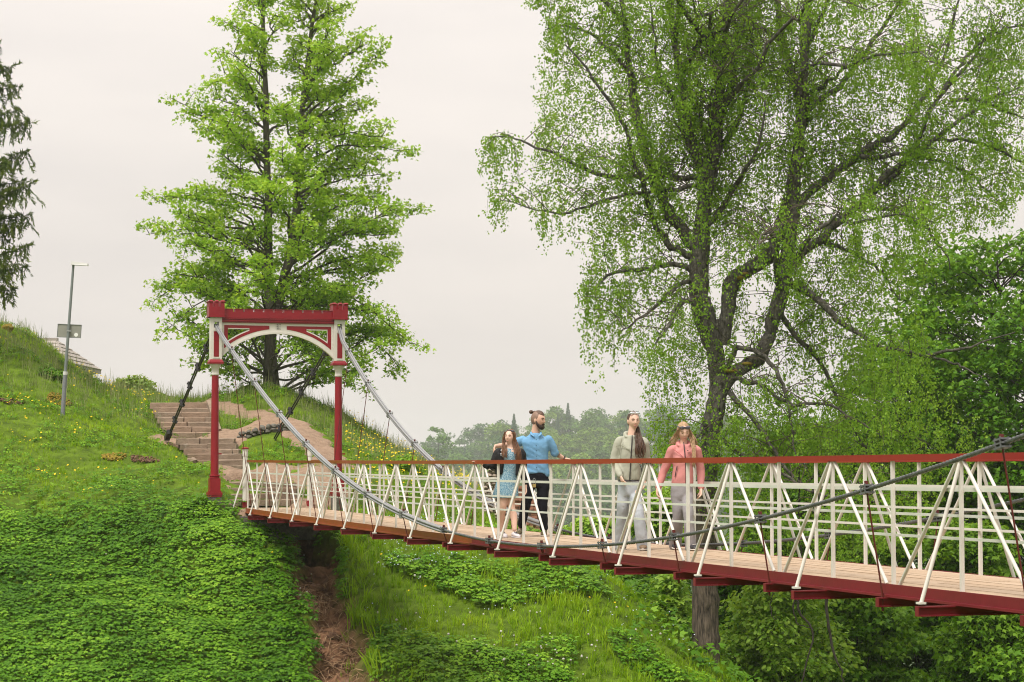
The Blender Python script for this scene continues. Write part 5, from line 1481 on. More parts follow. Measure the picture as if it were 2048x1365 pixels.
def far_tree(x, y, kind, sc, mt, label=None, z=None):
    ch = [s_ for s_ in specs if s_[2] == kind]; s_ = ch[R.randint(len(ch))]
    z = gz1(x, y) if z is None else z
    lab = label
    grp = None
    if not lab:
        fpx, fpy = pix(x, y, z + 12 * sc)
        hz_ = 'left of the couple' if fpx < 985 else 'behind the couple' if fpx < 1110 else 'between couple and girls' if fpx < 1225 else 'behind the two girls' if fpx < 1400 else 'behind the birch branches' if fpx < 1750 else 'behind the right maples'
        vt = 'low on' if y < 470 * FS else 'halfway up' if y < 570 * FS else 'on the ridge of'
        tn = {0: 'mid green', 1: 'light green', 2: 'dark green'}[fmats.index(mt)] if mt in fmats else 'dark'
        szn = 'small' if sc < .95 * FS else 'medium-sized' if sc < 1.1 * FS else 'large'
        nm_ = {'leafy': 'rounded tree', 'wispy': 'thin-crowned tree', 'spruce': 'pointed spruce'}[kind]
        lab = '%s %s %s %s the hazy hill %s' % (szn, tn, nm_, vt, hz_); grp = 'trees ' + vt + ' the hazy hill'
    root = empty(names[kind], (x, y, z), lab, 'tree', grp)
    root.scale = (sc, sc, sc * R.uniform(.9, 1.12))
    root.rotation_euler = (0, 0, R.uniform(0, 6.28))
    for nm, me, mat in (('trunk', s_[1], M['dark_bark']), ('crown', s_[0], mt)):
        o = bpy.data.objects.new(nm, me); COL.objects.link(o); o.parent = root
        if len(me.materials) == 0: me.materials.append(mat)
        o.material_slots[0].link = 'OBJECT'; o.material_slots[0].material = mat
        if nm == 'crown': o['kind'] = 'stuff'
nfar = 0
for yy in np.arange(395, 700, 14.5) * FS:
    lo, hi = (640 - 1024) / 4300 * yy, (2070 - 1024) / 4300 * yy
    xx = lo + R.uniform(0, 8)
    while xx < hi:
        x, y = xx + R.normal(0, 1.5), yy + R.normal(0, 4)
        px_, _ = pix(x, y, 0.)
        u = R.rand()
        kind = 'spruce' if (u < .16 or (yy > 600 * FS and u < .40)) else ('wispy' if u < .26 else 'leafy')
        sc = R.uniform(.8, 1.25) * FS
        if kind == 'spruce': sc *= .72
        mt = fmats[R.choice(3, p=[.45, .33, .22])] if kind != 'spruce' else M['far_spruce']
        if (px_ < 1330 or (1330 <= px_ < 2060 and R.rand() < .6)) and nfar < 292:
            far_tree(x, y, kind, sc, mt); nfar += 1
        xx += R.uniform(9.5, 13.5) * FS
def at_px(px, py_top, Y, kind, h, label):
    Y *= FS; h *= FS
    top = P(px, py_top, Y); sc = h / (16 if kind == 'spruce' else 13.5 if kind == 'leafy' else 15)
    far_tree(top.x, Y, kind, sc, M['far_spruce'] if kind == 'spruce' else fmats[0], label, top.z - h * 1.0)
at_px(1028, 824, 560, 'spruce', 16, 'lone pointed spruce standing above the hazy ridge between the couple')
at_px(1136, 812, 640, 'spruce', 19, 'tallest pointed spruce on the hazy ridge right of the bearded man')
at_px(1118, 826, 640, 'leafy', 17, 'square-topped dark tree beside the tallest ridge spruce')
at_px(876, 850, 430, 'wispy', 15, 'airy grey-green tree at the left end of the hazy hill beside the far cable')
print('far trees', nfar)
# ------------------------------------------------------------------ people
M['skin'] = surf('skin', (.60, .385, .295), (.66, .44, .345), 6, .5, spec=.3)
M['skin_man'] = surf('skin_tanned', (.52, .32, .235), (.58, .37, .28), 6, .5, spec=.3)
M['tattoo'] = surf('tattooed_skin', (.09, .085, .085), (.42, .27, .20), 26, .5)
M['lips'] = surf('lips', (.44, .19, .165), (.48, .22, .19), 6, .45)
M['eye'] = surf('eye_dark', (.02, .015, .012), (.05, .035, .025), 6, .25)
M['brow'] = surf('brow', (.05, .03, .02), (.09, .055, .035), 20, .8)
M['brow_fair'] = surf('brow_fair', (.20, .13, .075), (.26, .17, .10), 20, .8)
M['hair_brown'] = surf('hair_brown', (.038, .017, .009), (.11, .05, .025), 14, .42, .5, 60, stretch=(2.5, 2.5, .35), spec=.5, c3=(.20, .10, .045), s3=6, t3=.62)
M['hair_auburn'] = surf('hair_auburn', (.085, .033, .012), (.20, .085, .030), 14, .42, .5, 60, stretch=(2.5, 2.5, .35), spec=.5, c3=(.34, .16, .055), s3=6, t3=.6)
M['hair_blond'] = surf('hair_blond', (.26, .155, .075), (.46, .30, .16), 14, .45, .5, 60, stretch=(2.5, 2.5, .35), spec=.5, c3=(.56, .40, .24), s3=6, t3=.6)
M['stubble'] = surf('shaved_hair', (.17, .105, .075), (.24, .15, .11), 30, .6)
M['beard'] = surf('dark_beard', (.018, .010, .007), (.05, .03, .02), 30, .7, .5, 60)
M['shirt'] = surf('blue_shirt', (.12, .27, .44), (.155, .325, .51), 3, .8, .5, 16, spec=.15, c3=(.095, .225, .39), s3=7, t3=.6)
M['navy'] = surf('navy_trousers', (.006, .007, .011), (.012, .013, .019), 5, .85, .4, 14, spec=.15)
M['olive_shoe'] = surf('olive_patterned_shoe', (.06, .05, .025), (.16, .13, .07), 40, .8)
M['white_shoe'] = surf('white_trainer', (.60, .57, .60), (.68, .65, .67), 10, .6)
M['sole'] = surf('pale_sole', (.50, .46, .40), (.6, .55, .5), 10, .7)
M['black_jacket'] = surf('black_jacket', (.006, .006, .007), (.014, .013, .014), 6, .7, .4, 14, spec=.25)
M['sage'] = surf('sage_hoodie', (.32, .325, .265), (.375, .38, .31), 3, .9, .3, 14, spec=.1)
M['pinkj'] = surf('pink_jacket', (.50, .205, .195), (.56, .24, .23), 3, .9, .3, 14, spec=.1)
M['jeans'] = surf('pale_jeans', (.37, .40, .44), (.43, .46, .50), 4, .85, .5, 14, spec=.1)
M['grey_pants'] = surf('grey_trousers', (.24, .23, .24), (.295, .28, .295), 4, .85, .5, 14, spec=.1)
M['brown_shoe'] = surf('brown_shoe', (.13, .085, .05), (.22, .15, .09), 12, .6)
M['black_shoe'] = surf('black_shoe', (.012, .012, .016), (.04, .04, .045), 14, .5)
M['zip'] = surf('dark_zip', (.02, .016, .02), (.04, .03, .035), 30, .5)
M['seam'] = surf('seam_sage', (.22, .225, .165), (.25, .25, .19), 30, .8)
M['seam_pink'] = surf('seam_pink', (.40, .10, .10), (.44, .12, .12), 30, .8)
M['glass_dark'] = surf('dark_lens', (.055, .06, .085), (.09, .095, .12), 6, .15, spec=.6)
M['glass_mirror'] = surf('mirror_lens', (.42, .62, .66), (.72, .62, .66), 30, .12, metal=.6)
def floral():
    m, nt, out, pb = nodes_of('floral_dress'); N, L = nt.nodes, nt.links
    t = N.new("ShaderNodeTexCoord"); v = N.new("ShaderNodeTexVoronoi"); v.inputs['Scale'].default_value = 42; v.feature = 'DISTANCE_TO_EDGE'
    n_ = N.new("ShaderNodeTexNoise"); n_.inputs['Scale'].default_value = 60; n_.inputs['Detail'].default_value = 4
    L.new(t.outputs['Object'], v.inputs['Vector']); L.new(t.outputs['Object'], n_.inputs['Vector'])
    r = N.new("ShaderNodeValToRGB"); e = r.color_ramp.elements
    e[0].position = .03; e[0].color = (.36, .48, .52, 1); e[1].position = .12; e[1].color = (.07, .17, .25, 1)
    L.new(v.outputs['Distance'], r.inputs[0])
    r2 = N.new("ShaderNodeValToRGB"); r2.color_ramp.elements[0].position = .5; r2.color_ramp.elements[1].position = .6
    L.new(n_.outputs[0], r2.inputs[0]); m_ = N.new("ShaderNodeMixRGB"); m_.inputs[2].default_value = (.13, .26, .34, 1)
    L.new(r2.outputs[0], m_.inputs[0]); L.new(r.outputs[0], m_.inputs[1]); L.new(m_.outputs[0], pb.inputs['Base Color']); pb.inputs['Roughness'].default_value = .85
    return m
M['floral'] = floral()

class Fig(MB):
    def loft(s, rings, n=14):
        """rings: (centre, vector a, vector b) ellipses; ends closed"""
        b = len(s.v)
        for c, a_, b_ in rings:
            for k in range(n):
                t = 2 * PI * k / n
                s.v.append(tuple(Vector(c) + Vector(a_) * math.cos(t) + Vector(b_) * math.sin(t)))
        m = len(rings)
        for i in range(m - 1):
            for k in range(n):
                k2 = (k + 1) % n
                s.f.append((b + i * n + k, b + i * n + k2, b + (i + 1) * n + k2, b + (i + 1) * n + k))
        s.f.append(tuple(b + k for k in range(n))[::-1]); e = b + (m - 1) * n; s.f.append(tuple(e + k for k in range(n)))
        return s
    def limb(s, pts, rad, n=12, flat=1.0, ax=None):
        """rounded tapering limb; flat squeezes it along ax"""
        pts = [Vector(p) for p in pts]
        fine = []; fr = []
        for i in range(len(pts) - 1):
            for k in range(4):
                t = k / 4; fine.append(pts[i].lerp(pts[i + 1], t)); fr.append(rad[i] * (1 - t) + rad[i + 1] * t)
        fine.append(pts[-1]); fr.append(rad[-1])
        for _ in range(2):
            q = fine[:]
            for i in range(1, len(fine) - 1): q[i] = fine[i - 1] * .25 + fine[i] * .5 + fine[i + 1] * .25
            fine = q
        d0 = (fine[0] - fine[1]).normalized(); d1 = (fine[-1] - fine[-2]).normalized()
        fine = [fine[0] + d0 * fr[0] * .75, fine[0] + d0 * fr[0] * .45] + fine + [fine[-1] + d1 * fr[-1] * .45, fine[-1] + d1 * fr[-1] * .75]
        fr = [fr[0] * .35, fr[0] * .8] + fr + [fr[-1] * .8, fr[-1] * .35]
        rings = []; ref = Vector(ax) if ax else Vector((1, 0, 0))
        for i, p in enumerate(fine):
            t = (fine[min(i + 1, len(fine) - 1)] - fine[max(i - 1, 0)]).normalized()
            x = (ref - t * ref.dot(t))
            if x.length < .1: x = Vector((0, 1, 0)) - t * t.y
            x.normalize(); y = t.cross(x)
            rings.append((p, x * fr[i], y * fr[i] * flat))
        return s.loft(rings, n)
    def fuse(s, name, mat, parent, vox=.011, smooth=4, fold=0.0, dec=None, seed=0):
        """merge everything into one continuous skin"""
        me = bpy.data.meshes.new(name); me.from_pydata(s.v, [], s.f)
        ob = bpy.data.objects.new(name, me); COL.objects.link(ob)
        m = ob.modifiers.new('r', 'REMESH'); m.mode = 'VOXEL'; m.voxel_size = vox
        sm = ob.modifiers.new('s', 'SMOOTH'); sm.iterations = smooth; sm.factor = .5
        if dec: dc = ob.modifiers.new('d', 'DECIMATE'); dc.ratio = dec
        dg = bpy.context.evaluated_depsgraph_get()
        me2 = bpy.data.meshes.new_from_object(ob.evaluated_get(dg))
        bpy.data.objects.remove(ob); bpy.data.meshes.remove(me)
        me2.name = name
        n = len(me2.vertices)
        if fold:
            co = np.empty(n * 3); me2.vertices.foreach_get('co', co); co = co.reshape(-1, 3)
            no = np.empty(n * 3); me2.vertices.foreach_get('normal', no); no = no.reshape(-1, 3)
            r = np.random.RandomState(seed); d = 0
            for f in (22, 31, 45, 63):
                a = r.normal(0, 1, 3); a /= np.linalg.norm(a); a[2] += r.choice([-.5, .8])
                d = d + np.sin(co @ a * f + r.uniform(0, 6) + 1.4 * np.sin(co @ r.normal(0, 1, 3) * f * .35)) * (18. / f)
            co = co + no * (d * fold)[:, None]
            me2.vertices.foreach_set('co', co.ravel())
        me2.polygons.foreach_set('use_smooth', [True] * len(me2.polygons))
        me2.materials.clear(); me2.update()
        return put(name, me2, mat, parent)

class Head:
    def __init__(s, c, yaw, pitch, k=1.0, roll=0.0):
        s.c = Vector(c); s.k = k
        s.f = Vector((math.sin(yaw) * math.cos(pitch), -math.cos(yaw) * math.cos(pitch), -math.sin(pitch)))
        s.x = Vector((math.cos(yaw), math.sin(yaw), 0)); s.u = s.f.cross(s.x) * -1
        s.u = s.x.cross(s.f) * -1
        if s.u.z < 0: s.u = -s.u
        if roll:
            s.x, s.u = s.x * math.cos(roll) + s.u * math.sin(roll), s.u * math.cos(roll) - s.x * math.sin(roll)
    def p(s, x, y, z): return s.c + (s.x * x + s.f * y + s.u * z) * s.k
    def rot(s): return Matrix((s.x, s.f, s.u)).transposed()
    def skull(s, mb, male=False):
        n, m = 40, 30
        vs = []; fs = []
        for i in range(m + 1):
            th = PI * i / m
            for k in range(n):
                a = 2 * PI * k / n
                x, y, z = math.sin(th) * math.cos(a), math.sin(th) * math.sin(a), math.cos(th)
                if z < 0:
                    sc_ = max(1e-6, math.sin(th)) ** -.30; x *= min(sc_, 2.2); y *= min(sc_, 2.2)
                X, Y_, Z = x * .0765, y * .097, z * .118
                if z < 0:
                    tj = -z; X *= 1 - (.24 if male else .36) * tj ** 1.5
                    if y > 0: Y_ *= 1 - .10 * tj
                    else: Y_ *= 1 - .62 * tj ** 1.2
                fr_ = max(0, y)
                g = lambda cx, cz, sx, sz: math.exp(-((x - cx) / sx) ** 2 - ((z - cz) / sz) ** 2)
                Y_ += fr_ * (.021 * g(0, -.17, .13, .13) + .012 * g(0, .02, .10, .22) + .004 * g(0, .26, .5, .09) - .011 * (g(.40, .06, .17, .10) + g(-.40, .06, .17, .10))
                            + .006 * g(0, -.48, .26, .10) - .003 * g(0, -.60, .3, .05) + .010 * g(0, -.80, .26, .13) + .004 * (g(.5, -.2, .2, .2) + g(-.5, -.2, .2, .2)))
                vs.append(s.p(X, Y_, Z))
        for i in range(m):
            for k in range(n):
                k2 = (k + 1) % n
                fs.append((i * n + k, (i + 1) * n + k, (i + 1) * n + k2, i * n + k2))
        mb.add(vs, fs)
        for sg in (-1, 1): mb.ell(s.p(.078 * sg, -.008, -.012), .011 * s.k, .020 * s.k, .031 * s.k, 8, 6, s.rot())
    def face(s, parent, brow, lips=None):
        for sg in (-1, 1):
            mb = MB(); mb.ell(s.p(.031 * sg, .0815, .009), .0115 * s.k, .005 * s.k, .0058 * s.k, 10, 6, s.rot()); mb.build('eye', M['eye'], parent, True)
            mb = MB(); mb.tube([s.p(.014 * sg, .094, .030), s.p(.032 * sg, .0905, .036), s.p(.051 * sg, .0745, .030)], [.0042 * s.k, .0046 * s.k, .0025 * s.k], 6); mb.build('eyebrow', brow, parent, True)
        mb = MB(); mb.ell(s.p(0, .0885, -.0545), .021 * s.k, .010 * s.k, .0052 * s.k, 12, 6, s.rot()); mb.ell(s.p(0, .0865, -.062), .017 * s.k, .010 * s.k, .0052 * s.k, 12, 6, s.rot())
        mb.build('lips', lips or M['lips'], parent, True)
    def hair_cap(s, mb, grow=1.0, back=.018, upz=.016):
        mb.ell(s.p(0, -back, upz), .0825 * grow * s.k, .096 * grow * s.k, .1135 * grow * s.k, 22, 16, s.rot())
def lock(mb, pts, w, t, rng, n=9):
    """a fall of hair as many thin wavy strands"""
    pts = [Vector(p) for p in pts]; m = len(pts); n = int(n * 2.4)
    for k in range(n):
        o = (k + .5) / n - .5 + rng.uniform(-.04, .04); oz = rng.uniform(-.5, .5); ph = rng.uniform(0, 6); cut = rng.uniform(.82, 1.0)
        q = []; rr = []
        for i, p in enumerate(pts):
            d = (pts[min(i + 1, m - 1)] - pts[max(i - 1, 0)]).normalized(); sx = d.cross(Vector((0, -1, 0)))
            sx = sx.normalized() if sx.length > .1 else Vector((1, 0, 0))
            wi = w[i] if isinstance(w, (list, tuple)) else w
            q.append(p + sx * (o * wi + .010 * math.sin(ph + i * 1.9)) + Vector((0, -1, 0)) * (oz * t + .008 * math.sin(ph * 2 + i * 1.3)))
            rr.append(max(.0028, wi / n * 1.5 * (1 - .6 * (i / (m - 1)) ** 3)))
        if m > 2: q[-1] = q[-2].lerp(q[-1], cut)
        rr[-1] *= .35
        fine = [tuple(v) for v in smooth_pts(q, 14)]
        mb.tube(fine, list(np.interp(np.linspace(0, 1, 14), np.linspace(0, 1, m), rr)), 5)
def smooth_pts(q, n):
    a = np.array([tuple(v) for v in q]); t = np.linspace(0, 1, n) * (len(a) - 1); i = np.minimum(t.astype(int), len(a) - 2); f = (t - i)[:, None]
    s_ = a[i] * (1 - f) + a[i + 1] * f
    for _ in range(2): s_[1:-1] = (s_[:-2] + 2 * s_[1:-1] + s_[2:]) / 4
    return s_
def hand(mb, wrist, tip, palm_n, sc=1.0, curl=.35, thumb=1):
    """palm, four unequal bent fingers and a thumb; tip gives the direction, palm_n the side the fingers curl to"""
    w = Vector(wrist); d = (Vector(tip) - w).normalized(); nrm = Vector(palm_n); nrm = (nrm - d * nrm.dot(d)).normalized(); sd_ = d.cross(nrm)
    k = sc
    mb.loft([(w - d * .02 * k, sd_ * .024 * k, nrm * .019 * k), (w + d * .015 * k, sd_ * .030 * k, nrm * .017 * k), (w + d * .055 * k, sd_ * .041 * k, nrm * .015 * k), (w + d * .090 * k, sd_ * .039 * k, nrm * .012 * k)], 12)
    for j, (o, ln) in enumerate(((-.030, .062), (-.010, .074), (.010, .080), (.029, .070))):
        b = w + d * .078 * k + sd_ * o * k * (-thumb)
        d2 = (d + nrm * curl * (.6 + .12 * j) + sd_ * o * 2.2 * (-thumb)).normalized(); d3 = (d2 + nrm * curl * 1.5).normalized(); d4 = (d3 + nrm * curl * 1.3).normalized()
        p1 = b + d2 * ln * .5 * k; p2 = p1 + d3 * ln * .32 * k; p3 = p2 + d4 * ln * .24 * k
        mb.limb([b, p1, p2, p3], [.0098 * k, .0092 * k, .0082 * k, .007 * k], 7)
    b = w + d * .022 * k + sd_ * .024 * k * thumb
    p1 = b + (d * .7 + sd_ * .75 * thumb + nrm * .25).normalized() * .040 * k; p2 = p1 + (d + sd_ * .25 * thumb + nrm * .4).normalized() * .034 * k
    mb.limb([b, p1, p2], [.0135 * k, .011 * k, .0085 * k], 7)
def shoe(heel, toe, parent, mat, sole, w=.044, h=.075, name='shoe'):
    heel, toe = Vector(heel), Vector(toe); d = (toe - heel).normalized(); up = Vector((0, 0, 1)); up = (up - d * up.dot(d)).normalized(); s_ = d.cross(up); L_ = (toe - heel).length
    f = Fig()
    def ring(t, wd, hh, z0=.012): return (heel + d * (L_ * t) + up * (z0 + hh / 2), s_ * wd, up * hh / 2)
    f.loft([ring(0, w * .55, h * .8), ring(.05, w * .8, h), ring(.22, w * .9, h * 1.15), ring(.45, w * .95, h * .95), ring(.65, w * 1.08, h * .72), ring(.85, w * .98, h * .58), ring(.96, w * .6, h * .45), ring(1.0, w * .25, h * .25)], 14)
    o = f.build(name, mat, parent, True)
    g = Fig()
    def r2(t, wd): return (heel + d * (L_ * t) + up * .009, s_ * wd, up * .012)
    g.loft([r2(-.01, w * .5), r2(.05, w * .86), r2(.3, w * .92), r2(.65, w * 1.12), r2(.88, w * 1.0), r2(1.01, w * .35)], 14)
    g.build('sole', sole, o, True)
    for q in range(3):
        mb = MB(); c = heel + d * (L_ * (.42 + .10 * q)) + up * (h * (1.02 - .13 * q) + .008)
        mb.tube([c - s_ * w * .5, c + up * .006, c + s_ * w * .5], .004, 5); mb.build('lace', M['zip'] if mat is M['white_shoe'] else sole, o)
    return o
def ell_ring(c, wx, wy, yaw=0.0, tilt=None):
    return (Vector(c), Vector((math.cos(yaw), math.sin(yaw), 0)) * wx, Vector((-math.sin(yaw), math.cos(yaw), 0)) * wy)
def ribbon(name, pts, w, mat, parent):
    """thin raised tape (zip, seam) following points"""
    mb = MB(); mb.tube([tuple(p) for p in smooth_pts(pts, 10)], w, 5); return mb.build(name, mat, parent, True)
def base_of(px, Y): return Vector((P(px, 924, Y).x, Y, zdeck_at(Y)))
def zdeck_at(Y): return -1.085 + .0185 + .00017 * ((48.7 - Y) / 1.1247 - 11.5) ** 2

# ---- bearded man in a blue shirt
Y0 = 30.9; ZD = zdeck_at(Y0)
J = lambda px, py, dy=0.0: P(px, py, Y0 + dy)
man = empty('person', base_of(1066, Y0), 'tall bearded man in blue shirt and black trousers, hair in a top knot', 'person', 'people standing on the bridge')
hd = Head(J(1077, 840), math.radians(58), math.radians(8), 1.03)
b = Fig(); hd.skull(b, True)
b.limb([J(1070, 872, .03), J(1072, 856, .02), J(1075, 845)], [.066, .058, .056])
sl, sr = J(1044, 879, .05), J(1099, 877, .0)
el, wl_ = J(1019, 889, .16), J(991, 893, .02)
er, wr = J(1109, 906, .05), J(1127, 917, .12)
b.limb([sl + Vector((.03, 0, -.03)), el, wl_], [.040, .043, .030]); hand(b, wl_, J(984, 908, -.13), (.9, -.2, -.3), 1.1, .35, -1)
b.limb([sr + Vector((-.03, 0, -.03)), er, wr], [.040, .042, .029]); hand(b, wr, J(1146, 920.5, .12), (0, 0, -1), 1.05, .12, 1)
hipc = J(1073, 958)
b.loft([ell_ring(hipc, .155, .105), ell_ring(J(1073, 935), .14, .10), ell_ring(J(1072, 900), .155, .10), ell_ring(J(1071, 886), .14, .08), ell_ring(J(1071, 872), .07, .06)])
kl, al = J(1051, 1012, -.10), J(1041, 1056, .20)
kr, ar = J(1084, 1014, -.04), J(1088, 1062, 0)
b.limb([J(1060, 960), kl, al], [.085, .056, .040]); b.limb([J(1086, 960), kr, ar], [.085, .056, .040])
b.fuse('body', M['skin_man'], man, .0075, 2, dec=.4)
hd.face(man, M['brow'])
c = Fig(); tb_ = c
c.loft([ell_ring(J(1074, 947), .180, .125, .1), ell_ring(J(1074, 935), .168, .122, .1), ell_ring(J(1073, 915), .165, .120, .1), ell_ring(J(1072, 897), .185, .128, .1), ell_ring(J(1071, 885), .198, .120, .1), ell_ring(J(1071, 878), .165, .100, .1), ell_ring(J(1071, 870), .105, .082, .1), ell_ring(J(1071, 867), .072, .066, .1)], 18)
c.limb([sl + Vector((.02, 0, -.01)), sl + Vector((-.02, 0, -.03)), el], [.070, .068, .056]); c.limb([sr + Vector((-.03, 0, -.02)), J(1105, 891, .02), er + Vector((.0, 0, .0))], [.070, .064, .058])
c.limb([er + (sr - er) * .05, er + (wr - er) * .10], [.064, .062])
c.limb([J(1064, 941), J(1056, 948)], [.10, .085]); c.limb([J(1084, 941), J(1090, 948)], [.10, .085])
shirt = c.fuse('shirt', M['shirt'], man, .011, 3, .0032, seed=3)
for sg, a_, bq in ((-1, (1065, 866, -.05), (1068, 873, -.11)), (1, (1079, 866, -.055), (1077, 873, -.11))):
    mb = Fig(); p0, p1 = J(*a_), J(*bq)
    mb.limb([p0 + Vector((sg * .02, .03, .01)), p0 + Vector((sg * .018, -.03, -.02)), p1], [.014, .019, .010], 8, .4); mb.build('collar', M['shirt'], shirt, True)
for q in range(6):
    mb = MB(); mb.ell(J(1072.4 + q * .1, 880 + q * 11, -.133), .006, .004, .006, 6, 4); mb.build('button', M['navy'], shirt, True)
mb = MB(); mb.ell(J(1086, 875.5, -.122), .008, .003, .005, 6, 4); mb.build('emblem', M['brow'], shirt, True)
c = Fig()
c.loft([ell_ring(J(1074, 940), .150, .108), ell_ring(J(1074, 952), .165, .118), ell_ring(J(1074, 966), .172, .118), ell_ring(J(1074, 974), .165, .108)], 16)
c.limb([J(1060, 965), kl, J(1043, 1050, .17)], [.098, .072, .060]); c.limb([J(1087, 965), kr, J(1088, 1057)], [.098, .075, .062])
c.fuse('trousers', M['navy'], man, .011, 3, .0025, seed=5)
shoe((J(1044, 1066, .30)).xyz, J(1036, 1072, .06), man, M['olive_shoe'], M['sole'])
hz = ZD
h0 = J(1089, 1066, .06); h0.z = hz; t0_ = h0 + Vector((-.02, -.27, 0)); shoe(h0, t0_, man, M['olive_shoe'], M['sole'])
# undercut with top knot, beard
mb = MB(); hd.hair_cap(mb, 1.0, .020, .012); mb.build('shaved_hair', M['stubble'], man, True)
mb = MB(); mb.ell(hd.p(0, -.006, .062), .060 * hd.k, .088 * hd.k, .070 * hd.k, 16, 12, hd.rot()); top = mb.build('hair', M['hair_brown'], man, True)
mb = MB(); mb.ell(hd.p(0, -.135, .092), .030, .030, .030, 12, 8, hd.rot()); mb.tube([hd.p(0, -.07, .10), hd.p(0, -.11, .096)], [.02, .012], 8); mb.build('top_knot', M['hair_brown'], top, True)
f = Fig(); f.ell(hd.p(0, .066, -.092), .050, .040, .044, 14, 10, hd.rot())
for sg in (-1, 1): f.limb([hd.p(.071 * sg, .010, -.02), hd.p(.064 * sg, .030, -.065), hd.p(.035 * sg, .068, -.098)], [.010, .022, .026], 8)
f.limb([hd.p(-.030, .088, -.055), hd.p(0, .099, -.043), hd.p(.030, .088, -.055)], [.006, .008, .006], 8)
f.fuse('beard', M['beard'], man, .007, 2)
for q in range(3):
    t = .12 + q * .26; p = er.lerp(wr, t)
    mb = MB(); d_ = (wr - er).normalized(); mb.tube([p, p + d_ * .055], [.0445 - .0048 * (q * 1.6), .043 - .0048 * (q * 1.6 + 1)], 14); mb.build('tattoo', M['tattoo'], man, True)
mb = MB(); p = er.lerp(wr, .93); mb.tube([p, p + (wr - er).normalized() * .025], .035, 14); mb.build('wristband', M['black'], man, 40)

# ---- woman in a blue dress
Y0 = 30.35; ZD = zdeck_at(Y0)
wom = empty('person', base_of(1018, Y0), 'woman in short blue floral dress and black jacket leaning under the man\'s arm', 'person', 'people standing on the bridge')
hd = Head(J(1020, 875), math.radians(-24), math.radians(-2), .90, -.05)
b = Fig(); hd.skull(b)
b.limb([J(1021, 902), J(1021, 890), J(1021, 878)], [.052, .044, .046])
sl, sr = J(997, 905), J(1043, 906)
el, wl_ = J(985, 935, -.02), J(962, 927, .02)
er, wr = J(1047, 945, .05), J(1051, 974, .02)
b.limb([sl, el, wl_], [.042, .036, .024]); hand(b, wl_, J(945, 921.5, .06), (.1, -.1, -1), .9, .2, 1)
b.limb([sr, er, wr], [.042, .036, .024]); hand(b, wr, J(1053, 990, 0), (-1, -.3, 0), .9, .5, 1)
b.loft([ell_ring(J(1014, 970), .14, .10), ell_ring(J(1018, 940), .115, .09), ell_ring(J(1020, 915), .13, .09), ell_ring(J(1020, 903), .13, .075), ell_ring(J(1021, 897), .06, .055)])
kl, al = J(1007, 1013, -.08), J(1004, 1062, .08)
kr, ar = J(1021, 1010, -.04), J(1029, 1060, -.12)
b.limb([J(1004, 972), kl, J(1002, 1035, .03), al], [.082, .052, .052, .033]); b.limb([J(1024, 972), kr, J(1028, 1033, -.04), ar], [.082, .052, .052, .033])
b.fuse('body', M['skin'], wom, .0075, 2, dec=.4)
hd.face(wom, M['brow'])
c = Fig()
c.loft([ell_ring(J(1011, 996), .185, .150), ell_ring(J(1012, 985), .178, .142), ell_ring(J(1014, 967), .158, .122), ell_ring(J(1017, 945), .125, .100), ell_ring(J(1019, 925), .135, .105), ell_ring(J(1020, 912), .138, .098), ell_ring(J(1021, 900), .075, .068), ell_ring(J(1021, 896), .058, .056)], 18)
c.fuse('dress', M['floral'], wom, .011, 3, .0038, seed=11)
c = Fig()
# jacket: two fronts hanging open, back and sleeves
for sg, top, mid, bot in ((-1, (1002, 907), (1002, 930), (998, 949)), (1, (1038, 908), (1039, 930), (1039, 952))):
    c.loft([ell_ring(J(*top), .055, .105), ell_ring(J(*mid), .062, .115), ell_ring(J(*bot), .070, .120)], 14)
c.loft([ell_ring(J(1020, 907, .05), .16, .05), ell_ring(J(1020, 930, .06), .155, .06), ell_ring(J(1017, 950, .06), .165, .065)], 16)
c.limb([sl + Vector((.03, .0, .02)), sl, el, J(970, 931, .0)], [.05, .066, .062, .046]); c.limb([sr + Vector((-.03, 0, .02)), sr, er, J(1050, 968, .03)], [.05, .066, .056, .044])
jk = c.fuse('jacket', M['black_jacket'], wom, .011, 3, .0025, seed=13)
for (x, y) in ((1002.5, 901), (1002, 908.5)):
    mb = MB(); mb.ell(J(x, y, -.125), .010, .006, .010, 8, 5); mb.build('snap_button', M['white_shoe'], jk, True)
ribbon('zip', [J(1001, 911, -.125), J(1007, 914, -.13), J(1014, 922, -.13)], .004, M['galv'], jk)
h0 = al.copy(); h0 = J(1003, 1064, .10); h0.z = ZD; shoe(h0, h0 + Vector((.06, -.235, 0)), wom, M['white_shoe'], M['white_shoe'], .040, .065)
h0 = J(1026, 1064, -.08); h0.z = ZD; shoe(h0, h0 + Vector((.085, -.215, 0.0)), wom, M['white_shoe'], M['white_shoe'], .040, .065)
rng = random.Random(4)
mb = MB(); hd.hair_cap(mb, 1.04, .020, .016); hr = mb.build('hair', M['hair_auburn'], wom, True)
mb = MB()
lock(mb, [hd.p(-.062, .030, .080), hd.p(-.082, .030, .0), hd.p(-.088, .035, -.08), J(1008, 903, -.12), J(1010, 918, -.15)], [.03, .04, .055, .085, .06], .04, rng, 12)
lock(mb, [hd.p(.056, .034, .082), hd.p(.082, .020, .0), hd.p(.090, .020, -.08), J(1036, 905, -.12), J(1038, 929, -.15)], [.03, .045, .06, .10, .07], .04, rng, 13)
mb.build('hair_locks', M['hair_auburn'], hr, True)
mb = MB(); mb.tube([hd.p(-.03, .055, .112), hd.p(.03, .052, .112), hd.p(.078, .0, .085)], .007, 6); mb.ell(hd.p(.055, .045, .10), .022, .006, .014, 10, 6, hd.rot()); mb.build('sunglasses', M['glass_dark'], wom, True)

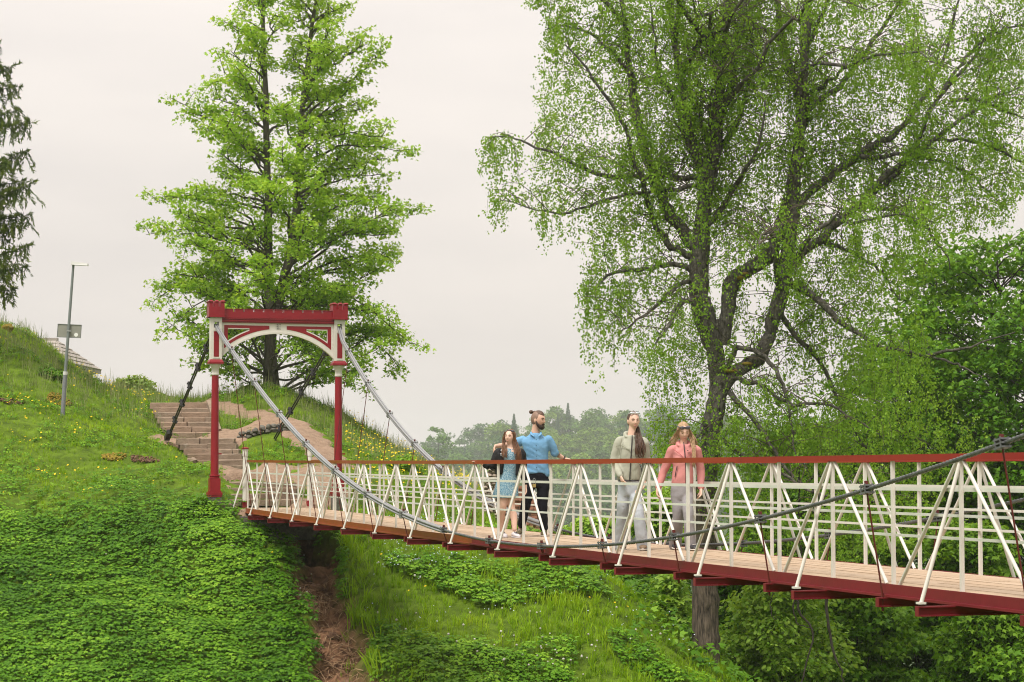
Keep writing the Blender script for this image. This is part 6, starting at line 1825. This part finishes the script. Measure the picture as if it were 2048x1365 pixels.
# ---- girl in the sage hoodie
Y0 = 25.75; ZD = zdeck_at(Y0)
gr = empty('person', base_of(1262, Y0), 'girl walking in sage green zip hoodie and pale jeans, long brown ponytail over her shoulder', 'person', 'people standing on the bridge')
hd = Head(J(1267, 842), math.radians(14), math.radians(7), .90)
b = Fig(); hd.skull(b)
b.limb([J(1263, 876), J(1264, 862), J(1266, 848)], [.052, .044, .046])
sl, sr = J(1238, 884), J(1289, 886)
el, wl_ = J(1227, 924, .02), J(1241, 953, -.17)
er, wr = J(1293, 926, .06), J(1290, 960, -.02)
b.limb([sl, el, wl_], [.042, .036, .024]); hand(b, wl_, J(1249, 972, -.22), (.9, .2, -.1), .92, .5, -1)
b.limb([sr, er, wr], [.042, .036, .024]); hand(b, wr, J(1288, 980, -.04), (-1, -.1, 0), .92, .4, 1)
b.loft([ell_ring(J(1258, 970), .12, .085), ell_ring(J(1260, 935), .10, .085), ell_ring(J(1262, 900), .115, .085), ell_ring(J(1263, 886), .11, .07), ell_ring(J(1264, 874), .06, .055)])
kl, al = J(1244, 1032, .04), J(1240, 1090, .16)
kr, ar = J(1277, 1029, -.17), J(1287, 1093, -.10)
b.limb([J(1247, 976), kl, al], [.066, .048, .036]); b.limb([J(1269, 976), kr, ar], [.066, .048, .036])
b.fuse('body', M['skin'], gr, .0075, 2, dec=.4)
hd.face(gr, M['brow'])
c = Fig()
c.loft([ell_ring(J(1257, 961), .140, .112), ell_ring(J(1257, 950), .142, .116), ell_ring(J(1259, 925), .130, .114), ell_ring(J(1261, 900), .142, .116), ell_ring(J(1262, 889), .142, .098), ell_ring(J(1263, 879), .095, .080), ell_ring(J(1264, 871), .07, .07)], 18)
c.limb([sl + Vector((.03, 0, .02)), sl, el, wl_ + (el - wl_) * .22], [.055, .060, .054, .048]); c.limb([sr + Vector((-.03, 0, .02)), sr, er, wr + (er - wr) * .15], [.055, .060, .053, .046])
c.limb([wl_ + (el - wl_) * .16, wl_ + (el - wl_) * .02], [.040, .036]); c.limb([wr + (er - wr) * .14, wr], [.038, .035])
hood = [J(1253, 874, -.055), J(1249, 868, .03), J(1263, 866, .09), J(1277, 869, .04), J(1275, 876, -.05)]
c.limb(hood, [.014, .030, .040, .030, .014], 10)
hoodie = c.fuse('hoodie', M['sage'], gr, .011, 3, .0028, seed=17)
ribbon('zip', [J(1264.5, 871, -.085), J(1264, 884, -.110), J(1262.5, 905, -.124), J(1261, 930, -.122), J(1259.5, 960, -.118)], .0065, M['zip'], hoodie)
ribbon('seam', [J(1232, 893, -.06), J(1240, 890.5, -.085), J(1248, 894, -.11), J(1260, 901, -.13)], .004, M['seam'], hoodie)
ribbon('seam', [J(1244, 876, -.09), J(1242, 886, -.10), J(1240, 899, -.085), J(1238, 912, -.08)], .004, M['seam'], hoodie)
ribbon('pocket_zip', [J(1279, 929, -.115), J(1283, 938, -.112), J(1283.5, 944, -.11)], .004, M['zip'], hoodie)
ribbon('hem', [J(1236, 961, -.05), J(1246, 961.5, -.10), J(1258, 962, -.118), J(1269, 962, -.10), J(1279, 961, -.05)], .006, M['zip'], hoodie)
c = Fig()
c.loft([ell_ring(J(1258, 956), .125, .098), ell_ring(J(1258, 972), .136, .104), ell_ring(J(1258, 986), .138, .104), ell_ring(J(1258, 992), .13, .096)], 16)
c.limb([J(1248, 984), J(1246, 1010), kl, J(1241, 1075, .13), J(1240, 1094, .16)], [.076, .078, .070, .078, .082]); c.limb([J(1268, 984), J(1272, 1008, -.09), kr, J(1283, 1072, -.14), J(1287, 1097, -.10)], [.076, .078, .068, .076, .082])
c.fuse('jeans', M['jeans'], gr, .010, 3, .0017, seed=19)
h0 = J(1242, 1096, .24); h0.z = ZD; shoe(h0, h0 + Vector((.01, -.25, 0)), gr, M['brown_shoe'], M['sole'])
h0 = J(1288, 1096, -.02); h0.z = ZD; shoe(h0, h0 + Vector((-.03, -.25, .01)), gr, M['brown_shoe'], M['sole'])
mb = MB(); hd.hair_cap(mb, 1.0, .020, .014); hr = mb.build('hair', M['hair_brown'], gr, True)
mb = MB(); lock(mb, [hd.p(.02, -.08, -.02), hd.p(.055, -.05, -.09), J(1276, 872, -.06), J(1280, 890, -.155), J(1280, 905, -.165), J(1279, 917, -.16)], [.05, .06, .085, .125, .135, .07], .06, rng, 15)
mb.build('ponytail', M['hair_brown'], hr, True)
mb = MB()
for sg in (-1, 1): mb.ell(hd.p(.036 * sg, .060, .107), .034 * hd.k, .008, .019 * hd.k, 14, 8, hd.rot())
mb.tube([hd.p(-.075, -.02, .09), hd.p(-.066, .045, .103), hd.p(0, .068, .108), hd.p(.066, .045, .103), hd.p(.075, -.02, .09)], .005, 6); mb.build('sunglasses', M['glass_mirror'], gr, True)

# ---- girl in the pink jacket
Y0 = 25.7; ZD = zdeck_at(Y0)
pk_ = empty('person', base_of(1366, Y0), 'girl walking in pink zip jacket and grey trousers, long blond hair, looking down', 'person', 'people standing on the bridge')
hd = Head(J(1367, 864), math.radians(8), math.radians(20), .90, .04)
b = Fig(); hd.skull(b)
b.limb([J(1367, 896, .04), J(1367, 884, .03), J(1367, 870, .02)], [.052, .044, .046])
sl, sr = J(1343, 902), J(1394, 901)
el, wl_ = J(1328, 942, .06), J(1315, 978, -.02)
er, wr = J(1402, 942, .06), J(1402, 979, -.04)
b.limb([sl, el, wl_], [.042, .036, .024]); hand(b, wl_, J(1314, 998, -.06), (1, -.2, 0), .92, .55, -1)
b.limb([sr, er, wr], [.042, .036, .024]); hand(b, wr, J(1401, 999, -.09), (-1, -.3, 0), .92, .45, 1)
b.loft([ell_ring(J(1364, 978), .105, .08), ell_ring(J(1365, 945), .095, .08), ell_ring(J(1367, 915), .105, .08), ell_ring(J(1368, 904), .10, .068), ell_ring(J(1368, 893), .06, .055)])
kl, al = J(1356, 1036, -.02), J(1350, 1090, .24)
kr, ar = J(1377, 1034, -.17), J(1382, 1094, -.12)
b.limb([J(1355, 982), kl, al], [.060, .046, .036]); b.limb([J(1374, 982), kr, ar], [.060, .046, .036])
b.fuse('body', M['skin'], pk_, .0075, 2, dec=.4)
hd.face(pk_, M['brow_fair'])
c = Fig()
c.loft([ell_ring(J(1365, 969), .132, .108), ell_ring(J(1365, 958), .130, .112), ell_ring(J(1366, 935), .120, .110), ell_ring(J(1367, 915), .132, .112), ell_ring(J(1368, 904), .136, .095), ell_ring(J(1368, 895), .092, .078), ell_ring(J(1368, 889), .068, .066)], 18)
c.limb([sl + Vector((.03, 0, .02)), sl, el, wl_ + (el - wl_) * .10], [.052, .058, .050, .042]); c.limb([sr + Vector((-.03, 0, .02)), sr, er, wr + (er - wr) * .10], [.052, .058, .050, .042])
c.limb([J(1358, 892, -.06), J(1354, 887, .03), J(1368, 884, .09), J(1381, 887, .03), J(1377, 892, -.06)], [.014, .028, .038, .028, .014], 10)
jk = c.fuse('jacket', M['pinkj'], pk_, .011, 3, .0028, seed=23)
ribbon('zip', [J(1367.5, 885, -.075), J(1368.5, 898, -.11), J(1371, 919, -.118), J(1372, 945, -.114), J(1372, 968, -.109)], .006, M['zip'], jk)
ribbon('pocket_zip', [J(1354.5, 932, -.098), J(1352, 943, -.096), J(1350, 954, -.092)], .0055, M['zip'], jk)
ribbon('seam', [J(1345, 898, -.07), J(1353, 903, -.105), J(1364, 912, -.122), J(1368, 918, -.126)], .004, M['seam_pink'], jk)
ribbon('seam', [J(1391, 897, -.07), J(1386, 903, -.10), J(1378, 911, -.12), J(1372, 917, -.126)], .004, M['seam_pink'], jk)
# small dark swoosh-shaped chest mark
sw = [(-3.0, -.6), (-2.6, .9), (-1.5, 1.2), (3.2, -1.5), (-.4, .1), (-1.7, .3), (-2.0, -.7)]
fr_ = [J(1377 + a, 901 + bq, -.122) for a, bq in sw]; bk = [p + Vector((0, .02, 0)) for p in fr_]
mb = MB(); k_ = len(sw); mb.add(fr_ + bk, [tuple(range(k_)), tuple(range(k_, 2 * k_))[::-1]] + [(i, i + k_, (i + 1) % k_ + k_, (i + 1) % k_) for i in range(k_)]); mb.build('chest_logo', M['zip'], jk)
c = Fig()
c.loft([ell_ring(J(1364, 964), .118, .096), ell_ring(J(1364, 978), .134, .104), ell_ring(J(1364, 992), .138, .104), ell_ring(J(1364, 1000), .13, .095)], 16)
c.limb([J(1355, 986), J(1356, 1010, -.02), kl, J(1352, 1075, .16), J(1350, 1093, .24)], [.076, .074, .066, .074, .078]); c.limb([J(1374, 986), J(1375, 1008, -.09), kr, J(1380, 1075, -.15), J(1382, 1097, -.12)], [.076, .072, .062, .068, .072])
c.fuse('trousers', M['grey_pants'], pk_, .010, 3, .0017, seed=29)
h0 = J(1350, 1097, .34); h0.z = ZD + .05; shoe(h0, h0 + Vector((-.01, -.24, -.045)), pk_, M['black_shoe'], M['sole'])
h0 = J(1381, 1096, -.06); h0.z = ZD; shoe(h0, h0 + Vector((.05, -.25, .012)), pk_, M['black_shoe'], M['sole'])
mb = MB(); hd.hair_cap(mb, 1.04, .020, .016); hr = mb.build('hair', M['hair_blond'], pk_, True)
mb = MB()
lock(mb, [hd.p(-.05, .058, .078), hd.p(-.080, .020, .0), J(1352, 876, .02), J(1345, 884, .02), J(1338, 888, .04)], [.03, .05, .07, .07, .03], .04, rng, 11)
lock(mb, [hd.p(.045, .060, .080), hd.p(.082, .010, .0), J(1385, 884, -.04), J(1388, 900, -.11), J(1389, 918, -.135), J(1386, 936, -.13)], [.03, .045, .05, .045, .035, .02], .03, rng, 9)
lock(mb, [hd.p(.03, -.07, .05), hd.p(.085, -.03, -.04), J(1388, 882, .06), J(1393, 892, .08)], [.04, .06, .07, .04], .04, rng, 9)
mb.build('hair_locks', M['hair_blond'], hr, True)
mb = MB()
for sg in (-1, 1): mb.ell(hd.p(.034 * sg, .078, .082), .037 * hd.k, .009, .023 * hd.k, 14, 8, hd.rot())
mb.tube([hd.p(-.080, -.02, .075), hd.p(-.070, .055, .086), hd.p(0, .085, .092), hd.p(.070, .055, .086), hd.p(.080, -.02, .075)], .006, 6); mb.build('sunglasses', M['glass_dark'], pk_, True)
# ------------------------------------------------------------------ ground cover on the banks
R = np.random.RandomState(41)
def cand(n, x0, x1, y0, y1):
    x = R.uniform(x0, x1, n); y = R.uniform(y0, y1, n); z = gz(x, y)
    px_, py_ = pix(x, y, z)
    ok = (px_ > -120) & (px_ < 2170) & (py_ < 1460)
    g, par = gully_mask(x, y); pmk = path_mask(x, y)
    fi = ((x - OX) * EX + (y - OY) * EY) / SP; w = -((x - OX) * NX + (y - OY) * NY)
    under = (np.abs(w + WID / 2) < WID / 2 + .05) & (fi > -.5) & (z > -1.32)
    st = np.zeros(n, bool)
    for (a, b) in (((360, 812, 60.9), (388, 866, 58.3)), ((405, 880, 56.3), (446, 940, 53.6)), ((520, 963, 51.1), (524, 1002, 49.4))):
        A_, B_ = P(*a), P(*b)
        d, q = seg_dist(x, y, [tuple(A_), tuple(B_)]); st |= d < .78
    d, q = seg_dist(x, y, [tuple(P(472, 886, 56.9)), tuple(P(580, 886, 57.4))]); st |= (d < .55)
    ok &= (pmk < .30 + .55 * R.uniform(0, 1, n) ** 2) & ~under & ~st
    return x[ok], y[ok], z[ok], px_[ok], py_[ok], g[ok], par[ok], fi[ok], w[ok]
def slope_n(x, y):
    e = .25; zx = (gz(x + e, y) - gz(x - e, y)) / (2 * e); zy = (gz(x, y + e) - gz(x, y - e)) / (2 * e)
    return unit(np.stack([-zx, -zy, np.ones(len(x))], -1))
def pn(x, y, s, k):
    """cheap smooth patch noise in -1..1"""
    r = np.random.RandomState(k); v = 0
    for f in (1, 1.9, 3.3):
        a, b, c = r.uniform(-1, 1), r.uniform(-1, 1), r.uniform(0, 6.28); n_ = math.hypot(a, b)
        v = v + np.sin((a * x + b * y) / n_ * f * s + c) / f
        a, b, c = r.uniform(-1, 1), r.uniform(-1, 1), r.uniform(0, 6.28); n_ = math.hypot(a, b)
        v = v + np.sin((a * x + b * y) / n_ * f * s + c) / f
    return v / 2.6
def elder_zone(px_, py_, x, y, fi, w):
    edge = np.interp(px_, [-200, 0, 120, 250, 330, 430, 500, 540], [1015, 1020, 1050, 1008, 1030, 1018, 1045, 1060])
    lft = ((w > .0) | (fi > .3)) & (px_ < 690) & (py_ > edge + 40 * pn(x, y, 1.7, 3) + 34 * R.normal(0, 1, len(x)))
    rgt = ((px_ > 690) & (py_ > 1000)) & ((pn(x, y, 1.5, 8) + np.where((px_ > 740) & (px_ < 1150) & (py_ > 1255 + (px_ - 740) * .12), .75, 0) + np.where((px_ > 1040) & (px_ < 1210) & (py_ < 1200), .5, 0)) > .42)
    return lft, rgt
# ground elder on the near-left bank
x, y, z, px_, py_, g, par, fi, w = cand(60000, -12, 6, 40.3, 53)
lft, rgt = elder_zone(px_, py_, x, y, fi, w)
dens = np.where(lft, .84, np.where(rgt & (fi > 0), .62, 0))
k = (R.rand(len(x)) < dens) & ((g < .55) | ((g < .8) & (R.rand(len(x)) < .25)))
x, y, z, g, px_, py_ = x[k], y[k], z[k], g[k], px_[k], py_[k]
n = len(x); nn = slope_n(x, y)
hgt = .10 + .16 * R.uniform(0, 1, n) + .09 * pn(x, y, 2.6, 4) + .05 * pn(x, y, 6, 14)
C = np.stack([x, y, z + np.maximum(hgt, .02)], -1)
D = np.stack([R.normal(0, 1, n), R.normal(0, 1, n) - .3, 0 * x], -1); Nn = unit(nn * .9 + np.array([0, -.1, .9]) + R.normal(0, .22, (n, 3)))
tone = np.clip(.44 + .16 * pn(x, y, 1.1, 5) + .9 * (hgt - .19) + R.normal(0, .14, n) + .12 * (px_ > 690), 0, 1)
me = scatter_mesh('ground_elder', 'elder', C, unit(D - Nn * (D * Nn).sum(-1, keepdims=True)), Nn, R.uniform(.095, .16, n), tone)
tag(put('ground_elder', me, M['leaf_elder']), 'dense green ground elder covering the bank left of the bridge', kind='stuff')
print('elder', n)
# grass over everything else
x, y, z, px_, py_, g, par, fi, w = cand(44000, -18, 7.5, 40, 68)
lft, rgt = elder_zone(px_, py_, x, y, fi, w)
near_r = (px_ > 690) & (py_ > 1040)
keepp = np.where(lft, .05, np.where(near_r, np.where(rgt, .4, .95), .62)) * np.where(g > .3, np.where((R.rand(len(x)) < .16), 1, .0), 1)
k = R.rand(len(x)) < keepp
x, y, z, px_, py_, g = x[k], y[k], z[k], px_[k], py_[k], g[k]
n = len(x); nn = slope_n(x, y)
ln = (.15 + .11 * R.uniform(0, 1, n) + .07 * pn(x, y, 1.6, 9)) * np.where((px_ > 690) & (py_ > 1040), 1.35, .8)
# long grass overhanging the gully edge and the crest against the sky
ln = np.where((g > .03) & (g < .6) & (px_ > 640), ln * 2.0, ln)
D = unit(R.normal(0, 1, (n, 3)) * np.array([1, 1, 0])); Nn = unit(nn * .35 + np.array([0, 0, 1]) + R.normal(0, .18, (n, 3)))
D = unit(D - Nn * (D * Nn).sum(-1, keepdims=True))
tone = np.clip(.44 + .26 * pn(x, y, .9, 6) + .14 * pn(x, y, 3.1, 16) + R.normal(0, .13, n), 0, 1)
h2 = n // 2
for a, b, nm, t in ((0, h2, 'meadow_grass', 'tuft'), (h2, n, 'meadow_grass', 'tuft2')):
    me = scatter_mesh(nm, t, np.stack([x, y, z - .01], -1)[a:b], D[a:b], Nn[a:b], np.maximum(ln[a:b], .06), tone[a:b])
    tag(put(nm, me, M['grass']), 'fine green meadow grass over both banks of the ravine' if a == 0 else 'longer arching grass mixed into both banks of the ravine', kind='stuff')
print('grass tufts', n)
# low leafy weeds between the grass, upper left bank
x, y, z, px_, py_, g, par, fi, w = cand(30000, -18, 4, 47, 66)
pk = pn(x, y, 1.9, 12)
k = (pk > .05) & (R.rand(len(x)) < .8) & (w > -6) & (g < .1)
x, y, z = x[k], y[k], z[k]; n = len(x); nn = slope_n(x, y)
C = np.stack([x, y, z + .04 + .10 * R.uniform(0, 1, n)], -1); D = np.stack([R.normal(0, 1, n), R.normal(0, 1, n), 0 * x], -1); Nn = unit(nn + R.normal(0, .3, (n, 3)))
me = scatter_mesh('low_weeds', 'elder', C, unit(D - Nn * (D * Nn).sum(-1, keepdims=True)), Nn, R.uniform(.06, .11, n), np.clip(R.normal(.5, .2, n), 0, 1))
tag(put('low_weeds', me, M['leaf_elder']), 'patches of low leafy weeds in the grass of the upper bank', kind='stuff')
# tall seeding stems on the crest and in the meadow
x, y, z, px_, py_, g, par, fi, w = cand(26000, -18, 3, 46, 69)
crest = (y > 58) & (z > -.6)
k = (crest & (R.rand(len(x)) < .30)) | ((px_ > 690) & (R.rand(len(x)) < .10) & (py_ < 1100))
x, y, z = x[k], y[k], z[k]; n = len(x)
Nn = unit(np.array([0, 0, 1]) + R.normal(0, .12, (n, 3))); D = unit(np.cross(Nn, R.normal(0, 1, (n, 3))))
me = scatter_mesh('tall_grass_stems', 'stem', np.stack([x, y, z], -1), D, Nn, R.uniform(.22, .62, n), np.clip(R.normal(.45, .25, n), 0, 1))
tag(put('tall_grass_stems', me, M['seed']), 'tall pale seeding grass stems along the crest', kind='stuff')
# trees and bushes already hide the ravine floor; low undergrowth there keeps the ground from showing bare
x = R.uniform(2.5, 16, 2600); y = R.uniform(43, 62, 2600); z = gz(x, y); n = len(x)
C = np.stack([x, y, z + R.uniform(0, .5, n)], -1); D = R.normal(0, 1, (n, 3)) * np.array([1, 1, .2]); Nn = unit(np.array([0, -.2, 1]) + R.normal(0, .4, (n, 3)))
D = unit(D - Nn * (D * Nn).sum(-1, keepdims=True))
me = scatter_mesh('undergrowth', 'elder', C, D, Nn, R.uniform(.2, .36, n), np.clip(R.normal(.4, .2, n), 0, 1))
tag(put('undergrowth', me, M['leaf_bush_dark']), 'dark leafy undergrowth on the ravine floor', kind='stuff')
# buttercups
x, y, z, px_, py_, g, par, fi, w = cand(9000, -17, 3.5, 44, 67)
pk = pn(x, y, 1.3, 21)
pr = np.where((px_ < 470) & (py_ < 1010), .035 + .40 * (pk > .42), np.where((px_ > 690) & (px_ < 960) & (py_ < 1010), .55, np.where((px_ > 1040) & (py_ > 1220), .10 + .2 * (pk > .3), .01)))
k = R.rand(len(x)) < pr
x, y, z = x[k], y[k], z[k]; n = len(x)
Nn = unit(np.array([0, -.45, 1]) + R.normal(0, .25, (n, 3))); D = unit(np.cross(Nn, R.normal(0, 1, (n, 3))))
me = scatter_mesh('buttercups', 'flower', np.stack([x, y, z + R.uniform(.16, .38, n)], -1), D, Nn, R.uniform(.035, .062, n), R.uniform(0, 1, n))
tag(put('buttercups', me, M['yellow']), 'yellow buttercups sprinkled through the grass of the banks', kind='stuff')
# dandelion clocks
pts = []
for (cx_, cy_, sx_, sy_, cnt) in ((1000, 1285, 60, 25, 16), (1090, 1275, 40, 20, 12), (1150, 1320, 50, 25, 14), (880, 1250, 40, 25, 5), (1240, 1290, 60, 30, 10), (960, 1225, 40, 30, 4), (600, 1190, 12, 30, 5), (390, 1100, 60, 30, 4), (430, 1010, 25, 20, 4), (840, 1150, 50, 30, 5)):
    for q in range(cnt): pts.append((cx_ + R.normal(0, sx_), cy_ + R.normal(0, sy_)))
# find where each sight line meets the bank
Yg = np.linspace(40, 56, 320); C = []; stems = Tubes()
for (a, b) in pts:
    q = np.array([tuple(P(a, b, yy)) for yy in Yg]); hz = q[:, 2] - gz(q[:, 0], q[:, 1])
    i = np.argmax(hz < .22) if (hz < .22).any() else None
    if i:
        C.append(q[i]); g0 = gz1(q[i, 0], q[i, 1])
        stems.add([(q[i, 0] + R.normal(0, .03), q[i, 1], g0), tuple(q[i])], [.005, .003], 3)
C = np.array(C); n = len(C)
me = scatter_mesh('dandelion_clocks', 'ball', C, np.tile([0, 1., 0], (n, 1)), np.tile([0, 0, 1.], (n, 1)), R.uniform(.035, .055, n), R.uniform(0, 1, n))
tag(put('dandelion_clocks', me, M['clock']), 'white dandelion clocks standing above the grass under the bridge', kind='stuff')
tag(put('dandelion_stems', stems.mesh('dandelion_stems'), M['seed']), 'pale stems of the dandelion clocks', kind='stuff')
# pale blue forget-me-nots under the deck
x, y, z, px_, py_, g, par, fi, w = cand(7000, -3, 4, 43, 48)
k = ((px_ > 760) & (px_ < 960) & (py_ < 1160) & (R.rand(len(x)) < .25)) | ((px_ > 690) & (R.rand(len(x)) < .02))
x, y, z = x[k], y[k], z[k]; n = len(x)
Nn = unit(np.array([0, -.4, 1]) + R.normal(0, .25, (n, 3))); D = unit(np.cross(Nn, R.normal(0, 1, (n, 3))))
me = scatter_mesh('forget_me_nots', 'flower', np.stack([x, y, z + R.uniform(.2, .35, n)], -1), D, Nn, R.uniform(.02, .035, n), R.uniform(0, 1, n))
tag(put('forget_me_nots', me, M['blue_fl']), 'tiny pale blue flowers in the grass below the deck', kind='stuff')
# dry straw and roots lying in the gully
x, y, z, px_, py_, g, par, fi, w = cand(16000, -6.5, -2.2, 40, 48)
k = (g > .35) & (par > 2.2) & (R.rand(len(x)) < .42 + .5 * (pn(x, y, 3, 31) > .1))
x, y, z = x[k], y[k], z[k]; n = len(x); nn = slope_n(x, y)
D = R.normal(0, 1, (n, 3)) * np.array([.8, 1, .2]) + np.array([0, -.8, -.2]); Nn = unit(nn + R.normal(0, .25, (n, 3))); D = unit(D - Nn * (D * Nn).sum(-1, keepdims=True))
TEMPL['straw'] = (np.array([(-.025, 0, 0), (.025, 0, 0), (.03, .5, .12), (-.02, .5, .12), (.0, 1, 0)], float), np.array([(0, 1, 2), (0, 2, 3), (3, 2, 4)]))
me = scatter_mesh('dry_straw', 'straw', np.stack([x, y, z + R.uniform(0, .05, n)], -1), D, Nn, R.uniform(.12, .4, n), R.uniform(0, 1, n))
tag(put('dry_straw', me, M['straw']), 'dry straw and roots lying in the eroded gully under the bridge', kind='stuff')
rng = random.Random(77)
for q, (px0, py0, Y0, r_, lab) in enumerate(((632, 1150, 45.9, .16, 'upper lump of bare brown earth in the gully'), (668, 1232, 44.2, .14, 'middle lump of bare brown earth in the gully'), (700, 1320, 42.3, .17, 'lowest lump of bare brown earth in the gully'), (612, 1118, 46.5, .12, 'earth ledge just under the dark hollow'))):
    c = P(px0, py0, Y0); c.z = gz1(c.x, c.y)
    tag(rock(rng, c, r_, r_ * .8, r_ * .55, M['earth'], None, 'earth_clod', .25, 11, 8), lab, 'earth clod', 'clods of earth in the gully')
for q, (px0, py0, Y0, rx_, n, mt, lab) in enumerate(((118, 772, 58.4, .34, 260, M['moss'], 'orange moss on bare soil behind the lamp post'), (228, 897, 53.3, .30, 220, M['moss'], 'orange moss patch in the grass between lamp post and portal'), (290, 905, 53.2, .36, 160, M['earth'], 'brown bare patch near the left portal column'), (20, 790, 57, .4, 120, M['earth'], 'brown bare soil on the bank at the left edge'))):
    c = P(px0, py0, Y0); a = R.uniform(0, 6.28, n); rr = np.sqrt(R.uniform(0, 1, n)) * rx_
    x = c.x + rr * np.cos(a); y = c.y + rr * np.sin(a) * .8
    me = scatter_mesh('moss_patch', 'ball', np.stack([x, y, gz(x, y) + R.uniform(.02, .07, n)], -1), np.tile([0, 1., 0], (n, 1)), np.tile([0, .1, 1.], (n, 1)), R.uniform(.03, .075, n), R.uniform(0, 1, n))
    tag(put('moss_patch', me, mt), lab, kind='stuff')
# ------------------------------------------------------------------ misty air
hz_mat = bpy.data.materials.new('haze_air'); hz_mat.use_nodes = True
nt = hz_mat.node_tree; nt.nodes.clear()
out = nt.nodes.new("ShaderNodeOutputMaterial"); pv = nt.nodes.new("ShaderNodeVolumePrincipled")
pv.inputs['Color'].default_value = (0.93, 0.96, 0.97, 1); pv.inputs['Density'].default_value = HAZE_D; pv.inputs['Anisotropy'].default_value = 0.2
nt.links.new(pv.outputs[0], out.inputs['Volume'])
tag(MB().box(-1800, 1800, -200, 1950, -62, 42).build('haze', hz_mat), 'pale humid haze filling the valley', kind='stuff')
